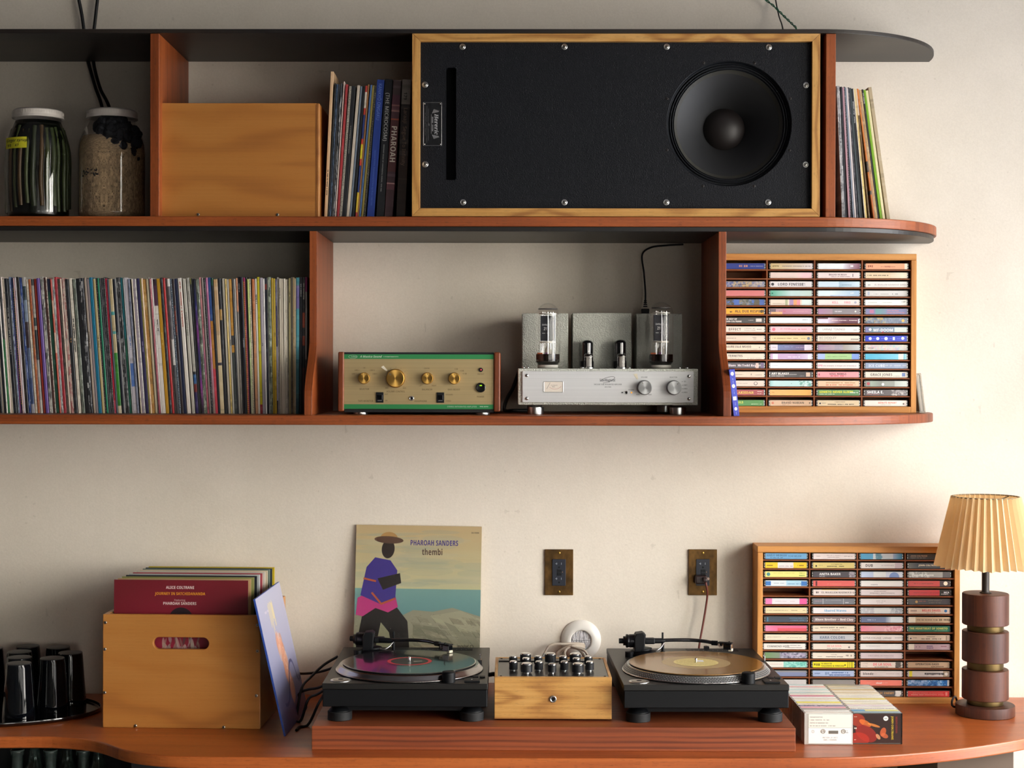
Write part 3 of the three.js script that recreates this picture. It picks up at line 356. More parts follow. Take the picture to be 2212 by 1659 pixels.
// rows from the top, four columns each: [colour name, background, marks]
const UP = [
  [['royal blue', 0x2a3c88, [['l', 0.3, 0.6, 0.5, 0.6, 0xc08a78], ['l', 0.66, 0.97, 0.5, 0.2, 0xa8a8c0]]], ['beige', 0xcdb98a, [['g', 0, 1, 0xc8b27c, 0xd2c8c8], ['l', 0.05, 0.2, 0.5, 0.4, 0x8a7a4c], ['l', 0.28, 0.95, 0.5, 0.25, 0x8a7f78]]], ['white and plum', 0xdfe6ec, [['g', 0.6, 1, 0xdcdfe8, 0x7a4a5c], ['l', 0.78, 0.84, 0.5, 0.6, 0xffffff]]], ['orange', 0xf2a27c, [['l', 0.05, 0.15, 0.5, 0.6, 0xb06a50], ['t', 'TAPES', 0.45, 0.55, 0.34, 0x9a5a44, 1], ['l', 0.36, 0.7, 0.6, 0.15, 0xa8664c], ['r', 0.93, 1, 0xe8dcc8]]]],
  [null, ['blush', 0xdcc8c0, [['g', 0.6, 0.8, 0xdcc8c0, 0xe6c0c4], ['r', 0.8, 1, 0xe6c0c4]]], ['pinkish white', 0xe0d0ce, [['t', 'BRAND NUBIAN', 0.26, 0.38, 0.36, 0x4a3038, 2], ['l', 0.3, 0.76, 0.72, 0.16, 0x8a6a70], ['r', 0.83, 0.845, 0x4a4040, 0.25, 0.75]]], ['tan lettered', 0xd8c2a4, [['l', 0.05, 0.55, 0.5, 0.26, 0x6a5a44], ['g', 0.6, 1, 0xd8c6ac, 0xe6dcc6]]]],
  [['blue and tan patterned', 0xa89a88, [['n', 0, 0.25, [0x4a5688, 0x8088a8]], ['n', 0.25, 0.7, [0xb09a70, 0x5a6890]], ['n', 0.7, 1, [0x6a74a0, 0xb0a8a0]], ['l', 0.3, 0.56, 0.55, 0.15, 0x2a2a3a]]], ['white boldly lettered', 0xd8d4d4, [['c', 0.06, 0.5, 0.24, 0x3a3a40], ['t', 'LORD FINESSE', 0.18, 0.5, 0.62, 0x3a3a40, 1], ['l', 0.7, 0.84, 0.38, 0.16, 0x707078], ['l', 0.68, 0.86, 0.62, 0.14, 0x707078]]], ['pale blue', 0xc4d6e2, [['g', 0.5, 0.9, 0xa0bacc, 0xc2d4e0], ['l', 0.52, 0.8, 0.6, 0.2, 0x6a8aa0]]], ['white with grey lettering', 0xdedcd6, [['l', 0.06, 0.11, 0.6, 0.4, 0xa8b0b0], ['t', 'EL MAALLEM MAHMOUD GANIA', 0.22, 0.55, 0.34, 0xb0a8a4, 1]]]],
  [['salmon pink', 0xc87676, []], ['sea green', 0xa8ccc0, [['g', 0, 0.5, 0x5aa88c, 0xbcd4d2], ['g', 0.5, 1, 0xbcd4d2, 0xb8ccc4], ['c', 0.05, 0.5, 0.14, 0x2f7a62]]], ['ice blue', 0xd0e2ec, [['g', 0.3, 1, 0xd8e8f0, 0x9cb6d0], ['t', 'LIFT', 0.78, 0.45, 0.3, 0xf4f8fa, 1], ['r', 0.3, 0.7, 0xb8cce0, 0.75, 1]]], ['silver white', 0xd0ceca, [['r', 0.05, 0.1, 0xa8b0c0, 0.2, 0.8], ['l', 0.2, 0.55, 0.6, 0.2, 0xb0aca8], ['l', 0.64, 0.76, 0.6, 0.3, 0x8a8a88]]]],
  [['blue and olive camouflaged', 0x4a6ab0, [['n', 0, 0.25, [0x6a6450, 0x4a4638]], ['n', 0.4, 0.7, [0x77705a, 0x4a5246, 0x8c8a78]], ['n', 0.76, 0.86, [0x5a5646]]]], ['rainbow striped', 0xdcd0c0, [['r', 0.36, 0.42, 0xa8b08a], ['r', 0.46, 0.56, 0xa88ab0], ['r', 0.56, 0.64, 0xe8a070], ['r', 0.64, 0.72, 0xe49098], ['r', 0.76, 1, 0xd4e2de], ['l', 0.06, 0.34, 0.7, 0.14, 0xb09a80]]], ['cream with pink numbers', 0xe4dad4, [['t', 'KILL', 0.34, 0.5, 0.5, 0xe88a94, 1], ['t', '1993', 0.62, 0.5, 0.5, 0xe88a94, 1], ['c', 0.9, 0.5, 0.2, 0xa8a8b8]]], ['plain white', 0xe6e4de, [['l', 0.08, 0.28, 0.5, 0.16, 0xb0b0a8], ['l', 0.4, 0.64, 0.5, 0.16, 0xb8b8b0], ['l', 0.88, 0.96, 0.4, 0.24, 0x6a7068]]]],
  [['bright yellow orange', 0xe8a21c, [['t', 'ALL DUE RESPECT', 0.3, 0.5, 0.58, 0x2a2010, 1], ['c', 0.94, 0.5, 0.26, 0x4a3810], ['l', 0.18, 0.24, 0.6, 0.4, 0x4a3810]]], ['mauve and peach', 0xb08a90, [['r', 0.03, 1, 0xe0b080, 0.6, 1], ['g', 0.3, 1, 0xb87a90, 0xc090a0], ['r', 0, 0.14, 0x6a5660, 0.1, 0.6], ['l', 0.22, 0.36, 0.5, 0.3, 0xd06a78], ['l', 0.56, 0.9, 0.5, 0.24, 0xd8a8b0]]], ['plum and silver', 0x8a8488, [['g', 0, 0.35, 0xa880a0, 0xa08a94], ['t', 'THE DEEP', 0.4, 0.5, 0.26, 0xe0dce0, 1], ['c', 0.9, 0.5, 0.14, 0xf0ead8]]], ['purple and green', 0x8080a4, [['r', 0.1, 0.2, 0xb07090, 0.2, 0.8], ['g', 0.24, 0.5, 0x6a9a98, 0x7a8aa0], ['l', 0.52, 0.78, 0.36, 0.24, 0xd08a90], ['l', 0.52, 0.92, 0.7, 0.24, 0xd08a90]]]],
  [['black with white lettering', 0x2c2a2c, [['t', 'THE BEST OF', 0.05, 0.3, 0.34, 0xe0dcd4, 1], ['t', 'JOHN COLTRANE', 0.06, 0.7, 0.34, 0xe0dcd4, 1], ['l', 0.62, 0.74, 0.5, 0.2, 0xb0aca4], ['r', 0.8, 0.94, 0xc8c4bc, 0.2, 0.75]]], ['nearly blank white', 0xd8e0e6, [['l', 0.78, 0.9, 0.4, 0.24, 0xa8b4ba]]], ['white and maroon', 0xd8d4e2, [['r', 0, 1, 0x6a4654, 0, 0.25], ['g', 0.25, 0.6, 0xd0c4d4, 0x684050], ['r', 0.6, 0.97, 0x684050], ['l', 0.34, 0.95, 0.5, 0.26, 0xf0e0d8]]], ['grey and gold patterned', 0x7a8490, [['n', 0, 0.5, [0xc0a468, 0x5a6a7a, 0x9aa4a8]], ['n', 0.5, 0.95, [0x6a7688, 0x8a94a4]], ['c', 0.9, 0.5, 0.24, 0xe0b060]]]],
  [['cream with outlined letters', 0xdcd0c4, [['t', 'EFFECT', 0.14, 0.5, 0.6, 0x5a5450, 1], ['l', 0.52, 0.78, 0.36, 0.16, 0x8a827c], ['l', 0.52, 0.78, 0.66, 0.16, 0x8a827c], ['l', 0.82, 0.94, 0.5, 0.2, 0x6a625c]]], ['pale pink with red lettering', 0xdcb8c0, [['c', 0.08, 0.5, 0.26, 0xd06078], ['l', 0.24, 0.48, 0.45, 0.26, 0xd87888], ['l', 0.5, 0.86, 0.5, 0.34, 0xe0909c]]], ['white thinly lettered', 0xe4e0dc, [['t', 'LARAAJI  TONINGS', 0.12, 0.5, 0.44, 0x8a8684], ['l', 0.86, 0.94, 0.6, 0.16, 0x9a9a98]]], ['grey with bold white lettering', 0x77889a, [['g', 0, 0.2, 0x7a78a8, 0x708a90], ['t', 'MF-DOOM', 0.19, 0.58, 0.66, 0xf4f2ee, 1], ['r', 0.7, 1, 0xc4ccc4, 0.15, 0.9], ['c', 0.12, 0.5, 0.22, 0xe8e8ec], ['c', 0.42, 1, 0.16, 0xd84a60]]]],
  [['pale beige', 0xd0c2b0, [['l', 0.1, 0.32, 0.5, 0.2, 0x8a7c70], ['l', 0.72, 0.8, 0.35, 0.16, 0x7a6c60], ['l', 0.74, 0.8, 0.6, 0.16, 0x7a6c60]]], ['yellow cream handwritten', 0xdcc490, [['l', 0.05, 0.66, 0.5, 0.24, 0x8a7444], ['l', 0.74, 0.84, 0.5, 0.2, 0xb09a64], ['c', 0.92, 0.5, 0.24, 0x77808c]]], ['off white', 0xdcd4c4, [['t', 'BO DIDDLEY', 0.04, 0.4, 0.5, 0x77706a], ['l', 0.04, 0.34, 0.76, 0.14, 0xa09888], ['l', 0.8, 0.96, 0.62, 0.3, 0x77706a]]], ['vivid blue pictogram', 0x2238b8, [['c', 0.12, 0.5, 0.26, 0xc8d0f4], ['c', 0.3, 0.5, 0.26, 0xc8d0f4], ['c', 0.5, 0.5, 0.28, 0xc8d0f4], ['r', 0.66, 0.71, 0xc8d0f4, 0.25, 0.75], ['c', 0.9, 0.45, 0.26, 0xc8d0f4], ['l', 0.18, 0.24, 0.5, 0.14, 0x8a98e0], ['l', 0.38, 0.44, 0.5, 0.14, 0x8a98e0], ['l', 0.58, 0.64, 0.5, 0.14, 0x8a98e0], ['l', 0.77, 0.84, 0.5, 0.14, 0x8a98e0]]]],
  [['cream boldly lettered', 0xd8cab4, [['t', 'TREASURE ISLE MOOD', -0.06, 0.4, 0.48, 0x2e2a26, 1], ['l', 0.58, 0.94, 0.78, 0.14, 0xa89a88], ['c', 0.88, 0.5, 0.07, 0x2a2a2a]]], ['white with a blue centre', 0xd2ccd8, [['g', 0.18, 0.82, 0x5a6a9c, 0x6a5a80], ['l', 0.05, 0.13, 0.5, 0.2, 0xa09ab0], ['l', 0.2, 0.55, 0.4, 0.2, 0x8a9ac8], ['l', 0.62, 0.8, 0.5, 0.2, 0xa898b8]]], ['mauve and grey', 0x9a94a0, [['g', 0, 0.4, 0x9a80a0, 0xa898a0], ['g', 0.6, 1, 0xa09890, 0xb8c0c0], ['l', 0.05, 0.7, 0.6, 0.3, 0xb0a4b0]]], ['pastel patterned', 0xc4c0b8, [['n', 0, 1, [0xd8a8a8, 0x9ac0c0, 0xd0ccb8, 0xa8b0c8]], ['l', 0.05, 0.2, 0.6, 0.24, 0x6a6a60]]]],
  [['cream with faint small print', 0xd8ccbc, [['t', 'TERMITES', 0.14, 0.42, 0.5, 0x3e3a36, 1], ['l', 0.12, 0.4, 0.8, 0.14, 0xb0a290], ['l', 0.6, 0.94, 0.82, 0.14, 0xb0a290]]], ['lilac and white', 0xbca0c4, [['g', 0.6, 1, 0xb49ac0, 0xd4d0e2], ['r', 0.06, 0.18, 0xe4dcec, 0.1, 1], ['l', 0.42, 0.7, 0.6, 0.24, 0xf0e8f4], ['r', 0.9, 0.96, 0xf0eaf4, 0.2, 1]]], ['apple green and blue', 0xa0c48a, [['r', 0, 0.18, 0xa4b8e0], ['r', 0.82, 1, 0x7a98d4], ['l', 0.24, 0.7, 0.5, 0.2, 0x86aa74]]], ['turquoise', 0x5ab0c8, [['g', 0, 1, 0x4aa8c8, 0x7ac0d2], ['r', 0.8, 0.92, 0xe0dcc8], ['r', 0.95, 1, 0x9ad0d8]]]],
  [['dark plum with script lettering', 0x302838, [['t', 'Blues  McTodd Report', 0.12, 0.5, 0.5, 0xe4dce4, 2], ['r', 0.8, 0.87, 0xd0b8b0, 0.1, 0.95], ['r', 0.92, 1, 0x5a4470]]], ['blank bluish white', 0xdcdfe8, [['l', 0.05, 0.2, 0.5, 0.12, 0xc4cad4]]], ['rosy white', 0xe6d8d6, [['l', 0.02, 0.1, 0.5, 0.5, 0xe0a0b0], ['l', 0.14, 0.97, 0.55, 0.22, 0xa08a88]]], ['blue grey', 0x8a98b0, [['t', 'ICE CUBE', 0.08, 0.5, 0.6, 0xc8d0dc, 1], ['l', 0.44, 0.98, 0.5, 0.5, 0xb4bcc8]]]],
  [['warm cream', 0xd4c6b2, [['l', 0.2, 0.5, 0.55, 0.2, 0x9a8c7c], ['l', 0.66, 0.71, 0.5, 0.4, 0x55504a], ['l', 0.78, 0.94, 0.6, 0.18, 0x9a8c7c]]], ['charcoal lettered', 0x3c383c, [['t', 'ART BLAKEY', 0.03, 0.36, 0.5, 0xe4e0dc, 1], ['l', 0.03, 0.32, 0.76, 0.24, 0xd0ccc8], ['l', 0.36, 0.64, 0.5, 0.2, 0xc0bcb8], ['r', 0.86, 0.96, 0xc8b09c, 0.15, 0.85], ['l', 0.7, 0.82, 0.75, 0.14, 0xa8a4a0]]], ['rose pink', 0xe49aa0, [['t', 'SOUL REBELS', 0.29, 0.4, 0.44, 0x3a2a30, 1], ['l', 0.32, 0.68, 0.72, 0.24, 0xc83048], ['l', 0.03, 0.06, 0.5, 0.6, 0xc04a5c]]], ['cream widely lettered', 0xd8cec0, [['t', 'GRACE JONES', 0.12, 0.5, 0.56, 0x55504c, 1], ['r', 0.88, 0.96, 0x6a84b8, 0.2, 0.8], ['l', 0.68, 0.82, 0.75, 0.16, 0x8a8278]]]],
  [['plain cream with a ring', 0xd8ccc0, [['c', 0.8, 0.5, 0.3, 0x5a5450], ['c', 0.8, 0.48, 0.22, 0xd8ccc0], ['l', 0.2, 0.6, 0.5, 0.16, 0xb8aa9c]]], ['pale turquoise', 0xb4dada, [['n', 0.72, 0.98, [0x6aa498, 0xd0e8e4]], ['g', 0, 0.1, 0x8ac4c4, 0xb4dada], ['c', 0.52, 0.5, 0.05, 0x5a7a7a]]], ['peach with red lettering', 0xe4c0a0, [['l', 0.2, 0.9, 0.38, 0.24, 0xb07a4c], ['l', 0.2, 0.9, 0.72, 0.26, 0xc85a40]]], ['grey misty', 0x8a9088, [['c', 0.07, 0.5, 0.26, 0xb05058], ['g', 0.12, 0.4, 0x9aa89a, 0x7a8078], ['g', 0.7, 1, 0xa8b0a8, 0xc8d0c8], ['c', 0.42, 0.6, 0.22, 0xe8ece8]]]],
  [['red with yellow lettering', 0x9c2430, [['t', 'LAKHDAR', 0.32, 0.52, 0.56, 0xf0c03c, 2], ['t', 'O', 0.26, 0.52, 0.5, 0xf0c03c, 2], ['l', 0.82, 0.95, 0.35, 0.24, 0xe8d0c8], ['l', 0.84, 0.94, 0.72, 0.2, 0xe8d0c8]]], ['plain light orange', 0xf0b05c, [['l', 0.05, 0.1, 0.5, 0.3, 0xd8943c]]], ['green with yellow lettering', 0x5c8a5c, [['t', 'SOWETO NEVER SLEEPS', 0.04, 0.38, 0.5, 0xe4dc38, 1], ['l', 0.04, 0.4, 0.76, 0.2, 0xe8e8d8], ['l', 0.78, 0.96, 0.5, 0.3, 0xdce4d8]]], ['dark grey lettered', 0x5a5456, [['t', 'SHEILA E.', 0.05, 0.4, 0.6, 0xf0ece4, 1], ['l', 0.05, 0.34, 0.78, 0.18, 0xb8787c], ['n', 0.64, 0.98, [0x9a9494, 0xc0b8b4, 0x6a6466]]]]],
  [['green', 0x3a8a30, [['t', 'SOULS', 0.28, 0.4, 0.5, 0xd4dc40, 1], ['l', 0.7, 0.96, 0.7, 0.2, 0xc8e0b8]]], ['tan boldly lettered', 0xd4b494, [['t', 'BRAND NUBIAN', 0.28, 0.46, 0.48, 0x4a3828, 1], ['l', 0.3, 0.46, 0.8, 0.12, 0x8a7058], ['c', 0.07, 0.5, 0.2, 0xd07858], ['l', 0.94, 0.97, 0.5, 0.5, 0x8a7058]]], ['cream ruled', 0xdccaa8, [['c', 0.06, 0.55, 0.14, 0x2a2a38], ['l', 0.1, 0.2, 0.5, 0.16, 0x9a8c74], ['l', 0.24, 0.86, 0.7, 0.26, 0x5a5040], ['l', 0.4, 0.66, 0.32, 0.18, 0x8a7c64]]], ['white with red lettering', 0xe6dcd2, [['t', 'MINUTE REPORT', 0.32, 0.42, 0.38, 0xd86a58, 1], ['l', 0.38, 0.62, 0.76, 0.14, 0xb8a8a0], ['c', 0.93, 0.6, 0.14, 0x5a5a5a]]]],
];
const LOW = [
  [['sky blue', 0x6aa0c8, [['t', 'HAILU MERGIA', 0.03, 0.36, 0.42, 0x3a5270, 2], ['t', 'TCHE BELEW', 0.55, 0.5, 0.38, 0x2f4a68], ['l', 0.12, 0.42, 0.76, 0.2, 0x3f5c80], ['t', '▶', 0.88, 0.52, 0.8, 0x26405c]]], ['white faintly lettered', 0xdccfcb, [['l', 0.06, 0.18, 0.5, 0.18, 0xa89c98], ['l', 0.32, 0.64, 0.32, 0.16, 0xa89c98], ['l', 0.34, 0.62, 0.64, 0.18, 0x9a8e8a], ['l', 0.74, 0.94, 0.5, 0.2, 0xa09490]]], ['marine blue and white', 0xd0d8dc, [['g', 0, 0.3, 0x4a9cc4, 0x5aa4cc], ['n', 0.38, 0.5, [0x5a8aa0]], ['g', 0.78, 1, 0xa8b8d0, 0x2f80a8]]], ['dark brown grey', 0x3c3836, [['t', 'JOHN COLTRANE', 0.06, 0.4, 0.34, 0xb89a80, 1], ['l', 0.06, 0.42, 0.72, 0.2, 0x9a8878]]]],
  [['yellow with a white middle', 0xe8c028, [['r', 0.3, 0.68, 0xe0d8d4], ['l', 0.04, 0.18, 0.55, 0.3, 0x6a4a10], ['l', 0.78, 0.92, 0.55, 0.3, 0x6a4a10], ['l', 0.33, 0.66, 0.66, 0.3, 0xb8b0b0]]], ['khaki yellow', 0xd2c078, [['c', 0.08, 0.6, 0.14, 0x2a2418], ['l', 0.14, 0.22, 0.5, 0.18, 0x9a8a50], ['l', 0.34, 0.78, 0.66, 0.28, 0x5a5030], ['l', 0.44, 0.7, 0.32, 0.2, 0x8a7c48]]], ['white with a big black word', 0xe0dad6, [['t', 'DUB', 0.11, 0.5, 0.6, 0x2e2a2c, 1], ['l', 0.5, 0.78, 0.5, 0.3, 0xd0c8c8], ['r', 0.82, 1, 0xd0c0c4]]], ['black with centred lettering', 0x3a3e44, [['t', 'JOHN COLTRANE', 0.24, 0.42, 0.4, 0xe4d4b8, 1], ['g', 0, 0.2, 0x6a6a68, 0x3f4348]]]],
  [['lemon yellow', 0xe4da80, [['c', 0.08, 0.5, 0.3, 0x4a8a8c], ['l', 0.2, 0.7, 0.3, 0.14, 0xc8c068], ['l', 0.82, 0.94, 0.3, 0.2, 0x8ab048], ['l', 0.82, 0.94, 0.7, 0.3, 0x7aa840]]], ['black and white lettered', 0x48424a, [['t', 'ANITA BAKER', 0.15, 0.42, 0.54, 0xf0ecec, 1], ['t', 'RAPTURE', 0.15, 0.82, 0.22, 0xd0ccd0], ['t', '♦', 0.04, 0.58, 0.6, 0xe0485c], ['n', 0.88, 0.98, [0x77707a, 0xa8a0a8]]]], ['white and cornflower', 0xd0d8e6, [['r', 0, 0.3, 0xbccce6], ['r', 0.3, 0.6, 0xdfe4ea], ['c', 0.8, 0.9, 0.8, 0x7a94c8]]], ['grey smudged', 0x9a9a98, [['n', 0, 0.5, [0xd0d4d0, 0x8a8c8a, 0xc0c4c0]], ['l', 0.06, 0.6, 0.6, 0.4, 0xe4e6e2], ['r', 0.82, 1, 0x5a5658]]]],
  [['blue and white blocked', 0xd4dce0, [['r', 0, 0.13, 0x3a74b8, 0.15, 0.85], ['r', 0.5, 0.9, 0xa8ccde, 0, 0.85], ['r', 0.86, 1, 0x3a74b8, 0.15, 0.9], ['l', 0.2, 0.44, 0.5, 0.16, 0x9ab0bc], ['l', 0.52, 0.85, 0.6, 0.26, 0x6a9cc0]]], ['coral red', 0xd8605c, [['r', 0.06, 0.1, 0x5a2428, 0.1, 0.9], ['l', 0.34, 0.68, 0.6, 0.36, 0xe88070]]], ['plain white', 0xe2dfde, [['l', 0.24, 0.4, 0.68, 0.28, 0xb8b4b8]]], ['red with a pale disc', 0xc04a48, [['r', 0.76, 1, 0x4a3c3c], ['c', 0.9, 0.45, 0.34, 0xe8d8c0], ['l', 0.14, 0.6, 0.5, 0.24, 0x8a3c3c]]]],
  [null, ['white with ornate lettering', 0xdccfca, [['t', 'EL MAALLEM MAHMOUD GANIA', 0.2, 0.5, 0.38, 0x4a4442, 2], ['l', 0.07, 0.13, 0.5, 0.5, 0x5a4a46], ['r', 0.2, 0.6, 0xdcc060, 0, 0.1]]], ['rosy grey white', 0xd8cdcf, [['l', 0.32, 0.62, 0.28, 0.2, 0xa49a9e], ['l', 0.18, 0.8, 0.6, 0.26, 0xa49a9e]]], ['red with a black end', 0xbc3c40, [['r', 0.74, 1, 0x2c2826], ['t', 'MCA', 0.84, 0.4, 0.4, 0xf0ece4, 1], ['l', 0.78, 0.94, 0.72, 0.22, 0xe0dcd4], ['l', 0.12, 0.72, 0.5, 0.22, 0x9a3440]]]],
  [['white with hot pink ends', 0xe4d6da, [['r', 0, 0.16, 0xe47cb0], ['r', 0.82, 1, 0xe05c98], ['l', 0.24, 0.5, 0.5, 0.12, 0xb0a4a8], ['l', 0.6, 0.7, 0.5, 0.12, 0xb0a4a8]]], ['grey three part', 0x74767e, [['r', 0.24, 0.25, 0xd0d0d4], ['r', 0.73, 0.74, 0xd0d0d4], ['l', 0.04, 0.2, 0.45, 0.3, 0xa89098], ['l', 0.3, 0.68, 0.3, 0.16, 0xb8bac0], ['l', 0.78, 0.86, 0.7, 0.24, 0xe0e0e4]]], ['pearly white', 0xdcd4d6, [['l', 0.38, 0.6, 0.4, 0.2, 0xb8b0b4], ['l', 0.4, 0.56, 0.7, 0.2, 0xb8b0b4]]], ['dark with gold marks', 0x4c4a4c, [['c', 0.2, 0.5, 0.22, 0xb89058], ['l', 0.26, 0.42, 0.4, 0.24, 0xb06050], ['l', 0.48, 0.8, 0.3, 0.2, 0x8a8070], ['l', 0.48, 0.78, 0.66, 0.2, 0x8a8070]]]],
  [['cream thinly lettered', 0xdccca4, [['l', 0.04, 0.54, 0.5, 0.14, 0x8a7c5c], ['l', 0.62, 0.78, 0.5, 0.18, 0x8a7c5c], ['l', 0.9, 0.96, 0.5, 0.16, 0x8a7c5c]]], ['white with blue script', 0xe0dcde, [['t', 'Shared Waves', 0.27, 0.5, 0.5, 0x3a8cb8, 2]]], ['white and stormy grey', 0xced0d2, [['n', 0.7, 1, [0x8a8e98, 0xb0b4ba]], ['n', 0, 0.3, [0xb4b4bc]]]], ['cream with red lettering', 0xd8c0ac, [['t', 'MILES DAVIS', 0.33, 0.42, 0.5, 0xcc3434, 1], ['c', 0.9, 0.5, 0.24, 0x3a6c98], ['l', 0.06, 0.18, 0.5, 0.5, 0xa88a7c], ['l', 0.44, 0.66, 0.82, 0.14, 0x8a7468]]]],
  [['dark navy', 0x3a4250, [['r', 0.04, 0.07, 0x3f7894, 0.15, 0.85], ['l', 0.58, 0.96, 0.3, 0.24, 0x5a8aa8], ['l', 0.6, 0.96, 0.64, 0.24, 0x5a8aa8]]], ['dusky grey with script', 0x7c6c70, [['t', 'Blues Brother + Red Clay', 0.05, 0.5, 0.5, 0xe8e0dc, 2]]], ['navy fading to white', 0xc8d0d8, [['g', 0, 0.6, 0x5a6484, 0x6a7898], ['g', 0.6, 0.75, 0x7a88a4, 0xd0d8de], ['l', 0.14, 0.34, 0.55, 0.3, 0xb8c4dc]]], ['tan with white end', 0xc4a888, [['r', 0, 0.17, 0xe4d8c4], ['l', 0.2, 0.7, 0.5, 0.24, 0x6a5644], ['l', 0.74, 0.96, 0.5, 0.6, 0x77624c]]]],
  [['pink and red', 0xd8688c, [['r', 0.2, 1, 0xd0505c, 0.45, 1], ['g', 0, 0.3, 0xdc84a8, 0xd86a8c]]], ['cream with curly lettering', 0xddd0bc, [['l', 0.05, 0.14, 0.45, 0.3, 0xb0a28c], ['l', 0.18, 0.8, 0.35, 0.3, 0x8a7c6c], ['l', 0.4, 0.64, 0.72, 0.24, 0xb08a80]]], ['pink marbled', 0xd8a0ac, [['g', 0, 0.4, 0xdc7890, 0xd8a0ac], ['n', 0.6, 1, [0xe4c0c4, 0xc87888]]]], ['forest green', 0x2c6c54, [['t', 'THE HEARTBEAT OF SOWETO', 0.03, 0.42, 0.46, 0xd8c860, 1], ['l', 0.62, 0.94, 0.8, 0.14, 0xa8b890]]]],
  [['ivory', 0xdcd2ba, [['l', 0.04, 0.4, 0.45, 0.14, 0xa89c88], ['l', 0.52, 0.88, 0.55, 0.14, 0xa89c88]]], ['silver with blue grey letters', 0xb4b6bc, [['t', 'KARA COLORS', 0.17, 0.5, 0.62, 0x56667c, 1], ['l', 0.03, 0.08, 0.5, 0.6, 0x8a8e94]]], ['white neatly lettered', 0xdcd4d2, [['t', 'LOTUS COLLAGE', 0.06, 0.5, 0.4, 0x5a5454], ['t', 'LARAAJI', 0.53, 0.5, 0.4, 0x5a5454], ['l', 0.82, 0.98, 0.5, 0.34, 0xb8b4b8]]], ['beige small lettered', 0xd0b8a0, [['c', 0.06, 0.6, 0.12, 0x2a2c4c], ['l', 0.09, 0.2, 0.5, 0.24, 0xa89078], ['l', 0.3, 0.78, 0.68, 0.26, 0x5a4838], ['l', 0.44, 0.64, 0.32, 0.2, 0x77624c], ['r', 0.9, 0.93, 0xa08870, 0.1, 0.9]]]],
  [['white pushed to the left', 0xdcd8d2, [['t', 'COMMEND HERE', 0.08, 0.5, 0.46, 0x77736e, 1], ['l', 0.53, 0.9, 0.34, 0.2, 0x9a968e], ['l', 0.52, 0.92, 0.68, 0.2, 0x9a968e]]], ['cream with pink lettering', 0xddd0c4, [['t', 'DE LA SOUL', 0.34, 0.42, 0.44, 0xe08c8c, 1], ['l', 0.34, 0.68, 0.82, 0.14, 0x6a605a], ['c', 0.87, 0.6, 0.14, 0x6a605a]]], ['bright white', 0xe4e2e2, [['l', 0.14, 0.48, 0.4, 0.14, 0xc0c0c4]]], ['mauve with white end', 0xb89a9c, [['r', 0, 0.14, 0xe0d4c4], ['l', 0.16, 0.28, 0.5, 0.4, 0x9a7c84], ['l', 0.44, 0.6, 0.36, 0.26, 0x5a4a6c], ['l', 0.44, 0.6, 0.68, 0.26, 0x5a4a6c], ['l', 0.78, 0.92, 0.4, 0.24, 0x8a4a54]]]],
  [['mossy green and lavender', 0x8a8898, [['g', 0, 0.36, 0x6a8a5c, 0x7a8a78], ['n', 0.4, 1, [0xb0a4bc, 0x4a4660, 0xc0b8cc]]]], ['cream spaced lettering', 0xddd2c4, [['l', 0.12, 0.22, 0.66, 0.14, 0x8a8074], ['l', 0.44, 0.58, 0.36, 0.14, 0x9a9084], ['l', 0.32, 0.72, 0.7, 0.24, 0x77706a], ['l', 0.8, 0.92, 0.5, 0.5, 0x9a9084]]], ['lilac grey', 0xcdbfc2, [['t', 'UNICORNS IN PARADISE', 0.18, 0.5, 0.38, 0x9a8c94], ['l', 0.56, 0.8, 0.82, 0.1, 0xa89ca4]]], null],
  [['white and aqua', 0xdcd8cf, [['g', 0.44, 1, 0x8ac8bc, 0x7ac0b4], ['l', 0.06, 0.4, 0.45, 0.16, 0xd0a8a0], ['n', 0.5, 0.98, [0xb0dcd4, 0x5ab0a4]]]], ['bright yellow lettered', 0xe0d420, [['t', '10 ANOS DE', 0.2, 0.32, 0.32, 0x4a4410, 1], ['t', 'TOQUINHO & VINICIUS', 0.2, 0.7, 0.34, 0x4a4410, 1], ['l', 0.03, 0.14, 0.5, 0.7, 0x8a8010], ['r', 0.84, 0.85, 0x4a4410], ['r', 0.89, 0.9, 0x4a4410], ['r', 0.94, 0.955, 0x4a4410], ['c', 0.78, 0.55, 0.12, 0x4a4410]]], ['cream with large pink lettering', 0xd8cac0, [['t', 'DE LA SOUL', 0.3, 0.42, 0.56, 0xe0606c, 1], ['l', 0.34, 0.66, 0.84, 0.14, 0x2a2624], ['l', 0.06, 0.18, 0.3, 0.12, 0x8a8078], ['l', 0.06, 0.16, 0.72, 0.12, 0x8a8078], ['n', 0.86, 0.96, [0x4a4440]]]], ['tan bold lettered', 0xc0a080, [['t', 'OPERATION OASIS', 0.18, 0.38, 0.44, 0x2a221c, 1], ['t', 'ALEX JOHNSON', 0.56, 0.78, 0.28, 0x3a2e24, 1]]]],
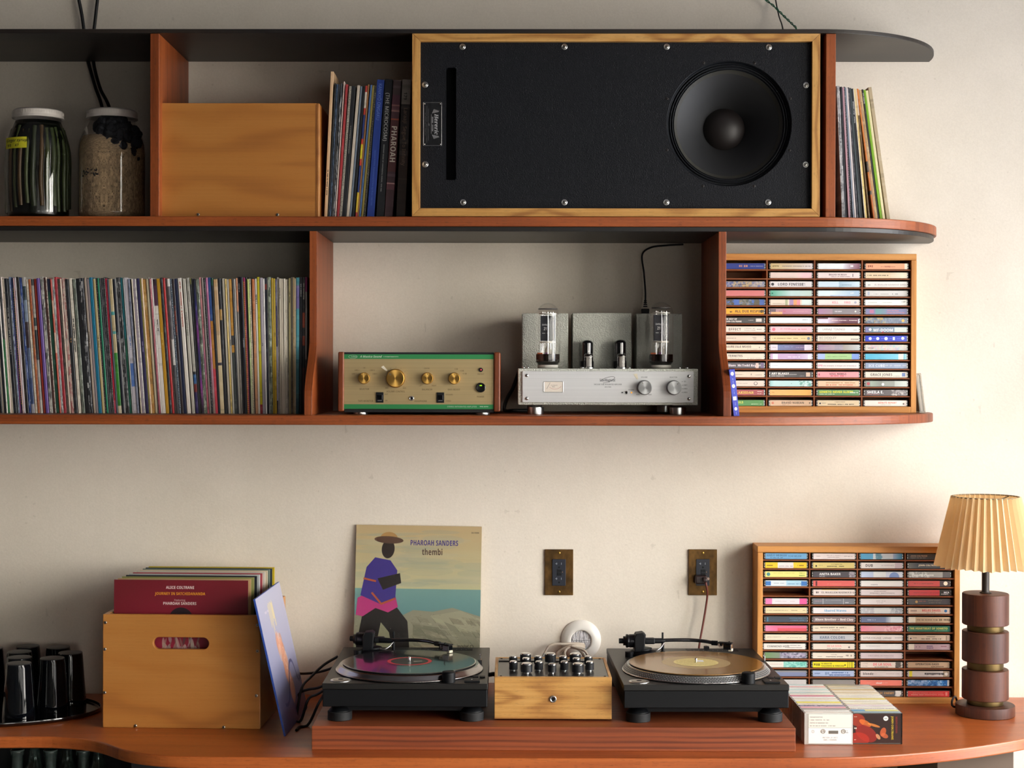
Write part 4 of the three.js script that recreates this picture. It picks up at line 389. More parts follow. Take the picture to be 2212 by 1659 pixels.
  [['slate lavender', 0x7c84a4, [['g', 0, 1, 0x7c88a8, 0x8088a8], ['r', 0, 1, 0x8e8c94, 0, 0.3]]], ['light blue lettered', 0xa4b4d4, [['l', 0.03, 0.18, 0.5, 0.34, 0x6a80b0], ['t', '♦', 0.21, 0.55, 0.7, 0x4a6aa8], ['l', 0.3, 0.38, 0.5, 0.8, 0x8098c4], ['l', 0.46, 0.84, 0.36, 0.34, 0x4a68a4], ['l', 0.4, 0.9, 0.74, 0.34, 0x4a68a4]]], ['silvery white', 0xd0c6c6, [['t', 'blonde', 0.06, 0.5, 0.52, 0x2e2a2a, 1], ['l', 0.28, 0.4, 0.52, 0.1, 0xa89c9c], ['l', 0.62, 0.94, 0.5, 0.12, 0x8a8080]]], ['white with a yellow end', 0xd4c8c0, [['r', 0.03, 0.1, 0xd8cc30], ['r', 0.84, 0.98, 0xb09a80], ['c', 0.92, 0.5, 0.26, 0xe0d8cc], ['t', '環境音楽', 0.12, 0.5, 0.5, 0x4a4442], ['l', 0.4, 0.82, 0.5, 0.6, 0x3a3432]]]],
  [['white partly hidden', 0xdcdad8, []], ['grey partly hidden', 0x8e8a88, []], ['salmon red', 0xe07868, [['t', 'cloud', 0.38, 0.5, 0.36, 0xf8ece4, 1], ['l', 0.52, 0.66, 0.5, 0.24, 0xf0a898], ['l', 0.16, 0.26, 0.5, 0.14, 0xf0a898]]], ['mottled blue', 0x2c68a4, [['n', 0, 0.5, [0x7a9cc4, 0xa8c0dc]], ['n', 0.5, 0.9, [0x4a88c0, 0xc8d8e8, 0x1f5490]], ['r', 0.95, 1, 0xd8d4d0]]]],
  [null, null, ['charcoal with orange lettering', 0x4c484a, [['t', 'PUBLIC ENEMY', 0.3, 0.42, 0.48, 0xc8904c, 1], ['l', 0.44, 0.62, 0.82, 0.16, 0xb07048], ['n', 0.86, 0.96, [0xd8d4d0]]]], ['bright red', 0xd03c38, [['l', 0.1, 0.84, 0.36, 0.2, 0xe88878], ['l', 0.08, 0.86, 0.66, 0.26, 0xf0a090], ['r', 0.9, 0.95, 0xe08878, 0.2, 0.8]]]],
];
const ORD = ['top', 'second', 'third', 'fourth', 'fifth', 'sixth', 'seventh', 'eighth', 'ninth', 'tenth', 'eleventh', 'twelfth', 'thirteenth', 'fourteenth', 'fifteenth', 'bottom'], COL = ['first', 'second', 'third', 'last'];
function rack(data, label, which, z, x0, x1, y0, floorY, colX, rowY, side) {     // pixel edges of the front; colX, rowY = first spine centre and pitch
  const L = at(x0, y0, z).x, R = at(x1, y0, z).x, top = at((x0 + x1) / 2, y0, z).y, h = top - floorY, D = 0.083, tk = 0.0135, t = thing('cassette_rack', label, 'rack', V(0, floorY, z));
  const fb = (a, b, c, d, g, o) => mesh('frame_board', uvm(span(a, b, -D, c, d, 0, 0.0012), g, o), M.pine, t);
  fb(L, h - 0.0155, R, h, 'x', which); fb(L, 0, R - 0.013, 0.0155, 'x', which + 0.4); fb(L, 0.0003, L + tk, h - 0.0157, 'y', which + 0.7); fb(R - tk + 0.0004, 0.0003, R + 0.0002, h - 0.0157, 'y', which + 1.1);
  mesh('back_panel', uvm(span(L + 0.002, 0.002, -D - 0.003, R - 0.002, h - 0.002, -D + 0.0005), 'x', 0.2), std(0x6a3f22, 0.7), t);
  const cx = (c) => at(colX[0] + colX[1] * c, y0 + 150, z).x, ry = (r) => at((x0 + x1) / 2, rowY[0] + rowY[1] * r, z).y - floorY;
  const slatMat = wood(T.pine, 0.6, { color: 0xa8846a });
  for (let r = 0; r < 15; r++) { const y = (ry(r) + ry(r + 1)) / 2; mesh('slat', uvm(span(L + tk, y - 0.0015, -D, R - tk, y + 0.0015, -0.0042), 'x', r * 0.31), slatMat, t); }
  for (let c = 0; c < 3; c++) { const x = (cx(c) + cx(c + 1)) / 2 - 0.0012; mesh('upright', uvm(span(x - 0.0017, 0.0155, -D, x + 0.0017, h - 0.0155, -0.0055), 'y', c * 0.4), slatMat, t); }
  data.forEach((row, r) => row.forEach((q, c) => {
    if (!q) return; const y = r < 15 ? (ry(r) + ry(r + 1)) / 2 + 0.0015 : 0.0155, rr = rng(r * 9 + c + which * 500), push = q[0].includes('pushed') ? -0.0035 : (rr() - 0.5) * 0.0012;
    cassette([q[1], q[2]], q[0] + ' cassette, ' + ORD[r] + ' row, ' + COL[c] + ' column, ' + (which ? 'lower' : 'upper') + ' rack', which ? 'cassettes in the lower rack' : 'cassettes in the upper rack', cx(c) + push, floorY + y + 0.0002, z - 0.006 - rr() * 0.003);
  }));
  return { L, R, h };
}
rack(UP, 'open pine cassette rack on the lower shelf behind the right divider', 0, 0.0872, 1547, 1980.4, 548, YL, [1607, 102.9], [573.3, 19.53]);
rack(LOW, 'open pine cassette rack on the counter beside the lamp', 1, 0.0875, 1636.4, 2074, 1180.5, YD, [1699, 103.2], [1201.3, 19.53]);
// ---- the two loose rows standing on the counter, spines up
const ROWS = [
  ['left', 0.6365, 0.1055, 0.2, 0.5255, [['white', 0xdde4ea], ['pale pink', 0xe4b4b4], ['white', 0xe2e0dc], ['pale aqua', 0xcfe0dc], ['white', 0xe6e4e0], ['teal edged white', 0xc4d4ce], ['cream', 0xe4dccf], ['pink', 0xd8889a], ['white', 0xe6e0dc], ['cream', 0xe0d4c4], ['white', 0xe8e4de], ['yellow', 0xe2d45a], ['cream', 0xe6dcc8], ['violet chequered', 0x8a809c], ['rose', 0xdca0ac], ['grey', 0x9a9590], ['white', 0xe4dfda], ['clear white', 0xe0d8ce]]],
  ['right', 0.7425, 0.1085, 0.2, 0.5185, [['grey', 0x9a948c], ['beige', 0xd0c2a8], ['grey white', 0xcac4b8], ['tan', 0xccb48a], ['cream', 0xe0d6c4], ['beige', 0xd6c6a8], ['cream', 0xe4dac6], ['white', 0xe6e2d8], ['cream', 0xe0d8c6], ['yellow', 0xdcca70], ['white', 0xe8e4dc], ['cream', 0xe2dac8], ['ivory', 0xe6dcc4], ['pale lilac', 0xd8c8cc], ['white', 0xe6e2da], ['speckled white', 0xd8d4cc], ['yellow and blue', 0xc0c07a], ['dark fronted', 0x8aa4b0]]],
];
const deskCase = (w) => mv(rbox(w, 0.0685, 0.0158, 0.0009, 1), 0, 0.03425, -0.0079);
for (const [side, x0, w, zb, zf, list] of ROWS) {
  const n = list.length, pitch = (zf - zb) / n, cg = deskCase(w);
  list.forEach(([name, col], i) => {
    const front = i === n - 1, r = rng(i + (side === 'left' ? 0 : 90)), dx = front ? 0 : (r() - 0.5) * 0.0012;
    const label = front ? (side === 'left' ? 'white cassette in a clear case, front one of the left standing row on the counter' : 'dark cassette case with red orange cover, front one of the right standing row') : name + ' cassette, ' + (i ? ORD[i] + ' from the back' : 'backmost') + ' in the ' + side + ' standing row';
    const t = thing('cassette', label, 'cassette', V(x0 + w / 2 + dx, YD + 0.0002, zb + pitch * (i + 1)), 'cassettes standing in the ' + side + ' row on the counter');
    mesh('case', cg, front && side === 'right' ? caseMat : clearCase, t);
    const ops = name.includes('chequered') ? [['n', 0, 0.6, [0x3a3448, 0xc0b0c8]]] : name.includes('speckled') ? [['l', 0, 1, 0.5, 0.5, 0x6a6660]] : name.includes('blue') ? [['r', 0, 0.3, 0x5a94b8], ['r', 0.3, 1, 0xd0cc7a]] : [['l', 0.2 + 0.3 * r(), 0.8, 0.5, 0.2, 0xa8a29a]];
    const cell = casCell(col, ops), g = casUV(mv(rbox(w - 0.006, 0.0128, 0.001, 0.0003, 1), 0, 0.0064, 0), cell, w, 0.0128); g.rotateX(-Math.PI / 2); mv(g, 0, 0.0687, -0.0015);
    mesh('inlay_card', g, casMat, t);
    if (!front) return;
    const [fc, f] = canvas(440, 280), rr = rng(4);
    if (side === 'left') {
      f.fillStyle = '#e8e2d8'; f.fillRect(0, 0, 440, 280); [28, 56, 84, 112].forEach((y, k) => scribble(f, 14, [150, 210, 200, 270][k], y, 13, 0x8a847c, rr));
      f.fillStyle = '#f0eeea'; f.fillRect(0, 132, 440, 148); f.fillStyle = '#8a857c'; f.fillRect(0, 130, 440, 2);
      f.save(); f.translate(220, 232); f.rotate(Math.PI); f.fillStyle = '#4a4642'; f.font = '17px monospace'; f.textAlign = 'center'; f.fillText('NANAKULI SONS', 0, -8); f.fillText('LIVE AT KUILIMA', 0, 14); f.restore();
      f.strokeStyle = '#4a4642'; f.lineWidth = 2; f.beginPath(); f.arc(46, 166, 13, 0, 7); f.stroke(); f.fillStyle = '#4a4642'; f.font = '18px sans-serif'; f.fillText('2', 41, 172); scribble(f, 376, 404, 160, 10, 0x4a4642, rr); scribble(f, 376, 404, 176, 10, 0x4a4642, rr);
    } else {                                                    // a plain dark cover with warm patches
      f.fillStyle = '#2a1614'; f.fillRect(0, 0, 440, 280);
      for (const [x, y, a, b, rot, c] of [[40, 60, 70, 60, 0.2, '#a8341c'], [110, 90, 60, 26, 0.5, '#d8702c'], [120, 190, 110, 70, 0.6, '#9c2018'], [60, 240, 90, 60, 0.2, '#b02a1c'], [190, 110, 60, 12, 0.3, '#e08838'], [275, 175, 26, 44, 0.3, '#d06030'], [290, 210, 34, 22, 0.5, '#c86438'], [230, 220, 30, 16, 1, '#e0a070']]) { f.fillStyle = c; f.globalAlpha = 0.8; f.beginPath(); f.ellipse(x, y, a, b, rot, 0, 7); f.fill(); } f.globalAlpha = 1;
      f.fillStyle = '#f0ece4'; f.beginPath(); f.arc(300, 44, 23, 0, 7); f.fill(); f.fillStyle = '#4a4440'; f.fillRect(284, 40, 32, 4); f.fillRect(288, 48, 24, 3);
      f.save(); f.translate(352, 24); f.rotate(Math.PI / 2); f.fillStyle = '#d8c028'; f.font = 'bold 26px serif'; f.fillText('JOHN COLTRANE', 0, 0); f.restore();
      f.save(); f.translate(390, 24); f.rotate(Math.PI / 2); f.fillStyle = '#a02a20'; f.font = 'bold 22px serif'; f.fillText('MEDITATIONS', 0, 0); f.restore();
      scribble(f, 8, 36, 30, 12, 0xc8b8a8, rr); scribble(f, 10, 30, 140, 22, 0xe8e0d4, rr); scribble(f, 10, 26, 250, 14, 0xd8d0c4, rr);
    }
    const m2 = phys(0xffffff, 0.3, 0, { map: canvasTex(fc), clearcoat: 0.6, clearcoatRoughness: 0.1 }), a = side === 'left' ? -w / 2 + 0.009 : -w / 2 + 0.0015, b = w / 2 - 0.003;
    mesh('front_card', uvFront(span(a, 0.003, 0, b, 0.0665, 0.0006), a, 0.003, b, 0.0665), m2, t);
    if (side === 'left') {
      for (const x of [-0.0115, 0.0325]) { const g2 = new THREE.TorusGeometry(0.0042, 0.0009, 8, 24); mesh('reel_hub', mv(merge([g2, ...[0, 1, 2].map((k) => box(0.0014, 0.004, 0.001).translate(0, 0.0025, 0).rotateZ(k * 2.094))]), x, 0.0295, 0.0008), std(0xa8a49c, 0.5), t); }
      mesh('tape_window', mv(rbox(0.021, 0.0068, 0.0008, 0.0003, 1), 0.0105, 0.0275, 0.0007), std(0x6a665e, 0.3), t);
      mesh('case_edge', span(-w / 2 + 0.001, 0.0005, 0.0002, w / 2 - 0.001, 0.0025, 0.0012), M.glass, t);
    } else mesh('case_edge', span(w / 2 - 0.0028, 0.001, -0.0002, w / 2 - 0.0002, 0.0675, 0.001), M.blackGloss, t);
  });
}
// ---- two odd cassettes at the ends of the upper rack
{
  const a = at(1589, 893, 0.34), lean = 0.105, t = thing('cassette', 'vivid blue pictogram cassette leaning upright against the right divider of the lower shelf', 'cassette', V(at(1597.5, 897, 0.40).x, YL + 0.0002, 0.40));
  const hgt = (897 - 800) / 97 * 0.1065, cell = casCell(0x0e2cb4, [['c', 0.1, 0.5, 0.28, 0xe0e6fa], ['l', 0.2, 0.3, 0.5, 0.14, 0xb8c4f4], ['c', 0.36, 0.5, 0.28, 0xe0e6fa], ['l', 0.44, 0.52, 0.5, 0.14, 0xb8c4f4], ['r', 0.58, 0.66, 0xe0e6fa, 0.2, 0.8], ['l', 0.7, 0.76, 0.5, 0.14, 0xb8c4f4], ['c', 0.84, 0.5, 0.25, 0xe0e6fa], ['l', 0.9, 0.96, 0.5, 0.14, 0xb8c4f4]]);
  mesh('case', mv(rbox(0.0132, hgt, 0.062, 0.0008, 1), -0.0066, hgt / 2, -0.032), std(0x0e2898, 0.5), t);
  const g = casUV(mv(rbox(hgt - 0.001, 0.0124, 0.0012, 0.0003, 1), 0, 0.0062, 0), cell, hgt, 0.0124); g.rotateZ(-Math.PI / 2); mv(g, -0.0128, hgt / 2, -0.0006);
  mesh('inlay_card', g, casMat, t); t.rotation.z = lean;
  const c = thing('cassette_case', 'clear empty looking cassette case leaning on the right side of the upper rack', 'cassette case', V(at(1999, 889, 0.08).x, YL + 0.0004, 0.085));
  mesh('case', mv(rbox(0.0155, 0.098, 0.068, 0.001, 1), -0.0078, 0.049, -0.034), phys(0xd8d4cc, 0.1, 0, { transmission: 0.85, thickness: 0, ior: 1.45 }), c);
  mesh('inlay_card', merge([mv(box(0.0006, 0.09, 0.06), -0.0134, 0.049, -0.034), mv(box(0.0008, 0.09, 0.06), -0.003, 0.049, -0.034)]), std(0x8a7a4c, 0.6), c, 'olive folded card');
  mesh('tape_shell', mv(rbox(0.007, 0.09, 0.058, 0.001, 1), -0.0078, 0.049, -0.034), std(0xdcd6cc, 0.4), c); c.rotation.z = 0.125;
}

// ================================================================ on the upper shelves
// screw with a cross recess, facing +z
const screwHead = (r) => { const g = lathe([[0.0001, r * 0.32], [r * 0.5, r * 0.34], [r * 0.85, r * 0.2], [r, 0.0001], [r, -r * 0.2], [0.0001, -r * 0.2]], 20); g.rotateX(Math.PI / 2); return g; };
const crossSlot = (r) => merge([mv(box(r * 1.1, r * 0.22, r * 0.1), 0, 0, r * 0.34), mv(box(r * 0.22, r * 1.1, r * 0.1), 0, 0, r * 0.34)]);
function screw(parent, x, y, z, r, mat = M.screw, washer = false, name = 'screw') {
  const m = mesh(name, screwHead(r), mat, parent); m.position.set(x, y, z); m.rotation.z = x * 37 + y * 53;
  mesh('cross_slot', crossSlot(r), M.dark, m);
  if (washer) mesh('washer', lathe([[r * 1.02, -0.0004], [r * 1.55, -0.0004], [r * 1.5, 0.0006], [r * 1.1, 0.0009], [r * 1.02, 0.0004]], 24).rotateX(Math.PI / 2), M.steel, m);
  return m;
}
// ---- preserving jars
function jar(px, label, fill) {
  const c = at(px, 466, 0.19), s = (DIST - 0.19) / FOC, R = 72 * s, h = at(px, 240, 0.19).y - YM, t = thing('glass_jar', label, 'jar', V(c.x, YM, 0.19), 'gallon jars on the middle shelf');
  const prof = [[0.001, 0.002], [R * 0.85, 0.002], [R * 0.97, 0.008], [R, 0.02], [R, h * 0.62], [R * 0.97, h * 0.72], [R * 0.86, h * 0.82], [R * 0.74, h * 0.88], [R * 0.7, h * 0.91], [R * 0.7, h * 0.985]];
  mesh('glass_body', lathe(prof, 72), M.glass, t);
  const L = R * 0.75, lid = []; for (let i = 0; i <= 120; i++) lid.push(i);
  const lg = lathe([[0.0001, h + 0.0005], [L * 0.9, h + 0.001], [L * 0.93, h - 0.001], [L * 0.97, h - 0.0015], [L, h - 0.004], [L, h - 0.011], [L * 0.985, h - 0.0125], [L, h - 0.014], [L, h - 0.0175], [L * 1.02, h - 0.0185], [L * 1.01, h - 0.0198], [L * 0.9, h - 0.0195]], 80);
  const lm = mesh('lid', lg, std(0xd9d2ca, 0.4), t);
  mesh('lid_ridges', merge([...Array(60)].map((_, i) => mv(box(0.0009, 0.006, 0.0008), 0, h - 0.0075, L).rotateY(i / 60 * 2 * Math.PI))), std(0xcfc8c0, 0.4), lm).userData.kind = 'stuff';
  fill(t, R, h); return t;
}
jar(82.5, 'glass jar of green stalks in dark syrup with a yellow handwritten label', (t, R, h) => {
  const b = R * 0.9;
  mesh('syrup', lathe([[0.001, 0.005], [b * 0.9, 0.005], [b, 0.015], [b, h * 0.64], [b * 0.96, h * 0.74], [b * 0.84, h * 0.83], [b * 0.74, h * 0.9], [0.001, h * 0.93]], 48), phys(0x050a05, 0.25, 0), t);
  const r = rng(8);
  for (let i = 0; i < 15; i++) {
    const a = -0.15 + (i / 14) * Math.PI + (r() - 0.5) * 0.1, q = b * 1.005, top = h * (0.8 + 0.05 * r()), x = Math.cos(a), z = Math.sin(a), rr = 0.0042 + r() * 0.003;
    const g = tube([V(x * q * 0.99, 0.018 + 0.02 * r(), z * q * 0.99), V(Math.cos(a + 0.05) * q, h * 0.35, Math.sin(a + 0.05) * q), V(Math.cos(a + 0.02) * q * 0.99, h * 0.62, Math.sin(a + 0.02) * q * 0.99), V(x * q * 0.8, top, z * q * 0.8)], rr, 18, 7);
    mesh('stalk', g, std([0x2c3812, 0x20290c, 0x37401a, 0x1a220a, 0x4a3414][Math.floor(r() * 5)], 0.5), t);
  }
  const [c, f] = canvas(256, 110); f.fillStyle = '#d8d42c'; f.fillRect(0, 0, 256, 110); f.fillStyle = '#2c2a18'; f.font = 'bold italic 40px sans-serif'; f.fillText('Ginger syrup', 12, 46); f.font = 'bold italic 36px sans-serif'; f.fillText('9/5     KT', 30, 94);
  const a0 = -0.86, a1 = -0.04, n = 14, pos = [], uv = [], idx = [], y0 = at(80, 319, 0.19 + R).y - YM, y1 = at(80, 295, 0.19 + R).y - YM;
  for (let i = 0; i <= n; i++) { const a = lerp(a0, a1, i / n); for (const k of [0, 1]) { pos.push(Math.sin(a) * (R + 0.0006), k ? y1 : y0, Math.cos(a) * (R + 0.0006)); uv.push(i / n, k); } if (i) { const q = i * 2; idx.push(q - 2, q, q - 1, q - 1, q, q + 1); } }
  const g = new THREE.BufferGeometry(); g.setAttribute('position', new THREE.Float32BufferAttribute(pos, 3)); g.setAttribute('uv', new THREE.Float32BufferAttribute(uv, 2)); g.setIndex(idx); g.computeVertexNormals();
  mesh('paper_label', g, std(0xffffff, 0.7, 0, { map: canvasTex(c), side: THREE.DoubleSide }), t, 'yellow handwritten label');
});
jar(242, 'glass jar of beige grain with black clumps under its white lid', (t, R, h) => {
  const b = R * 0.965;
  const tex = dataTex(256, 256, (x, y) => { const n = fbm(x / 7, y / 7, 3), d = noise(x / 2.2, y / 2.2) > 0.83 ? 0.55 : 1; return [176, 150, 116].map((v) => v * (0.72 + 0.5 * n) * d); }, true); tex.repeat.set(4, 4);
  const g = lathe([[0.001, 0.004], [b * 0.86, 0.004], [b * 0.98, 0.01], [b, 0.02], [b, h * 0.6], [b * 0.97, h * 0.7], [b * 0.9, h * 0.76], [b * 0.5, h * 0.78], [0.001, h * 0.78]], 64);
  mesh('grain', g, std(0xffffff, 0.95, 0, { map: tex, bumpMap: tex, bumpScale: 0.002 }), t, 'beige granular filling').userData.kind = 'stuff';
  const r = rng(21), lumps = [];
  for (const [a, y, s] of [[0.15, 0.76, 1.3], [-0.5, 0.84, 1.1], [-0.1, 0.85, 1.5], [0.25, 0.86, 1.6], [0.6, 0.86, 1.6], [0.95, 0.83, 1.5], [1.2, 0.78, 1.4], [0.45, 0.75, 1.5], [0.75, 0.74, 1.5], [1.05, 0.7, 1.4], [0.3, 0.8, 1.4], [0.65, 0.8, 1.4], [-0.15, 0.79, 1], [0.95, 0.62, 1], [1.15, 0.56, 0.8], [0.6, 0.66, 1], [0.35, 0.69, 0.9]]) {
    const q = new THREE.IcosahedronGeometry(0.014 * s, 3), p = q.attributes.position;
    for (let i = 0; i < p.count; i++) { const k = 0.7 + 0.6 * fbm(p.getX(i) * 150 + a * 9, p.getY(i) * 150 + p.getZ(i) * 90, 3); p.setXYZ(i, p.getX(i) * k, p.getY(i) * k, p.getZ(i) * k); }
    q.computeVertexNormals(); const rad = b * (y > 0.82 ? 0.58 : y > 0.73 ? 0.78 : 0.86); lumps.push(mv(q, Math.sin(a) * rad, h * y, Math.cos(a) * rad));
  }
  mesh('black_clump', merge(lumps), std(0x14161c, 0.85), t, 'dark clumps near the top').userData.kind = 'stuff';
  const specks = [...Array(26)].map((_, i) => { const a = -0.8 + r() * 0.62, y = h * (0.42 + (r() - 0.5) * 0.07); return mv(new THREE.IcosahedronGeometry(0.0014 + r() * 0.0016, 0), Math.sin(a) * b * 1.002, y, Math.cos(a) * b * 1.002); });
  mesh('dark_specks', merge(specks), std(0x2a2424, 0.9), t).userData.kind = 'stuff';
});
// ---- cables that come down behind the topmost board
single('black_cable', tube([at(165, -30, 0.008).setZ(0.012), at(178, 40, 0.012), at(186, 110, 0.012), at(190, 131, 0.012), at(205, 185, 0.02), at(222, 240, 0.04), V(at(228, 300, 0.05).x, YM + 0.03, 0.05), V(at(235, 440, 0.04).x, YM + 0.006, 0.03)], 0.0042, 60), M.cable, 'left thick black cable hanging behind the grain jar', 'cable');
single('black_cable', tube([at(214, -30, 0.012), at(206, 40, 0.012), at(200, 100, 0.012), at(203, 140, 0.014), at(216, 190, 0.026), at(238, 240, 0.06), V(at(250, 300, 0.06).x, YM + 0.03, 0.06), V(at(270, 440, 0.04).x, YM + 0.006, 0.03)], 0.0042, 60), M.cable, 'right thick black cable crossing down behind the grain jar', 'cable');
{
  const w = [at(1630, -16, 0.02), at(1668, 10, 0.03), at(1695, 36, 0.05), at(1719, 59, 0.09)], line = new THREE.CatmullRomCurve3(w), tw = (ph) => { const p = []; for (let i = 0; i <= 48; i++) { const q = line.getPoint(i / 48), a = i * 0.62 + ph; p.push(q.add(V(Math.cos(a) * 0.0016, Math.sin(a) * 0.0012, Math.sin(a) * 0.0016))); } return tube(p, 0.0013, 110, 6); };
  const end = at(1719, 59, 0.09), low = V(end.x + 0.01, YT + 0.001, 0.11);
  single('twisted_wire', merge([tw(0), tw(Math.PI), tube([end, low], 0.002, 6)]), std(0x1f6a4c, 0.5), 'thin green twisted pair of wires above the speaker', 'wire');
  single('black_wire', tube([at(1673, -14, 0.02), at(1678, 14, 0.025), at(1683, 36, 0.04), at(1690, 58, 0.07), V(at(1692, 60, 0.08).x, YT + 0.002, 0.1)], 0.0017, 40), M.cable, 'thin black wire crossing a green wire above the speaker', 'wire');
}
// ---- crates: made once with their parts
const PLY = 0.012;
const plyTex = (() => { const t = dataTex(8, 64, (x, y) => { const b = Math.floor(y / 64 * 5) % 2; return b ? [150, 98, 48] : [222, 166, 96]; }, true); t.repeat.set(1, 1 / PLY); return t; })();
function crateBox(t, w, h, d, slot, o) {
  mesh('side_panel', uvm(span(-w / 2, 0.0004, -d, -w / 2 + PLY, h, -0.0004, 0.003), 'z', o), M.maple, t); mesh('side_panel', uvm(span(w / 2 - PLY, 0.0004, -d, w / 2, h, -0.0004, 0.003), 'z', o + 1), M.maple, t);
  mesh('bottom_panel', uvm(span(-w / 2 + PLY, 0.0004, -d + PLY, w / 2 - PLY, 0.0094, -PLY), 'x', o), M.maple, t);
  if (slot) {
    const [a, b, c, e] = slot, holes = [roundRect(a, b, c, e, (e - b) / 2 - 0.0001, THREE.Path)];
    for (const z of [-PLY, -d]) mesh(z === -d ? 'back_panel' : 'front_panel', uvm(mv(prism(roundRect(z === -d ? -w / 2 + PLY : -w / 2, 0, z === -d ? w / 2 - PLY : w / 2, h, 0.003), PLY, 0.0018, holes, 16), 0, 0, z), 'x', o + 0.3), M.maple, t);
  }
}
{ // the closed crate on the middle shelf
  const z = 0.305, x0 = at(343, 300, z).x, x1 = at(690.5, 300, z).x, w = x1 - x0, h = at(500, 222.5, z).y - YM, t = thing('wooden_crate', 'plain maple plywood crate turned panel forward between jars and records', 'crate', V((x0 + x1) / 2, YM, z));
  crateBox(t, w, h, 0.27, null, 3);
  mesh('front_panel', uvm(mv(rbox(w - 0.013, h - 0.0006, PLY, 0.0012), -0.0015, h / 2 + 0.0002, -PLY / 2), 'x', 0.15), M.maple, t);
  mesh('back_panel', uvm(span(-w / 2 + PLY, 0.001, -0.27, w / 2 - PLY, h, -0.258), 'x', 0.5), M.maple, t); mesh('top_panel', uvm(span(-w / 2 + PLY, h - 0.0105, -0.258, w / 2 - PLY, h - 0.0006, -PLY), 'x', 0.8), M.maple, t);
  for (const x of [-w / 2 + 0.0022, w / 2 - 0.0092, w / 2 - 0.0062]) mesh('plywood_edge', span(x, 0.002, -0.001, x + 0.0009, h - 0.003, 0.0004), std(0x7a4a22, 0.7), t);
  for (const px of [428, 599.5]) screw(t, at(px, 460, z).x - t.position.x, 0.0075, 0.0006, 0.0036);
}
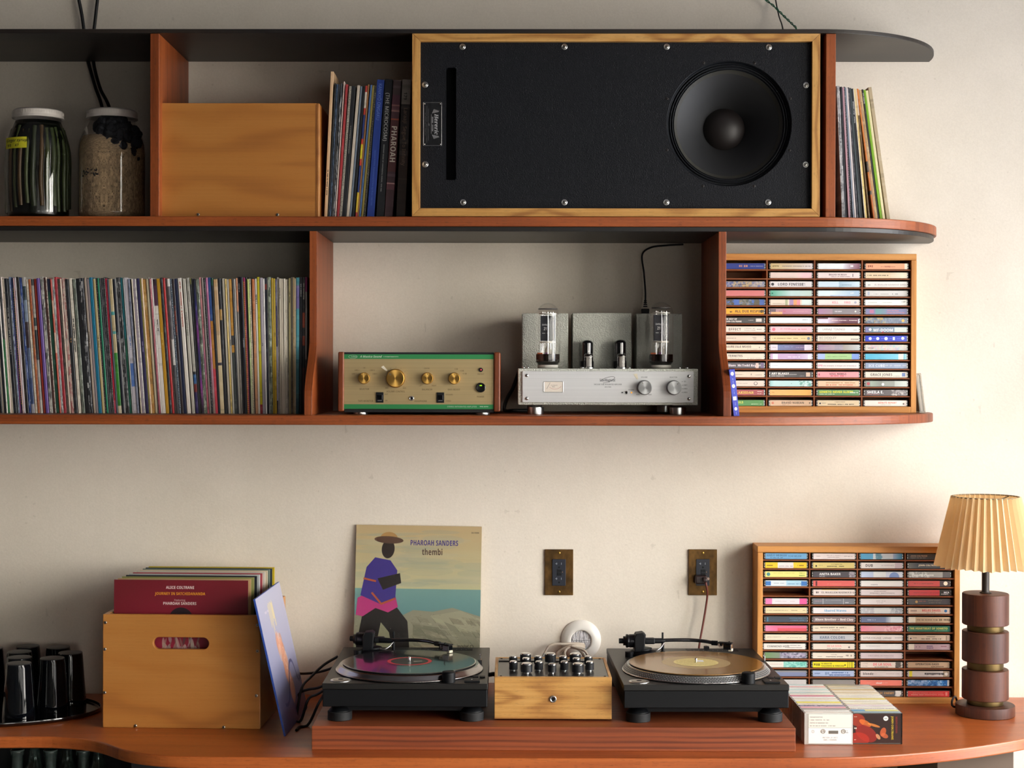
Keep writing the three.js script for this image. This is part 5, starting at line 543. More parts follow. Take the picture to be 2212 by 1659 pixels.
// ---- the big speaker
{
  const z = 0.336, x0 = at(890, 270, z).x, x1 = at(1771.5, 270, z).x, w = x1 - x0, y1 = at(1300, 71.5, z).y - YM, y0 = 0.0012, fw = 0.0188, D = 0.3, t = thing('loudspeaker', 'large black textured speaker box in an oak frame lying on its side', 'speaker', V(x0, YM, z));
  const P = (px, py, dz = 0) => { const q = at(px, py, z + dz - 0.012); return [q.x - x0, q.y - YM]; };
  const bar = (pts, g, o) => mesh('frame_board', uvm(mv(prism(pts, D, 0.0008), 0, 0, -D), g, o), M.oak, t);
  bar([[0, y1], [w, y1], [w - fw, y1 - fw], [fw, y1 - fw]].reverse(), 'x', 0.1); bar([[0, y0], [w, y0], [w - fw, y0 + fw], [fw, y0 + fw]], 'x', 0.5);
  bar([[0, y0 + 0.0004], [fw - 0.0003, y0 + fw], [fw - 0.0003, y1 - fw], [0, y1 - 0.0004]], 'y', 0.9); bar([[w, y0 + 0.0004], [w, y1 - 0.0004], [w - fw + 0.0003, y1 - fw], [w - fw + 0.0003, y0 + fw]], 'y', 1.4);
  const [wx, wy] = P(1575, 267), wr = 135 * (DIST - z + 0.012) / FOC, [sx0, sy0] = P(963, 389), [sx1, sy1] = P(985.5, 146);
  const baf = prism([[fw, y0 + fw], [w - fw, y0 + fw], [w - fw, y1 - fw], [fw, y1 - fw]], 0.018, 0, [(() => { const p = new THREE.Path(); p.absarc(wx, wy, wr, 0, 2 * Math.PI, true); return p; })(), roundRect(sx0, sy0, sx1, sy1, 0.005, THREE.Path)], 64);
  const tolex = phys(0x080b12, 0.6, 0, { bumpMap: T.leather, bumpScale: 0.0007, specularIntensity: 0.55 });
  mesh('baffle', uvm(mv(baf, 0, 0, -0.030), 'x'), tolex, t, 'black leather textured front');
  mesh('port_duct', span(sx0 - 0.002, sy0 - 0.002, -0.052, sx1 + 0.002, sy1 + 0.002, -0.045), M.blackMatt, t); mesh('back_panel', span(fw, y0 + fw, -D, w - fw, y1 - fw, -D + 0.01), M.blackMatt, t);
  // woofer: rim, ribbed surround, cone, dust cap
  const cone = new THREE.Group(); cone.name = 'woofer'; cone.position.set(wx, wy, -0.0125); t.add(cone);
  const L = (name, pts, mat) => mesh(name, lathe(pts, 96).rotateX(Math.PI / 2), mat, cone);
  L('rim', [[wr * 1.0, 0.0008], [wr * 0.985, -0.001], [wr * 0.975, -0.006], [wr * 0.985, -0.014], [wr, -0.014]], M.black);
  const sur = []; for (let i = 0; i <= 48; i++) { const q = i / 48; sur.push([lerp(wr * 0.98, wr * 0.87, q), -0.011 + 0.0035 * Math.sin(q * Math.PI * 6) * (1 - 0.2 * q) - q * 0.002]); }
  L('surround', sur, std(0x14171c, 0.55)); L('cone_edge', [[wr * 0.87, -0.0125], [wr * 0.82, -0.021]], std(0x35342f, 0.5));
  const cn = []; for (let i = 0; i <= 20; i++) { const q = i / 20; cn.push([lerp(wr * 0.82, wr * 0.3, q), -0.021 - 0.075 * (q * 0.75 + q * q * 0.25)]); }
  L('cone', cn, std(0x1d1e20, 0.6, 0, { side: THREE.DoubleSide }));
  const cap = []; for (let i = 0; i <= 12; i++) { const a = i / 12 * 1.1; cap.push([Math.sin(a) * wr * 0.345 / Math.sin(1.1) * 0.98, -0.0885 + (Math.cos(a) - Math.cos(1.1)) * 0.045]); }
  L('dust_cap', cap.reverse(), std(0x171110, 0.5));
  for (const [px, py] of [[999, 101], [1219, 101], [1440, 101], [1660.5, 102], [918, 183], [918.5, 355], [1741, 184], [1740, 355.5], [1000, 437], [1219, 437], [1439, 437], [1659, 437]]) { const [x, y] = P(px, py); screw(t, x, y, -0.0118, 0.0046, M.screw, true); }
  for (const [px, py] of [[1520, 135.5], [1630.5, 136], [1441, 213], [1707, 213], [1441, 324], [1706, 324.5], [1518.5, 402], [1629, 402]]) { const [x, y] = P(px, py); screw(t, x, y, -0.0122, 0.0034, std(0x33302e, 0.5, 0.6), false, 'woofer_screw'); }
  // maker's plate, turned on its side like the box
  const [ax, ay] = P(914, 315), [bx, by] = P(954.5, 221);
  mesh('badge_rim', mv(prism(roundRect(ax, ay, bx, by, 0.0015), 0.0016, 0.0003, [roundRect(ax + 0.0011, ay + 0.0011, bx - 0.0011, by - 0.0011, 0.0012, THREE.Path)]), 0, 0, -0.012), M.steel, t);
  const [c, f] = canvas(512, 220); f.fillStyle = '#0d0f13'; f.fillRect(0, 0, 512, 220); f.fillStyle = '#b9b9bb'; f.textAlign = 'center'; f.font = 'italic bold 64px serif'; f.fillText('Hereric', 256, 84); f.font = 'bold 22px sans-serif'; f.fillText('SOUND   SYSTEM', 256, 116);
  f.strokeStyle = '#a9a9ac'; f.lineWidth = 5; for (const s of [-1, 1]) for (let i = 0; i < 6; i++) { f.beginPath(); f.moveTo(256 + s * (128 + i * 3), 112 - i * 13); f.lineTo(256 + s * (178 - i * 4), 88 - i * 12); f.stroke(); }
  f.lineWidth = 3; f.beginPath(); f.moveTo(140, 126); f.lineTo(372, 126); f.stroke(); const rr = rng(3); scribble(f, 60, 450, 160, 12, 0x5a5c60, rr); scribble(f, 40, 470, 180, 12, 0x5a5c60, rr); scribble(f, 120, 390, 200, 12, 0x5a5c60, rr); f.fillStyle = '#c8c8c8'; f.fillRect(250, 150, 30, 3);
  const bg = uvFront(prism([[0, 0], [1, 0], [1, 1], [0, 1]], 1), 0, 0, 1, 1); bg.scale(by - ay - 0.002, bx - ax - 0.002, 0.0008); bg.rotateZ(-Math.PI / 2); mv(bg, ax + 0.001, by - 0.001, -0.0119);
  mesh('badge', bg, std(0xffffff, 0.4, 0, { map: canvasTex(c) }), t, 'dark plate with winged lettering');
  for (const [x, y] of [[ax + 0.0035, ay + 0.0035], [bx - 0.0035, ay + 0.0035], [ax + 0.0035, by - 0.0035], [bx - 0.0035, by - 0.0035]]) { const m = mesh('badge_pin', lathe([[0.0001, 0.0012], [0.0012, 0.0008], [0.0016, -0.0006]], 12).rotateX(Math.PI / 2), M.chrome, t); m.position.set(x, y, -0.0106); }
}
// ================================================================ the amplifiers on the lower shelf
const paintedGlintTex = (() => dataTex(256, 256, (x, y) => { const a = Math.atan2(y - 128, x - 128), k = Math.pow(0.5 + 0.5 * Math.cos(2 * a - 1.0), 2) * 0.4 + 0.6; return 255 * (k * (0.94 + 0.06 * hash(Math.floor(Math.hypot(x - 128, y - 128) * 1.3), 3))); }, false))();  // not applied; bright lobes painted like highlights on turned metal
function knob(parent, x, y, z, r, depth, mat, name = 'knob', dot) {          // turned knob with a stepped edge and a spun face
  const k = mesh(name, lathe([[r * 1.04, 0.0002], [r * 1.04, depth * 0.22], [r, depth * 0.3], [r * 0.985, depth * 0.9], [r * 0.94, depth], [r * 0.9, depth * 0.985], [0.0001, depth * 0.985]], 48).rotateX(Math.PI / 2), mat, parent); k.position.set(x, y, z);
  if (dot) { const m = mesh('index_mark', box(r * 0.08, r * 0.26, 0.0004), std(0x5a5348, 0.5), k); m.position.set(Math.sin(dot) * r * 0.72, Math.cos(dot) * r * 0.72, depth); m.rotation.z = -dot; }
  return k;
}
const gold = phys(0xe2b25e, 0.34, 1, { anisotropy: 0.75 }), alu = phys(0x9c9d9e, 0.36, 1, { anisotropy: 0.75 });
{ // gold and green faced amplifier
  const z = 0.362, s = (DIST - z) / FOC, p = (px, py) => { const q = at(px, py, z); return V(q.x, q.y - YL, 0); }, xl = p(730.8, 800).x, xr = p(1080.3, 800).x, yb = p(900, 883.5).y, yt = p(900, 765.5).y, cx = (xl + xr) / 2, D = 0.27;
  const t = thing('amplifier', 'gold faced amplifier with green bands, four brass knobs and wooden cheeks', 'amplifier', V(cx, YL, z)), X = (px) => p(px, 820).x - cx, Y = (py) => p(900, py).y;
  const [c, f] = canvas(1100, 400), U = (px) => (px - 743) / 323.5 * 1100, Vv = (py) => (py - 765.5) / 118 * 400;
  for (let y = 0; y < 400; y++) { const k = 0.93 + 0.12 * fbm(3, y * 0.9, 2) + 0.03 * hash(y, 9); f.fillStyle = 'rgb(' + [186, 165, 122].map((v) => Math.round(v * k)).join(',') + ')'; f.fillRect(0, y, 1100, 1); }
  f.fillStyle = '#3f9a5e'; f.fillRect(0, 0, 1100, 34); f.fillRect(0, 366, 1100, 34);
  f.fillStyle = '#d8e8d4'; f.font = 'italic bold 21px sans-serif'; f.fillText('A Musica Sound', 118, 24); f.font = 'italic 15px serif'; f.fillText('Leben', 50, 23); f.strokeStyle = '#cfe0cc'; f.lineWidth = 2; f.beginPath(); f.ellipse(66, 18, 32, 12, 0, 0, 7); f.stroke(); const rr = rng(6); scribble(f, 286, 400, 18, 10, 0xcfe0cc, rr);
  f.font = '15px sans-serif'; f.fillText('STEREO INTEGRATED AMPLIFIER', 760, 387); scribble(f, 1000, 1060, 382, 12, 0xd8e8d4, rr);
  f.fillStyle = '#5a4c30'; f.textAlign = 'center'; f.font = '16px sans-serif'; for (const [w, px, py] of [['SELECTOR', 787, 841], ['VOLUME CONTROL', 855, 846], ['BALANCER', 923, 841.5], ['BASS BOOST', 981, 841.5], ['TAPE MONITOR', 790, 866.5], ['HEADPHONE', 909, 866.5], ['POWER', 1038.5, 857]]) f.fillText(w, U(px), Vv(py) + 5);
  f.font = '12px sans-serif'; for (const [w, px, py] of [['LINE 1', 765, 808], ['LINE 2', 771, 800], ['CD', 787, 795], ['LINE 4', 804, 800], ['LINE 5', 810, 808], ['CENTER', 922, 796], ['MIN', 836, 838.5], ['MAX', 874, 838.5], ['LEFT', 909, 833], ['RIGHT', 938, 833], ['0 dB', 986, 797], ['+3 dB', 998, 801], ['+5 dB', 1004, 807], ['PROTECT', 1039, 808], ['OUT', 834.5, 852], ['ON', 834.5, 865.5], ['SPEAKERS', 971, 852.5], ['STEREO', 969, 866]]) f.fillText(w, U(px), Vv(py) + 4);
  f.textAlign = 'left'; f.fillStyle = '#5a4c30'; for (let i = 0; i < 11; i++) { const a = (-135 + i * 27) * Math.PI / 180; f.fillRect(U(855) + Math.sin(a) * 82, Vv(817) - Math.cos(a) * 82, 3, 3); }
  mesh('cabinet', span(X(743), yb - 0.008, -D, X(1066), p(900, 761).y, -0.004, 0.001), std(0x16181c, 0.5), t, 'black case');
  mesh('faceplate', uvFront(span(X(743), yb, -0.004, X(1066), yt, 0), X(743), yb, X(1066), yt), phys(0xffffff, 0.42, 0.55, { map: canvasTex(c) }), t, 'gold plate with green bands');
  mesh('side_cheek', uvm(span(X(730.8), p(735, 888.5).y, -D, X(743.3), p(735, 760).y, 0.006, 0.003), 'y', 0.4), M.mahogany, t); mesh('side_cheek', uvm(span(X(1067), p(1073, 889).y, -D, X(1080.3), p(1073, 761).y, 0.006, 0.003), 'y', 0.9), M.mahogany, t);
  knob(t, X(787), Y(817.3), 0, 12.2 * s, 0.014, gold, 'knob', 0.05); knob(t, X(855), Y(817.3), 0, 19.8 * s, 0.018, gold, 'knob', -0.9); knob(t, X(923.6), Y(817.3), 0, 12.4 * s, 0.014, gold, 'knob', 0.05); knob(t, X(981.6), Y(817.3), 0, 12.4 * s, 0.014, gold, 'knob', 0.05);
  const tape = mesh('tape_pointer', mv(prism([[-0.0018, -0.008], [0.0018, -0.008], [0.0042, 0.006], [-0.004, 0.008]].map(([a, b]) => [a * 0.8, b]), 0.0004), 0, 0, 0), std(0xe8e0cc, 0.8), t, 'white paper pointer'); tape.position.set(X(830.5), Y(796), 0.0002); tape.rotation.z = 0.85;
  for (const px of [820.5, 951.5]) { const q = mesh('rocker_switch', mv(rbox(16.4 * s, 22.4 * s, 0.003, 0.0008), 0, 0, 0.001), M.black, t); q.position.set(X(px), Y(858.7), 0); const r1 = mesh('rocker', mv(rbox(11.5 * s, 11 * s, 0.003, 0.0008), 0, 0.5 * s, 0.0028), M.blackGloss, q); r1.rotation.x = 0.12; mesh('mark', mv(box(9 * s, 1.2 * s, 0.0004), 0, -6.5 * s, 0.0026), std(0x77777a, 0.5), q); }
  const jk = (px, py, r, mat, name) => { const m = mesh(name, lathe([[r, 0], [r, 0.0022], [r * 0.82, 0.003], [r * 0.55, 0.0026], [r * 0.5, -0.002]], 32).rotateX(Math.PI / 2), mat, t); m.position.set(X(px), Y(py), 0); mesh('hole', cyl(r * 0.55, r * 0.55, 0.0006, 24).rotateX(Math.PI / 2).translate(0, 0, 0.0006), M.dark, m); return m; };
  jk(889.3, 860.5, 5.2 * s, M.steel, 'headphone_socket'); const pl = jk(1038.6, 798.6, 4.6 * s, M.black, 'indicator_lamp'); mesh('lens', new THREE.SphereGeometry(2.3 * s, 16, 10).translate(0, 0, 0.0018), std(0xc84a5a, 0.2), pl);
  const pb = mesh('power_button', lathe([[10.6 * s, 0], [10.6 * s, 0.004], [9.6 * s, 0.0052], [8.8 * s, 0.0044], [0.0001, 0.0044]], 40).rotateX(Math.PI / 2), M.blackGloss, t); pb.position.set(X(1038.6), Y(837), 0); mesh('indicator_light', mv(rbox(5 * s, 2.4 * s, 0.0008, 0.0003), 0, 4.6 * s, 0.0047), std(0x6a9a10, 0.4, 0, { emissive: 0x9ae010, emissiveIntensity: 1.1 }), pb);
  for (const px of [777, 1042]) for (const zz of [-0.02, -D + 0.03]) { const ft = mesh('foot', lathe([[0.0001, 0], [15.6 * s, 0], [16.2 * s, 0.001], [16.2 * s, 0.0075], [15.4 * s, 0.0085], [0.0001, 0.0085]], 40), M.steel, t); ft.position.set(X(px), 0, zz - 0.006); mesh('foot_collar', mv(cyl(0.011, 0.011, yb - 0.016, 24), 0, 0.0085 + (yb - 0.016) / 2, 0), M.black, ft); }
}
{ // silver valve amplifier
  const z = 0.315, s = (DIST - z) / FOC, p = (px, py) => { const q = at(px, py, z); return V(q.x, q.y - YL, 0); }, cx = p(1313.3, 800).x, D = 0.29, X = (px) => p(px, 830).x - cx, Y = (py) => p(1313, py).y;
  const t = thing('amplifier', 'silver valve amplifier with upright glass tubes and three grey hammered boxes', 'amplifier', V(cx, YL, z));
  const ham = std(0xc2c4ba, 0.42, 0, { bumpMap: T.hammer, bumpScale: 0.0007 });
  const yt = Y(796.3), yb = Y(875);
  mesh('chassis', uvm(span(X(1118.8), yb, -D, X(1507.8), yt, 0, 0.002), 'x'), ham, t, 'grey hammered metal');
  const [c, f] = canvas(1110, 204), U = (px) => (px - 1128.2) * 3, Vv = (py) => (py - 802) * 3.0;
  f.fillStyle = '#d6d7d8'; f.fillRect(0, 0, 1110, 204); for (let y = 0; y < 204; y++) { f.fillStyle = 'rgba(' + (hash(y, 4) > 0.5 ? '255,255,255' : '120,120,124') + ',0.06)'; f.fillRect(0, y, 1110, 1); }
  f.fillStyle = '#34363a'; f.textAlign = 'center'; f.font = 'bold 24px serif'; f.fillText('LineMagnetic', U(1312.5), Vv(824), 102); f.font = '12px sans-serif'; f.fillText('VACUUM TUBE INTEGRATED AMPLIFIER', U(1313), Vv(832), 180); f.font = '10px sans-serif'; f.fillText('LM-218IA', U(1313), Vv(837.5));
  f.strokeStyle = '#34363a'; f.lineWidth = 2; f.beginPath(); f.ellipse(U(1312), Vv(820.5), 50, 15, -0.3, 3.6, 8.6); f.stroke();
  f.font = '11px sans-serif'; for (const [w, px, py] of [['VOLUME', 1391.5, 815.5], ['SELECTOR', 1454.5, 815.5], ['MIN', 1378, 853], ['MAX', 1404, 853], ['CD', 1479, 824.5], ['LINE1', 1480, 832.5], ['LINE2', 1480, 840], ['LINE3', 1480, 848], ['POWER', 1363.5, 843]]) f.fillText(w, U(px), Vv(py) + 2);
  for (const py of [824, 832, 839.5, 847.5]) { f.beginPath(); f.arc(U(1473.5), Vv(py), 2, 0, 7); f.fill(); }
  const fx0 = X(1128.2), fx1 = X(1498), fy0 = Y(869.6), fy1 = Y(802);
  mesh('faceplate', uvFront(prism(roundRect(fx0, fy0, fx1, fy1, 0.003), 0.004, 0.0006), fx0, fy0, fx1, fy1), phys(0xffffff, 0.45, 0.2, { map: canvasTex(c) }), t, 'brushed silver plate');
  for (const [px, py] of [[1137.6, 811.6], [1137.6, 861], [1487.8, 812.3], [1487.8, 861]]) screw(t, X(px), Y(py), 0.0042, 3.9 * s, M.chrome);
  { // power meter
    const [mc, m] = canvas(260, 140); m.fillStyle = '#e6dccf'; m.fillRect(0, 0, 260, 140); m.strokeStyle = '#b8605a'; m.lineWidth = 3; m.beginPath(); m.arc(150, -10, 112, 0.7, 2.3); m.stroke(); m.strokeStyle = '#2a2826'; m.beginPath(); m.moveTo(36, 100); m.lineTo(84, 12); m.stroke(); m.fillStyle = '#6a625a'; m.font = '15px sans-serif'; m.textAlign = 'center'; m.fillText('Line Magnetic', 140, 52); m.font = 'bold 17px serif'; m.fillText('Bias', 130, 74);
    const a = X(1175.2), b = X(1215.8), y0 = Y(846.8), y1 = Y(825);
    mesh('meter_bezel', mv(prism(roundRect(a - 0.001, y0 - 0.001, b + 0.001, y1 + 0.001, 0.002), 0.0018, 0.0004, [roundRect(a, y0, b, y1, 0.0015, THREE.Path)]), 0, 0, 0.0036), M.steel, t);
    mesh('meter_dial', uvFront(span(a, y0, 0.0035, b, y1, 0.0044), a, y0, b, y1), std(0xffffff, 0.5, 0, { map: canvasTex(mc) }), t, 'cream meter dial');
  }
  knob(t, X(1392), Y(837), 0.004, 15.4 * s, 0.017, alu, 'knob', -0.5); knob(t, X(1455), Y(837), 0.004, 15.4 * s, 0.017, alu, 'knob', 0.7);
  const tape = mesh('tape_pointer', mv(prism([[-0.0016, -0.007], [0.0016, -0.007], [0.0045, 0.005], [-0.0036, 0.0075]], 0.0004), 0, 0, 0.0042), std(0xddd4bc, 0.8), t, 'cream paper pointer'); tape.position.set(X(1374), Y(813), 0); tape.rotation.z = 0.45;
  for (const [px, r] of [[1344, 1.8], [1352.5, 3.8]]) { const m = mesh('remote_sensor', lathe([[r * s * 1.1, 0], [r * s, 0.0012], [r * s * 0.7, 0.0008], [r * s * 0.7, -0.001]], 20).rotateX(Math.PI / 2), M.steel, t); m.position.set(X(px), Y(848), 0.004); mesh('hole', cyl(r * s * 0.72, r * s * 0.72, 0.0004, 16).rotateX(Math.PI / 2).translate(0, 0, 0.0004), M.dark, m); }
  mesh('indicator_light', mv(cyl(1.7 * s, 1.7 * s, 0.0012, 16).rotateX(Math.PI / 2), X(1364), Y(847.8), 0.0044), std(0xe0a030, 0.4, 0, { emissive: 0xf0a020, emissiveIntensity: 0.8 }), t);
  for (const [px, zz] of [[1157.5, -0.03], [1467.5, -0.03], [1157.5, -D + 0.04], [1458, -D + 0.04]]) { const ft = mesh('foot', lathe([[0.0001, 0], [17.2 * s, 0], [17.8 * s, 0.0008], [17.8 * s, 0.0162], [17.2 * s, 0.017], [12 * s, 0.017], [12 * s, yb + 0.0005], [0.0001, yb + 0.0005]], 48), M.steel, t); ft.position.set(X(px), 0, zz); }
  // transformer covers, further back on the chassis
  const zt = 0.16, q = (px, py) => at(px, py, zt).sub(V(cx, YL, 0));
  for (const [a, b, py] of [[1127.8, 1227.4, 677], [1237, 1364.3, 676], [1375, 1473.8, 677]]) mesh('transformer_cover', uvm(span(q(a, 720).x, yt - 0.0005, zt - z - 0.11, q(b, 720).x, q(1250, py).y, zt - z, 0.002), 'x', a * 0.01), ham, t);
  for (const [px, zz] of [[1131, -0.02], [1140, -0.02], [1470, -0.02], [1486, -0.02], [1259, -0.03], [1361, -0.03]]) mesh('chassis_bolt', lathe([[0.0001, 0.0046], [0.0034, 0.0042], [0.0038, 0], [0.0001, 0]], 16).translate(X(px), yt - 0.0003, zz), M.chrome, t);
  // the two tall output valves
  const bigTube = (px, topPy) => {
    const zz = 0.235, sc = (DIST - zz) / FOC, o = at(px, 750, zz), R = 26.3 * sc, h = at(px, topPy, zz).y - YL - yt, v = new THREE.Group(); v.name = 'output_valve'; v.position.set(o.x - cx, yt, zz - z); t.add(v);
    mesh('socket', lathe([[0.0001, 0], [R * 0.84, 0], [R * 0.84, 0.008], [R * 0.8, 0.0094], [0.0001, 0.0094]], 40), std(0xd8d4cc, 0.35), v);
    mesh('base', lathe([[0.0001, 0.007], [R * 0.82, 0.007], [R * 0.84, 0.011], [R * 0.98, 0.016], [R * 0.98, 0.021], [0.0001, 0.022]], 40), phys(0x17130f, 0.15, 0, { clearcoat: 1 }), v);
    const gl = [[R * 0.86, 0.011], [R, 0.018]]; gl.push([R, h - R]); for (let i = 1; i <= 10; i++) { const a = i / 10 * Math.PI / 2; gl.push([Math.max(0.0003, R * Math.cos(a)), h - R + R * Math.sin(a)]); }
    mesh('glass_envelope', lathe(gl, 56), M.glass, v);
    mesh('getter_band', lathe([[R * 0.96, 0.02], [R * 0.97, 0.03], [R * 0.965, 0.034]], 40), phys(0x2a1a14, 0.25, 0, { transmission: 0.55, thickness: 0, side: THREE.DoubleSide }), v);
    const [ac, af] = canvas(128, 160); af.fillStyle = '#26272e'; af.fillRect(0, 0, 128, 160); af.fillStyle = '#d8d8d4'; af.textAlign = 'center'; af.font = 'italic bold 15px serif'; af.fillText('LineMagnetic', 48, 62, 74); af.font = 'bold 26px sans-serif'; af.fillText('211', 48, 92); scribble(af, 14, 82, 112, 10, 0xb8b8b4, rng(2));
    mesh('anode', uvFront(span(-0.6 * R, 0.42 * h, -0.35 * R, 0.6 * R, 0.8 * h, 0.35 * R), -0.6 * R, 0.42 * h, 0.6 * R, 0.8 * h), std(0xffffff, 0.4, 0.2, { map: canvasTex(ac) }), v);
    for (let i = 0; i < 5; i++) mesh('anode_rib', span((0.2 + i * 0.085) * R, 0.43 * h, 0.35 * R, (0.225 + i * 0.085) * R, 0.79 * h, 0.41 * R), std(0x9a9c9e, 0.4, 0.7), v);
    mesh('mica_disc', mv(cyl(R * 0.72, R * 0.72, 0.0025, 24), 0, h * 0.83, 0), std(0xd8d4cc, 0.4), v); mesh('mica_disc', mv(cyl(R * 0.8, R * 0.8, 0.002, 24), 0, h * 0.905, 0), std(0x4a4440, 0.5), v); mesh('mica_disc', mv(cyl(R * 0.66, R * 0.66, 0.003, 24), 0, h * 0.40, 0), std(0xd0c8bc, 0.4), v);
    for (const [x, zz2] of [[-0.42, 0.2], [0.42, 0.2], [0, 0.42], [0.25, -0.3], [-0.25, -0.3]]) mesh('support_rod', mv(cyl(0.0009, 0.0009, h * 0.68, 8), x * R, h * 0.52, zz2 * R), M.chrome, v);
    mesh('glass_stem', lathe([[R * 0.42, 0.02], [R * 0.4, h * 0.12], [R * 0.25, h * 0.3], [0.001, h * 0.34]], 24), phys(0xd8d0c4, 0.15, 0, { transmission: 0.5, thickness: 0 }), v);
    mesh('filament_block', mv(rbox(R * 0.42, h * 0.14, R * 0.3, 0.001), -R * 0.66, h * 0.17, R * 0.2), std(0xa8501c, 0.5), v, 'copper coloured block'); mesh('filament_block', mv(rbox(R * 0.24, h * 0.15, R * 0.3, 0.001), -R * 0.12, h * 0.17, R * 0.3), std(0x6a4468, 0.5), v, 'violet block');
    for (let i = 0; i < 4; i++) mesh('spring', tube([...Array(9)].map((_, k) => V((-0.5 + i * 0.22) * R + (k % 2 ? 0.0018 : -0.0006), h * (0.38 - k * 0.008), R * 0.3)), 0.0006, 24, 5), M.chrome, v);
  };
  bigTube(1183.4, 654); bigTube(1428, 651.5);
  const smallTube = (px, topPy, r, zz, dark) => {
    const sc = (DIST - zz) / FOC, o = at(px, 750, zz), R = r * sc, h = at(px, topPy, zz).y - YL - yt, v = new THREE.Group(); v.name = dark ? 'driver_valve' : 'input_valve'; v.position.set(o.x - cx, yt, zz - z); t.add(v);
    const gl = [[R, 0.003], [R, h - R * 0.6]]; for (let i = 1; i <= 8; i++) { const a = i / 8 * Math.PI / 2; gl.push([Math.max(0.0002, R * Math.cos(a)), h - R * 0.6 + R * 0.6 * Math.sin(a)]); }
    if (!dark) gl.push([0.0012, h + 0.002], [0.0003, h + 0.006]);
    mesh('glass_envelope', lathe(gl, 36), dark ? M.blackGloss : M.glass, v); mesh('socket', mv(cyl(R * 1.12, R * 1.12, dark ? h * 0.26 : 0.003, 24), 0, (dark ? h * 0.26 : 0.003) / 2, 0), dark ? M.black : M.steel, v);
    if (!dark) { mesh('anode', mv(rbox(R * 1.1, h * 0.62, R * 0.7, 0.001), 0, h * 0.42, 0), std(0x8a8580, 0.3, 0.8), v); mesh('getter', mv(new THREE.SphereGeometry(R * 0.86, 20, 10, 0, 2 * Math.PI, 0, 1.2), 0, h - R * 1.1, 0), std(0x6a5a50, 0.15, 0.9), v); mesh('mica_disc', mv(cyl(R * 0.8, R * 0.8, 0.001, 16), 0, h * 0.75, 0), std(0xd8d4c8, 0.5), v); }
  };
  smallTube(1268.5, 734, 12.8, 0.185, true); smallTube(1339.5, 733.5, 12.6, 0.185, true); smallTube(1272, 762, 10.6, 0.225, false); smallTube(1343.5, 762, 10.4, 0.225, false);
}
single('black_cable', merge([tube([at(1476, 528, 0.004), at(1440, 530, 0.006), at(1405, 535, 0.012), at(1388, 548, 0.02), at(1391, 590, 0.03), at(1394, 630, 0.036), at(1394, 656, 0.04)], 0.0023, 60), ...[0, 1, 2, 3].map((i) => { const q = at(1394, 650 + i * 4, 0.04); return mv(cyl(0.0034 + i * 0.0006, 0.0038 + i * 0.0006, 0.0028, 14), q.x, q.y, 0.04); }), mv(rbox(0.02, 0.03, 0.012, 0.002), at(1394, 678, 0.04).x, at(1394, 680, 0.04).y, 0.036)]), M.cable, 'thin black mains cord rising behind the valve amplifier', 'cable');
single('black_cable', tube([at(1122, 800, 0.05).setZ(0.02), at(1108, 838, 0.02), at(1095, 862, 0.05), V(at(1090, 880, 0.1).x, YL + 0.005, 0.1), V(at(1110, 885, 0.15).x, YL + 0.005, 0.15), V(at(1160, 885, 0.12).x, YL + 0.005, 0.12)], 0.0045, 50), M.cable, 'thick black cord curling between the two amplifiers', 'cable');

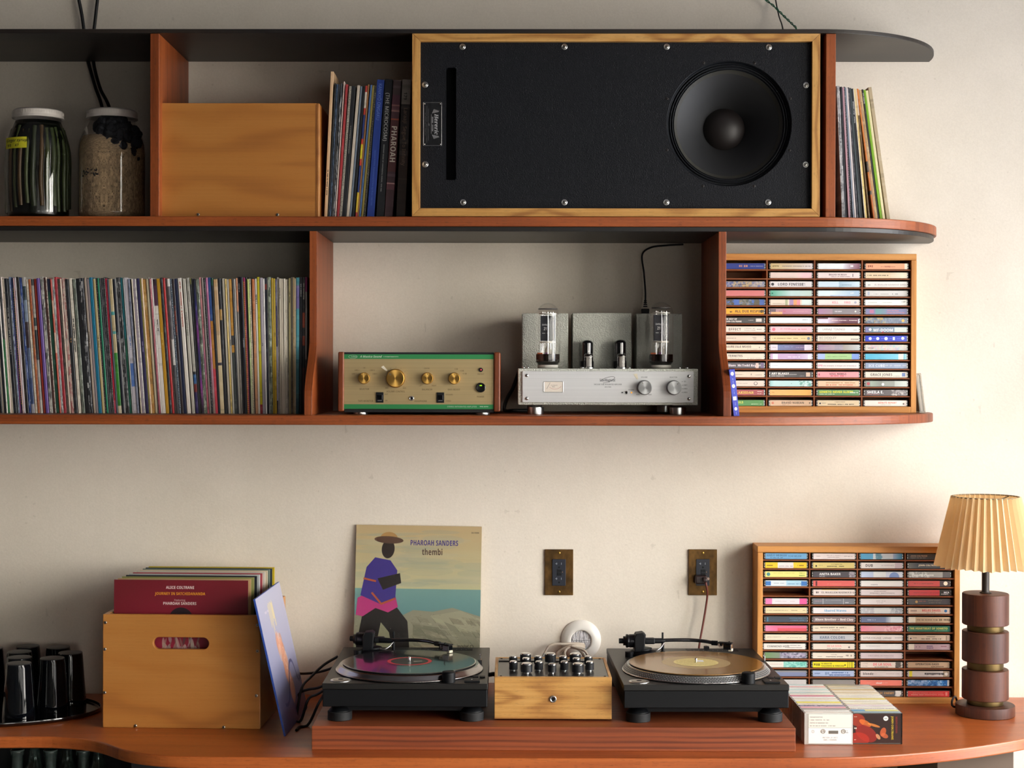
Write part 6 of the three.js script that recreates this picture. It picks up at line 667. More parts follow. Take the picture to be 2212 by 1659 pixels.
// ================================================================ on the counter
{ // crate of records
  const z = 0.392, fl = at(220, 1450, z), fr = at(563.5, 1450, z), w = fr.x - fl.x, h = at(390, 1328, z).y - YD, d = 0.325;
  const t = thing('wooden_crate', 'maple plywood record crate with a hand slot, open top, filled with records', 'crate', V((fl.x + fr.x) / 2, YD, z)); t.rotation.y = -0.035;
  const X = (px) => at(px, 1450, z).x - t.position.x, Y = (py) => at(390, py, z).y - YD;
  crateBox(t, w, h, d, [X(331), Y(1402.5), X(451), Y(1377)], 5);
  for (const [px, py] of [[224.5, 1346.5], [223.5, 1404], [223, 1498], [557, 1349], [557, 1405], [555, 1501], [292, 1569], [484, 1570]]) screw(t, X(px) + (px < 230 ? 0.0015 : 0), Y(py), 0.0004, 0.0036);
  // the records inside, front one with a printed cover
  const cov = (() => { const [c, f] = canvas(720, 720); f.fillStyle = '#7c1f2c'; f.fillRect(0, 0, 720, 720); const g = f.createRadialGradient(330, 520, 40, 330, 420, 480); g.addColorStop(0, '#a02440'); g.addColorStop(1, '#6e1a24'); f.fillStyle = g; f.fillRect(0, 0, 720, 720);
    f.textAlign = 'center'; f.fillStyle = '#e8dcd4'; f.font = 'bold 21px sans-serif'; f.fillText('ALICE COLTRANE', 356, 47, 152); f.fillStyle = '#e0a024'; f.fillText('JOURNEY IN SATCHIDANANDA', 356, 80, 270); f.fillStyle = '#d8c8c0'; f.font = '14px sans-serif'; f.fillText('Featuring', 354, 112); f.fillStyle = '#e8dcd4'; f.font = 'bold 21px sans-serif'; f.fillText('PHAROAH SANDERS', 354, 132, 180);
    f.fillStyle = '#2c2026'; f.beginPath(); f.ellipse(361, 212, 66, 66, 0, 0, 7); f.fill(); const r = rng(5); for (let i = 0; i < 90; i++) { f.fillStyle = ['#c8b8a8', '#8a7468', '#a89080', '#5a4844', '#b8a8a8'][i % 5]; f.globalAlpha = 0.7; f.beginPath(); f.ellipse(250 + r() * 210, 310 + r() * 220, 4 + r() * 6, 14 + r() * 26, r() * 0.8 - 0.4, 0, 7); f.fill(); } f.globalAlpha = 1; return canvasTex(c); })();
  const list = [ // pixel of the upper left corner, upper right corner, pull forward, colour
    [238, 1249, 544, 1252.5, 0.0, 'maroon', 0x6e1a24], [242, 1245, 547, 1248, 0.022, 'tan patterned', 0xb89468], [262, 1242.5, 551, 1247, 0.05, 'olive edged', 0x8a8a50], [276, 1240, 566, 1244, 0.075, 'black', 0x1c2028], [284, 1232.5, 571, 1237, 0.095, 'wide pale grey', 0xb0b4b4], [302, 1231, 576, 1235.5, 0.12, 'red edged', 0xa84850],
    [309, 1229, 583, 1233, 0.145, 'white', 0xc8c0b4], [310, 1224.5, 588, 1229, 0.165, 'cream', 0xd0c0a4], [312, 1226, 592, 1230, 0.185, 'green grey', 0x6a7a70], [320, 1222, 598, 1223.5, 0.205, 'navy', 0x22303c], [330, 1222.5, 604.5, 1222.5, 0.225, 'yellow spined', 0xc0a818],
  ];
  const inner = w / 2 - PLY - 0.002, rr = rng(31);
  list.forEach(([ax, ay, bx, by, back, name, col], i) => {
    const zz = -PLY - 0.016 - back * 1.12, top = [0.3185, 0.316, 0.316, 0.318, 0.321, 0.318, 0.316, 0.319, 0.316, 0.320, 0.318][i], thick = [0.004, 0.004, 0.004, 0.005, 0.010, 0.005, 0.005, 0.004, 0.005, 0.005, 0.008][i], W2 = 0.309, x0 = -inner + 0.002 + Math.min(0.016, i * 0.0015);
    const g = box(W2, 0.308, thick); g.translate(W2 / 2, 0.154, -thick / 2);
    const label = i ? name + ' record sleeve in the open crate, ' + (i === list.length - 1 ? 'backmost of all' : 'behind the ' + list[i - 1][5] + ' one') : 'maroon record sleeve with white and yellow lettering, front one in the open crate';
    let o;
    if (i) o = mesh('record_sleeve', g, std(col, 0.5), null);
    else { o = mesh('record_sleeve', uvFront(g, 0, 0, W2, 0.308), phys(0xffffff, 0.4, 0, { map: cov, clearcoat: 0.3, clearcoatRoughness: 0.2 }), null); }
    const wp = V(x0, 0.0236, zz).applyAxisAngle(V(0, 1, 0), t.rotation.y).add(t.position); o.position.copy(wp); o.rotation.set(-0.028 + i * 0.002, t.rotation.y + (rr() - 0.5) * 0.01, 0, 'YXZ'); void top;
    tag(o, label, 'record', 'records in the open crate');
  });
}
{ // blue record leaning on the crate's right side
  const [c, f] = canvas(512, 512), g = f.createLinearGradient(0, 0, 0, 512); g.addColorStop(0, '#a8aac4'); g.addColorStop(0.5, '#9a9cbc'); g.addColorStop(1, '#4a5080'); f.fillStyle = g; f.fillRect(0, 0, 512, 512); const r = rng(12);
  for (let i = 0; i < 46; i++) { f.fillStyle = ['#e0a48c', '#d08868', '#e8c0a8', '#c87850'][i % 4]; f.globalAlpha = 0.55; f.beginPath(); f.ellipse(250 + (r() - 0.5) * 70 + i * 1.6, 190 + i * 5, 26, 34, 0.3, 0, 7); f.fill(); } f.globalAlpha = 1;
  f.strokeStyle = '#2a3470'; f.lineWidth = 12; f.beginPath(); f.moveTo(120, 420); f.bezierCurveTo(260, 470, 300, 260, 400, 300); f.bezierCurveTo(450, 330, 430, 420, 500, 380); f.stroke(); f.fillStyle = '#d8c890'; for (let i = 0; i < 9; i++) f.fillRect(196 + i * 11 - Math.abs(i - 4) * 3, 40 + r() * 14, 7, 60 + r() * 70); scribble(f, 110, 200, 70, 16, 0xc8c0d0, r);
  const Lw = 0.30, tk = 0.004, t0 = onY(617, 1591, YD), geo = box(tk, 0.311, Lw); geo.translate(-tk / 2, 0.1555, -Lw / 2);
  const cover = flat(box(0.0006, 0.309, Lw - 0.002)), p = cover.attributes.position, uv = new Float32Array(p.count * 2); for (let i = 0; i < p.count; i++) { uv[i * 2] = 0.5 - p.getZ(i) / Lw; uv[i * 2 + 1] = p.getY(i) / 0.31 + 0.5; } cover.setAttribute('uv', new THREE.BufferAttribute(uv, 2)); cover.translate(0.0003, 0.1555, -Lw / 2);
  const s = thing('record_sleeve', 'blue record sleeve with orange streak leaning on the open crate', 'record', t0.clone().setY(YD + 0.001)); s.rotation.set(0, -0.035, 0.224, 'YXZ');
  mesh('cardboard', geo, std(0x2a4a9c, 0.45), s); mesh('cover_print', cover, phys(0xffffff, 0.35, 0, { map: canvasTex(c), clearcoat: 0.4, clearcoatRoughness: 0.15 }), s);
}
{ // record leaning on the wall behind the left turntable
  const [c, f] = canvas(900, 900), r = rng(51);
  for (let y = 0; y < 900; y++) for (let k = 0; k < 1; k++) { const q = y / 900; f.fillStyle = q < 0.5 ? 'rgb(' + [lerp(196, 190, q * 2), lerp(172, 186, q * 2), lerp(128, 146, q * 2)].map(Math.round).join(',') + ')' : q < 0.71 ? 'rgb(' + [lerp(118, 98, (q - 0.5) * 4.7), lerp(158, 140, (q - 0.5) * 4.7), lerp(152, 140, (q - 0.5) * 4.7)].map(Math.round).join(',') + ')' : '#8c8a72'; f.fillRect(0, y, 900, 1); }
  for (let i = 0; i < 70; i++) { f.fillStyle = ['#a3a890', '#b8b496', '#9aa392', '#c4b88e'][i % 4]; f.globalAlpha = 0.26; f.beginPath(); f.ellipse(r() * 900, 40 + r() * 380, 90 + r() * 190, 8 + r() * 26, (r() - 0.5) * 0.1, 0, 7); f.fill(); }
  f.globalAlpha = 1; for (const [pts, col] of [[[[300, 660], [420, 600], [560, 610], [700, 580], [900, 640], [900, 900], [300, 900]], '#8f8c76'], [[[540, 640], [760, 600], [900, 660], [900, 780], [700, 760]], '#9c987e'], [[[420, 700], [600, 720], [720, 840], [560, 880], [420, 800]], '#77755f'], [[[640, 680], [860, 760], [900, 860], [760, 840]], '#83816a'], [[[40, 700], [260, 680], [360, 760], [400, 900], [20, 900]], '#868468'], [[[480, 840], [760, 850], [900, 880], [900, 900], [440, 900]], '#9a8f76']]) { f.fillStyle = col; f.beginPath(); pts.forEach(([x, y], i) => i ? f.lineTo(x, y) : f.moveTo(x, y)); f.fill(); }
  for (let i = 0; i < 60; i++) { const x = 380 + r() * 520, y = 640 + r() * 250, a = 30 + r() * 70, k = 118 + r() * 50; f.fillStyle = 'rgb(' + [k, k * 0.97, k * 0.8].map(Math.round).join(',') + ')'; f.globalAlpha = 0.6; f.beginPath(); f.moveTo(x, y); f.lineTo(x + a, y + a * 0.2); f.lineTo(x + a * 1.3, y + a * 0.6); f.lineTo(x + a * 0.4, y + a * 0.5); f.fill(); f.globalAlpha = 0.45; f.fillStyle = '#55543f'; f.beginPath(); f.moveTo(x, y); f.lineTo(x + a * 0.45, y + a * 0.5); f.lineTo(x + a * 0.4, y + a * 0.56); f.fill(); } f.globalAlpha = 1;
  for (let i = 0; i < 500; i++) { f.fillStyle = r() < 0.5 ? '#5c5b4c' : '#b0ac92'; f.globalAlpha = 0.25; f.fillRect(r() * 900, 620 + r() * 280, 2 + r() * 16, 1 + r() * 4); } f.globalAlpha = 1;
  // a plain stand-in for the picture: a standing shape of flat colour patches
  const pat = (col, pts) => { f.fillStyle = col; f.beginPath(); pts.forEach(([x, y], i) => i ? f.lineTo(x, y) : f.moveTo(x, y)); f.closePath(); f.fill(); };
  pat('#1c1613', [[60, 620], [170, 560], [300, 580], [380, 680], [400, 900], [280, 900], [250, 760], [190, 690], [150, 900], [10, 900]]); pat('#b83478', [[20, 520], [110, 470], [290, 500], [310, 580], [240, 620], [150, 590], [60, 650], [10, 640]]); pat('#3d2f84', [[80, 300], [140, 230], [250, 250], [300, 320], [290, 520], [180, 560], [40, 500]]); pat('#241c1a', [[160, 380], [320, 340], [330, 410], [200, 460]]);
  f.strokeStyle = '#b0522c'; f.lineWidth = 14; f.beginPath(); f.moveTo(120, 480); f.lineTo(190, 560); f.lineTo(290, 520); f.stroke(); f.beginPath(); f.moveTo(60, 380); f.lineTo(150, 400); f.stroke();
  f.fillStyle = '#2c211c'; f.beginPath(); f.ellipse(232, 170, 46, 66, 0.1, 0, 7); f.fill(); f.fillStyle = '#b08850'; f.beginPath(); f.ellipse(236, 92, 62, 44, 0, Math.PI, 0); f.fill(); f.fillStyle = '#5a4030'; f.beginPath(); f.ellipse(236, 104, 104, 26, 0.05, 0, 7); f.fill();
  f.fillStyle = '#3c2f80'; f.font = 'bold 51px sans-serif'; f.fillText('PHAROAH SANDERS', 388, 140, 346); f.fillStyle = '#4a3028'; f.font = 'bold 60px sans-serif'; f.fillText('thembi', 474, 208, 150); f.fillStyle = '#4a4030'; f.font = 'bold 15px sans-serif'; f.fillText('AS-9206', 826, 50); f.fillStyle = '#2c2820'; f.font = 'bold 30px sans-serif'; f.fillText('impulse!', 736, 862, 84); f.lineWidth = 3; f.strokeStyle = '#2c2820'; f.beginPath(); f.arc(842, 852, 11, 0, 7); f.stroke();
  const S = 0.3135, lean = 0.1, t = thing('record_sleeve', 'record sleeve with a seaside picture and purple lettering leaning on the wall', 'record', V(at(901, 1300, 0.02).x, 1.0295, 0.0375));
  single('unseen_support_block', mv(rbox(0.3, 1.0295 - YD - 0.004, 0.07, 0.003), -0.215, (1.0295 - 0.004 + YD) / 2, 0.047), M.black, 'unseen block behind the left turntable holding up the leaning seaside record', 'support block');  // unseen block, placed to hold the record at its height
  t.rotation.set(-lean, 0, -0.012, 'YXZ');
  mesh('cardboard', mv(box(S, S, 0.003), 0, S / 2, -0.0018), std(0xcdb98e, 0.6), t); mesh('cover_print', uvFront(span(-S / 2, 0, -0.0003, S / 2, S, 0.0003), -S / 2, 0, S / 2, S), phys(0xffffff, 0.4, 0, { map: canvasTex(c), clearcoat: 0.5, clearcoatRoughness: 0.12 }), t);
  mesh('plastic_sleeve', mv(box(S + 0.006, S + 0.004, 0.0004), 0.001, S / 2, 0.0008), film, t);
  t.position.y += 0.001 + Math.sin(0.012) * S / 2; 
}
// ---- wall sockets
function outlet(px, label, plugged) {
  const z = 0.004, c = at(px, 1236.3, z), s = (DIST - z) / FOC, t = thing('wall_socket', label, 'socket', V(c.x, c.y, 0)), w = 61.5 * s, h = 99 * s;
  const tex = dataTex(128, 128, (x, y) => { const k = fbm(x / 22 + px, y / 22, 4); return [lerp(58, 128, k), lerp(42, 94, k), lerp(20, 48, k)]; }, true);
  mesh('cover_plate', uvFront(mv(rbox(w, h, 0.005, 0.001), 0, 0, 0.0025), -w / 2, -h / 2, w / 2, h / 2), std(0xffffff, 0.45, 0.75, { map: tex }), t, 'mottled brass plate');
  const bw = 29 * s, bh = 57.5 * s; mesh('receptacle', mv(prism(roundRect(-bw / 2, -bh / 2, bw / 2, bh / 2, 0.002), 0.0024, 0.0006), 0, 0, 0.0048), std(0x171d2a, 0.4), t, 'dark blue black receptacle');
  for (const y of plugged ? [0.019] : [0.019, -0.0185]) { mesh('slot', merge([mv(box(0.0012, 0.0052, 0.0006), -0.0058, y + 0.003, 0.0072), mv(box(0.0048, 0.0012, 0.0006), -0.0068, y + 0.003, 0.0072), mv(box(0.0012, 0.0052, 0.0006), 0.0058, y + 0.003, 0.0072)]), std(0x9aa0aa, 0.5), t); mesh('earth_hole', mv(cyl(0.0024, 0.0024, 0.0006, 16).rotateX(Math.PI / 2), 0, y - 0.0062, 0.0072), M.dark, t); }
  for (const y of [0.0042, -0.0042]) mesh('test_button', mv(rbox(0.0115, 0.0068, 0.0022, 0.0005), 0.001, y, 0.0076), M.black, t);
  mesh('indicator_light', mv(cyl(0.0008, 0.0008, 0.0008, 10).rotateX(Math.PI / 2), 0.0088, 0.001, 0.0073), std(0xc89060, 0.4), t);
  for (const y of [42 * s, -42 * s]) screw(t, 0, y, 0.0052, 0.0032, M.brass);
}
outlet(1207.5, 'left brass wall socket with nothing plugged in, above the cable grommet', false);
outlet(1518, 'right brass wall socket with a plugged brown cord, above the right turntable', true);
{ // plug with its cord going down behind the turntable
  const c = at(1517, 1253, 0.03), t = thing('power_plug', 'brown flat plug and cord in the right wall socket', 'plug', V(c.x, c.y, 0));
  mesh('plug_body', merge([mv(rbox(0.030, 0.021, 0.022, 0.004), -0.002, 0, 0.0185), mv(rbox(0.012, 0.012, 0.016, 0.004), 0.006, 0.001, 0.033)]), std(0x2a1a1a, 0.35), t); mesh('plug_side', mv(cyl(0.0035, 0.0035, 0.012, 16).rotateX(Math.PI / 2), 0.0145, 0.003, 0.024), std(0x9a8478, 0.3), t);
  const q = (px, py, z) => at(px, py, z).sub(t.position);
  mesh('cord', tube([q(1524, 1256, 0.036), q(1526.5, 1268, 0.036), q(1528, 1284, 0.03), q(1525, 1310, 0.026), q(1518, 1352, 0.028), q(1510, 1398, 0.034), q(1507, 1440, 0.035), V(q(1505, 1450, 0.04).x, YD + 0.004 - c.y, 0.045), V(q(1540, 1450, 0.04).x, YD + 0.004 - c.y, 0.05)], 0.0026, 70), std(0x6a2e22, 0.45), t);
}
{ // cable grommet with brush
  const c = at(1255, 1383, 0.006), s = (DIST - 0.006) / FOC, R = 43.5 * s, t = thing('cable_grommet', 'round white cable grommet with a brush opening low on the wall', 'grommet', V(c.x, c.y, 0));
  mesh('ring', lathe([[R * 0.5, 0.0006], [R * 0.5, 0.013], [R * 0.56, 0.0145], [R * 0.7, 0.0142], [R * 0.9, 0.0095], [R, 0.003], [R, 0.0006]], 72).rotateX(Math.PI / 2), std(0xe9e5dd, 0.35), t);
  mesh('back_disc', cyl(R * 0.5, R * 0.5, 0.001, 40).rotateX(Math.PI / 2).translate(0, 0, 0.001), std(0xa8a8ae, 0.8), t);
  const r = rng(9), br = []; for (let i = 0; i < 150; i++) { const x = (r() - 0.5) * R * 0.94, m = Math.sqrt(Math.max(0, R * R * 0.235 - x * x)), up = i % 2 ? 1 : -1; br.push(tube([V(x, up * m, 0.006 + r() * 0.004), V(x + (r() - 0.5) * 0.003, up * m * 0.5, 0.008 + r() * 0.003), V(x + (r() - 0.5) * 0.006, up * 0.0006, 0.008 + r() * 0.004)], 0.0005, 4, 4)); }
  mesh('brush', merge(br), std(0xf2f0f2, 0.6), t).userData.kind = 'stuff';
}
{ // bundle of pale cables out of the grommet
  const g = at(1262, 1392, 0.012), paths = [[[1262, 1392], [1248, 1390], [1216, 1391], [1196, 1391.5], [1186, 1396], [1176, 1412]], [[1264, 1396], [1240, 1394], [1222, 1399], [1206, 1409], [1199, 1424]], [[1263, 1400], [1246, 1396], [1232, 1398], [1218, 1406], [1211, 1424]], [[1240, 1394], [1226, 1400], [1220, 1409], [1222, 1424]], [[1228, 1397], [1246, 1401], [1256, 1409], [1263, 1424]], [[1236, 1396], [1254, 1402], [1265, 1408], [1270, 1424]]];
  paths.forEach((p, i) => { const pts = p.map(([x, y], k) => at(x, y, 0.014 + 0.012 * Math.min(1, k / 2) + i * 0.005)), e = pts[pts.length - 1]; if (i) pts.push(V(e.x, e.y - 0.03, 0.07 + i * 0.004)); const name = ['first and longest', 'second', 'third', 'fourth', 'fifth', 'sixth and rightmost'][i]; const t = thing('pale_cable', 'pale braided cable out of the wall grommet, ' + name + ' from the left', 'cable', null, 'pale cables at the grommet'); mesh('sheath', tube(pts, 0.0031, 40), std(0xd6c9b8, 0.7), t); if (!i) mesh('plug_sleeve', tube([e, e.clone().add(V(-0.009, -0.014, 0.004))], 0.0036, 6), M.steel, t); });
  void g;
}
// ---- plinth, turntables and mixer
const YP = 0.9711;
{ const x0 = at(673.3, 1600, 0.592).x, x1 = at(1718.5, 1600, 0.592).x; single('plinth', uvm(span(x0, YD, 0.105, x1, YP, 0.592, 0.0012), 'x', 0.2), M.ribbed, 'long reddish mahogany plinth under both turntables on the counter', 'plinth'); }
const strobeTex = (() => { const t = dataTex(256, 64, (x, y) => { const row = Math.floor(y / 16), ph = x / 8; const on = (y % 16) > 3 && (y % 16) < 13 && (ph % 1) < 0.62; return on ? 70 : 12; }, false, false); return t; })();
function turntable(label, xl, xr, rot, rings) {
  const YTop = 1.0553, w = 0.358, d = 0.46, cx = (xl + xr) / 2, t = thing('turntable', label, 'turntable', V(cx, YP, 0.325)); t.rotation.y = rot;
  const top = YTop - YP, deck = phys(0x191817, 0.4, 0, { specularIntensity: 0.8 }), body = phys(0x07090d, 0.5, 0, { specularIntensity: 0.5 }), y1 = top - 0.013, y0 = 0.0335;
  mesh('top_plate', mv(rbox(w, 0.013, d, 0.0016), 0, top - 0.0065, 0), deck, t); mesh('body', mv(rbox(w - 0.002, y1 - y0, d - 0.002, 0.002), 0, (y0 + y1) / 2, 0), body, t);
  mesh('base', slab([[-w / 2 + 0.05, -d / 2 + 0.03], [w / 2 - 0.05, -d / 2 + 0.03], [w / 2 - 0.04, d / 2 - 0.03], [-w / 2 + 0.04, d / 2 - 0.03]], 0.02, y0 + 0.001), M.blackMatt, t);
  for (const [x, z] of [[-1, -1], [1, -1], [-1, 1], [1, 1]]) { const f = mesh('foot', lathe([[0.0001, 0], [0.026, 0], [0.0268, 0.001], ...[0, 1, 2, 3, 4, 5].flatMap((k) => [[0.0268, 0.0015 + k * 0.0026], [0.0257, 0.0028 + k * 0.0026]]), [0.0268, 0.0175], [0.025, 0.019], [0.0001, 0.019]], 56), std(0x0b0c0f, 0.7), t); f.position.set(x * (w / 2 - 0.035), 0, z * (d / 2 - 0.035)); mesh('foot_cone', lathe([[0.024, 0.019], [0.0235, 0.0215], [0.012, 0.0336], [0.0001, 0.0336]], 40), body, f); }
  // platter
  const px = 0.0, pz = 0.062, R = 0.1665, P = new THREE.Group(); P.name = 'platter'; P.position.set(px, top, pz); t.add(P);
  if (rings) mesh('platter_rim', lathe([[0.0001, 0.001], [R - 0.002, 0.001], [R, 0.0015], [R, 0.003], [R - 0.001, 0.0036], [R - 0.003, 0.0042], [R - 0.0034, 0.0064], [R - 0.0052, 0.0072], [R - 0.0056, 0.0096], [R - 0.0074, 0.0104], [R - 0.0078, 0.0128], [R - 0.0098, 0.0136], [R - 0.0104, 0.0152], [0.0001, 0.0152]], 128), phys(0xa9a7a6, 0.22, 1, {}), P);
  else {
    mesh('platter_rim', lathe([[0.0001, 0.001], [R - 0.002, 0.001], [R, 0.0015], [R, 0.0028], [R - 0.0012, 0.0034]], 128), M.chrome, P);
    const n = 180, g = lathe([[R - 0.001, 0.003], [R - 0.0106, 0.0146]], 256), uv = g.attributes.uv; for (let i = 0; i < uv.count; i++) uv.setX(i, uv.getX(i) * 8); mesh('strobe_band', g, std(0xffffff, 0.4, 0.3, { map: strobeTex }), P); void n;
    const dots = new THREE.InstancedMesh(rbox(0.002, 0.0013, 0.001, 0.0003, 1), M.steel, 4 * 150), m4 = new THREE.Matrix4(), q = new THREE.Quaternion(); let k = 0;
    for (let row = 0; row < 4; row++) for (let i = 0; i < 150; i++) { const a = (i + 0.5 * (row % 2)) / 150 * 2 * Math.PI, f = (row + 0.6) / 4.2, rr = lerp(R - 0.0008, R - 0.0104, f); q.setFromEuler(new THREE.Euler(-0.68, a, 0, 'YXZ')); m4.compose(V(Math.sin(a) * rr, lerp(0.0032, 0.0144, f), Math.cos(a) * rr), q, V(1, 1, 1)); dots.setMatrixAt(k++, m4); }
    dots.name = 'strobe_dots'; dots.userData.kind = 'stuff'; P.add(dots); mesh('platter_top', mv(cyl(R - 0.0104, R - 0.0104, 0.002, 96), 0, 0.0142, 0), M.steel, P);
  }
  mesh('slipmat', mv(cyl(0.148, 0.148, 0.0012, 96), 0, 0.0158, 0), std(0x101114, 0.9), P); mesh('spindle', lathe([[0.0001, 0.029], [0.002, 0.0285], [0.003, 0.0265], [0.003, 0.016]], 16), M.chrome, P);
  // controls
  const btn = (name, x, z, a, b, h, mat, r = 0.001) => { const m = mesh(name, mv(rbox(a, h, b, r), 0, h / 2, 0), mat, t); m.position.set(x, top, z); return m; };
  const ss = btn('start_button', w / 2 - 0.034, d / 2 - 0.031, 0.034, 0.036, 0.004, body); mesh('mark', mv(box(0.003, 0.0003, 0.007), -0.001, 0.0041, 0), std(0xb8b8b8, 0.5), ss);
  btn('speed_button', w / 2 - 0.0275, d / 2 - 0.075, 0.013, 0.016, 0.003, body); btn('speed_button', w / 2 - 0.0125, d / 2 - 0.075, 0.012, 0.016, 0.003, body);
  const st = mesh('strobe_tower', lathe([[0.0145, 0], [0.0145, 0.02], [0.0138, 0.0225], [0.0001, 0.0228]], 40), body, t); st.position.set(w / 2 - 0.085, top, d / 2 - 0.022); mesh('power_ring', lathe([[0.0125, 0.0226], [0.0125, 0.0232], [0.0105, 0.0236], [0.0105, 0.0226]], 40), M.black, st);
  const lamp = mesh('stylus_lamp', mv(cyl(0.0052, 0.0052, 0.016, 20), 0, 0.008, 0), body, t); lamp.position.set(w / 2 - 0.021, top, 0.03); mesh('lamp_arm', merge([mv(cyl(0.0014, 0.0014, 0.012, 10), 0.003, 0.022, 0), mv(cyl(0.002, 0.002, 0.004, 10).rotateZ(Math.PI / 2), 0.002, 0.028, 0)]), M.chrome, lamp);
  const ad = mesh('adapter_well', lathe([[0.0225, 0], [0.0225, 0.0015], [0.0205, 0.002], [0.019, 0.0012], [0.0001, 0.0010]], 40), M.steel, t); ad.position.set(-w / 2 + 0.037, top, d / 2 - 0.035); mesh('adapter', lathe([[0.017, 0.0012], [0.016, 0.0026], [0.006, 0.0026], [0.005, 0.0012]], 32), std(0xa8a49c, 0.3, 0.9), ad); mesh('hole', mv(cyl(0.006, 0.006, 0.0008, 20), 0, 0.0024, 0), M.dark, ad);
  // pitch slider along the back
  mesh('slider_plate', mv(rbox(0.125, 0.0012, 0.03, 0.0004), 0.075, top + 0.0006, -d / 2 + 0.026), M.black, t); mesh('slider_slot', mv(box(0.1, 0.0004, 0.003), 0.075, top + 0.0013, -d / 2 + 0.024), M.dark, t); const sk = mesh('slider_knob', merge([mv(rbox(0.012, 0.008, 0.014, 0.001), 0, 0.004, 0), mv(box(0.001, 0.001, 0.012), 0, 0.0084, 0)]), body, t); sk.position.set(0.062, top + 0.0012, -d / 2 + 0.024);
  for (let i = 0; i < 9; i++) { const m = mesh('scale_tick', box(0.0012, 0.0003, 0.003), std(0xb0b0b0, 0.5), t); m.position.set(0.03 + i * 0.0115, top + 0.0013, -d / 2 + 0.036); }
  return { t, top, w, d, P, pz, body, deck };
}
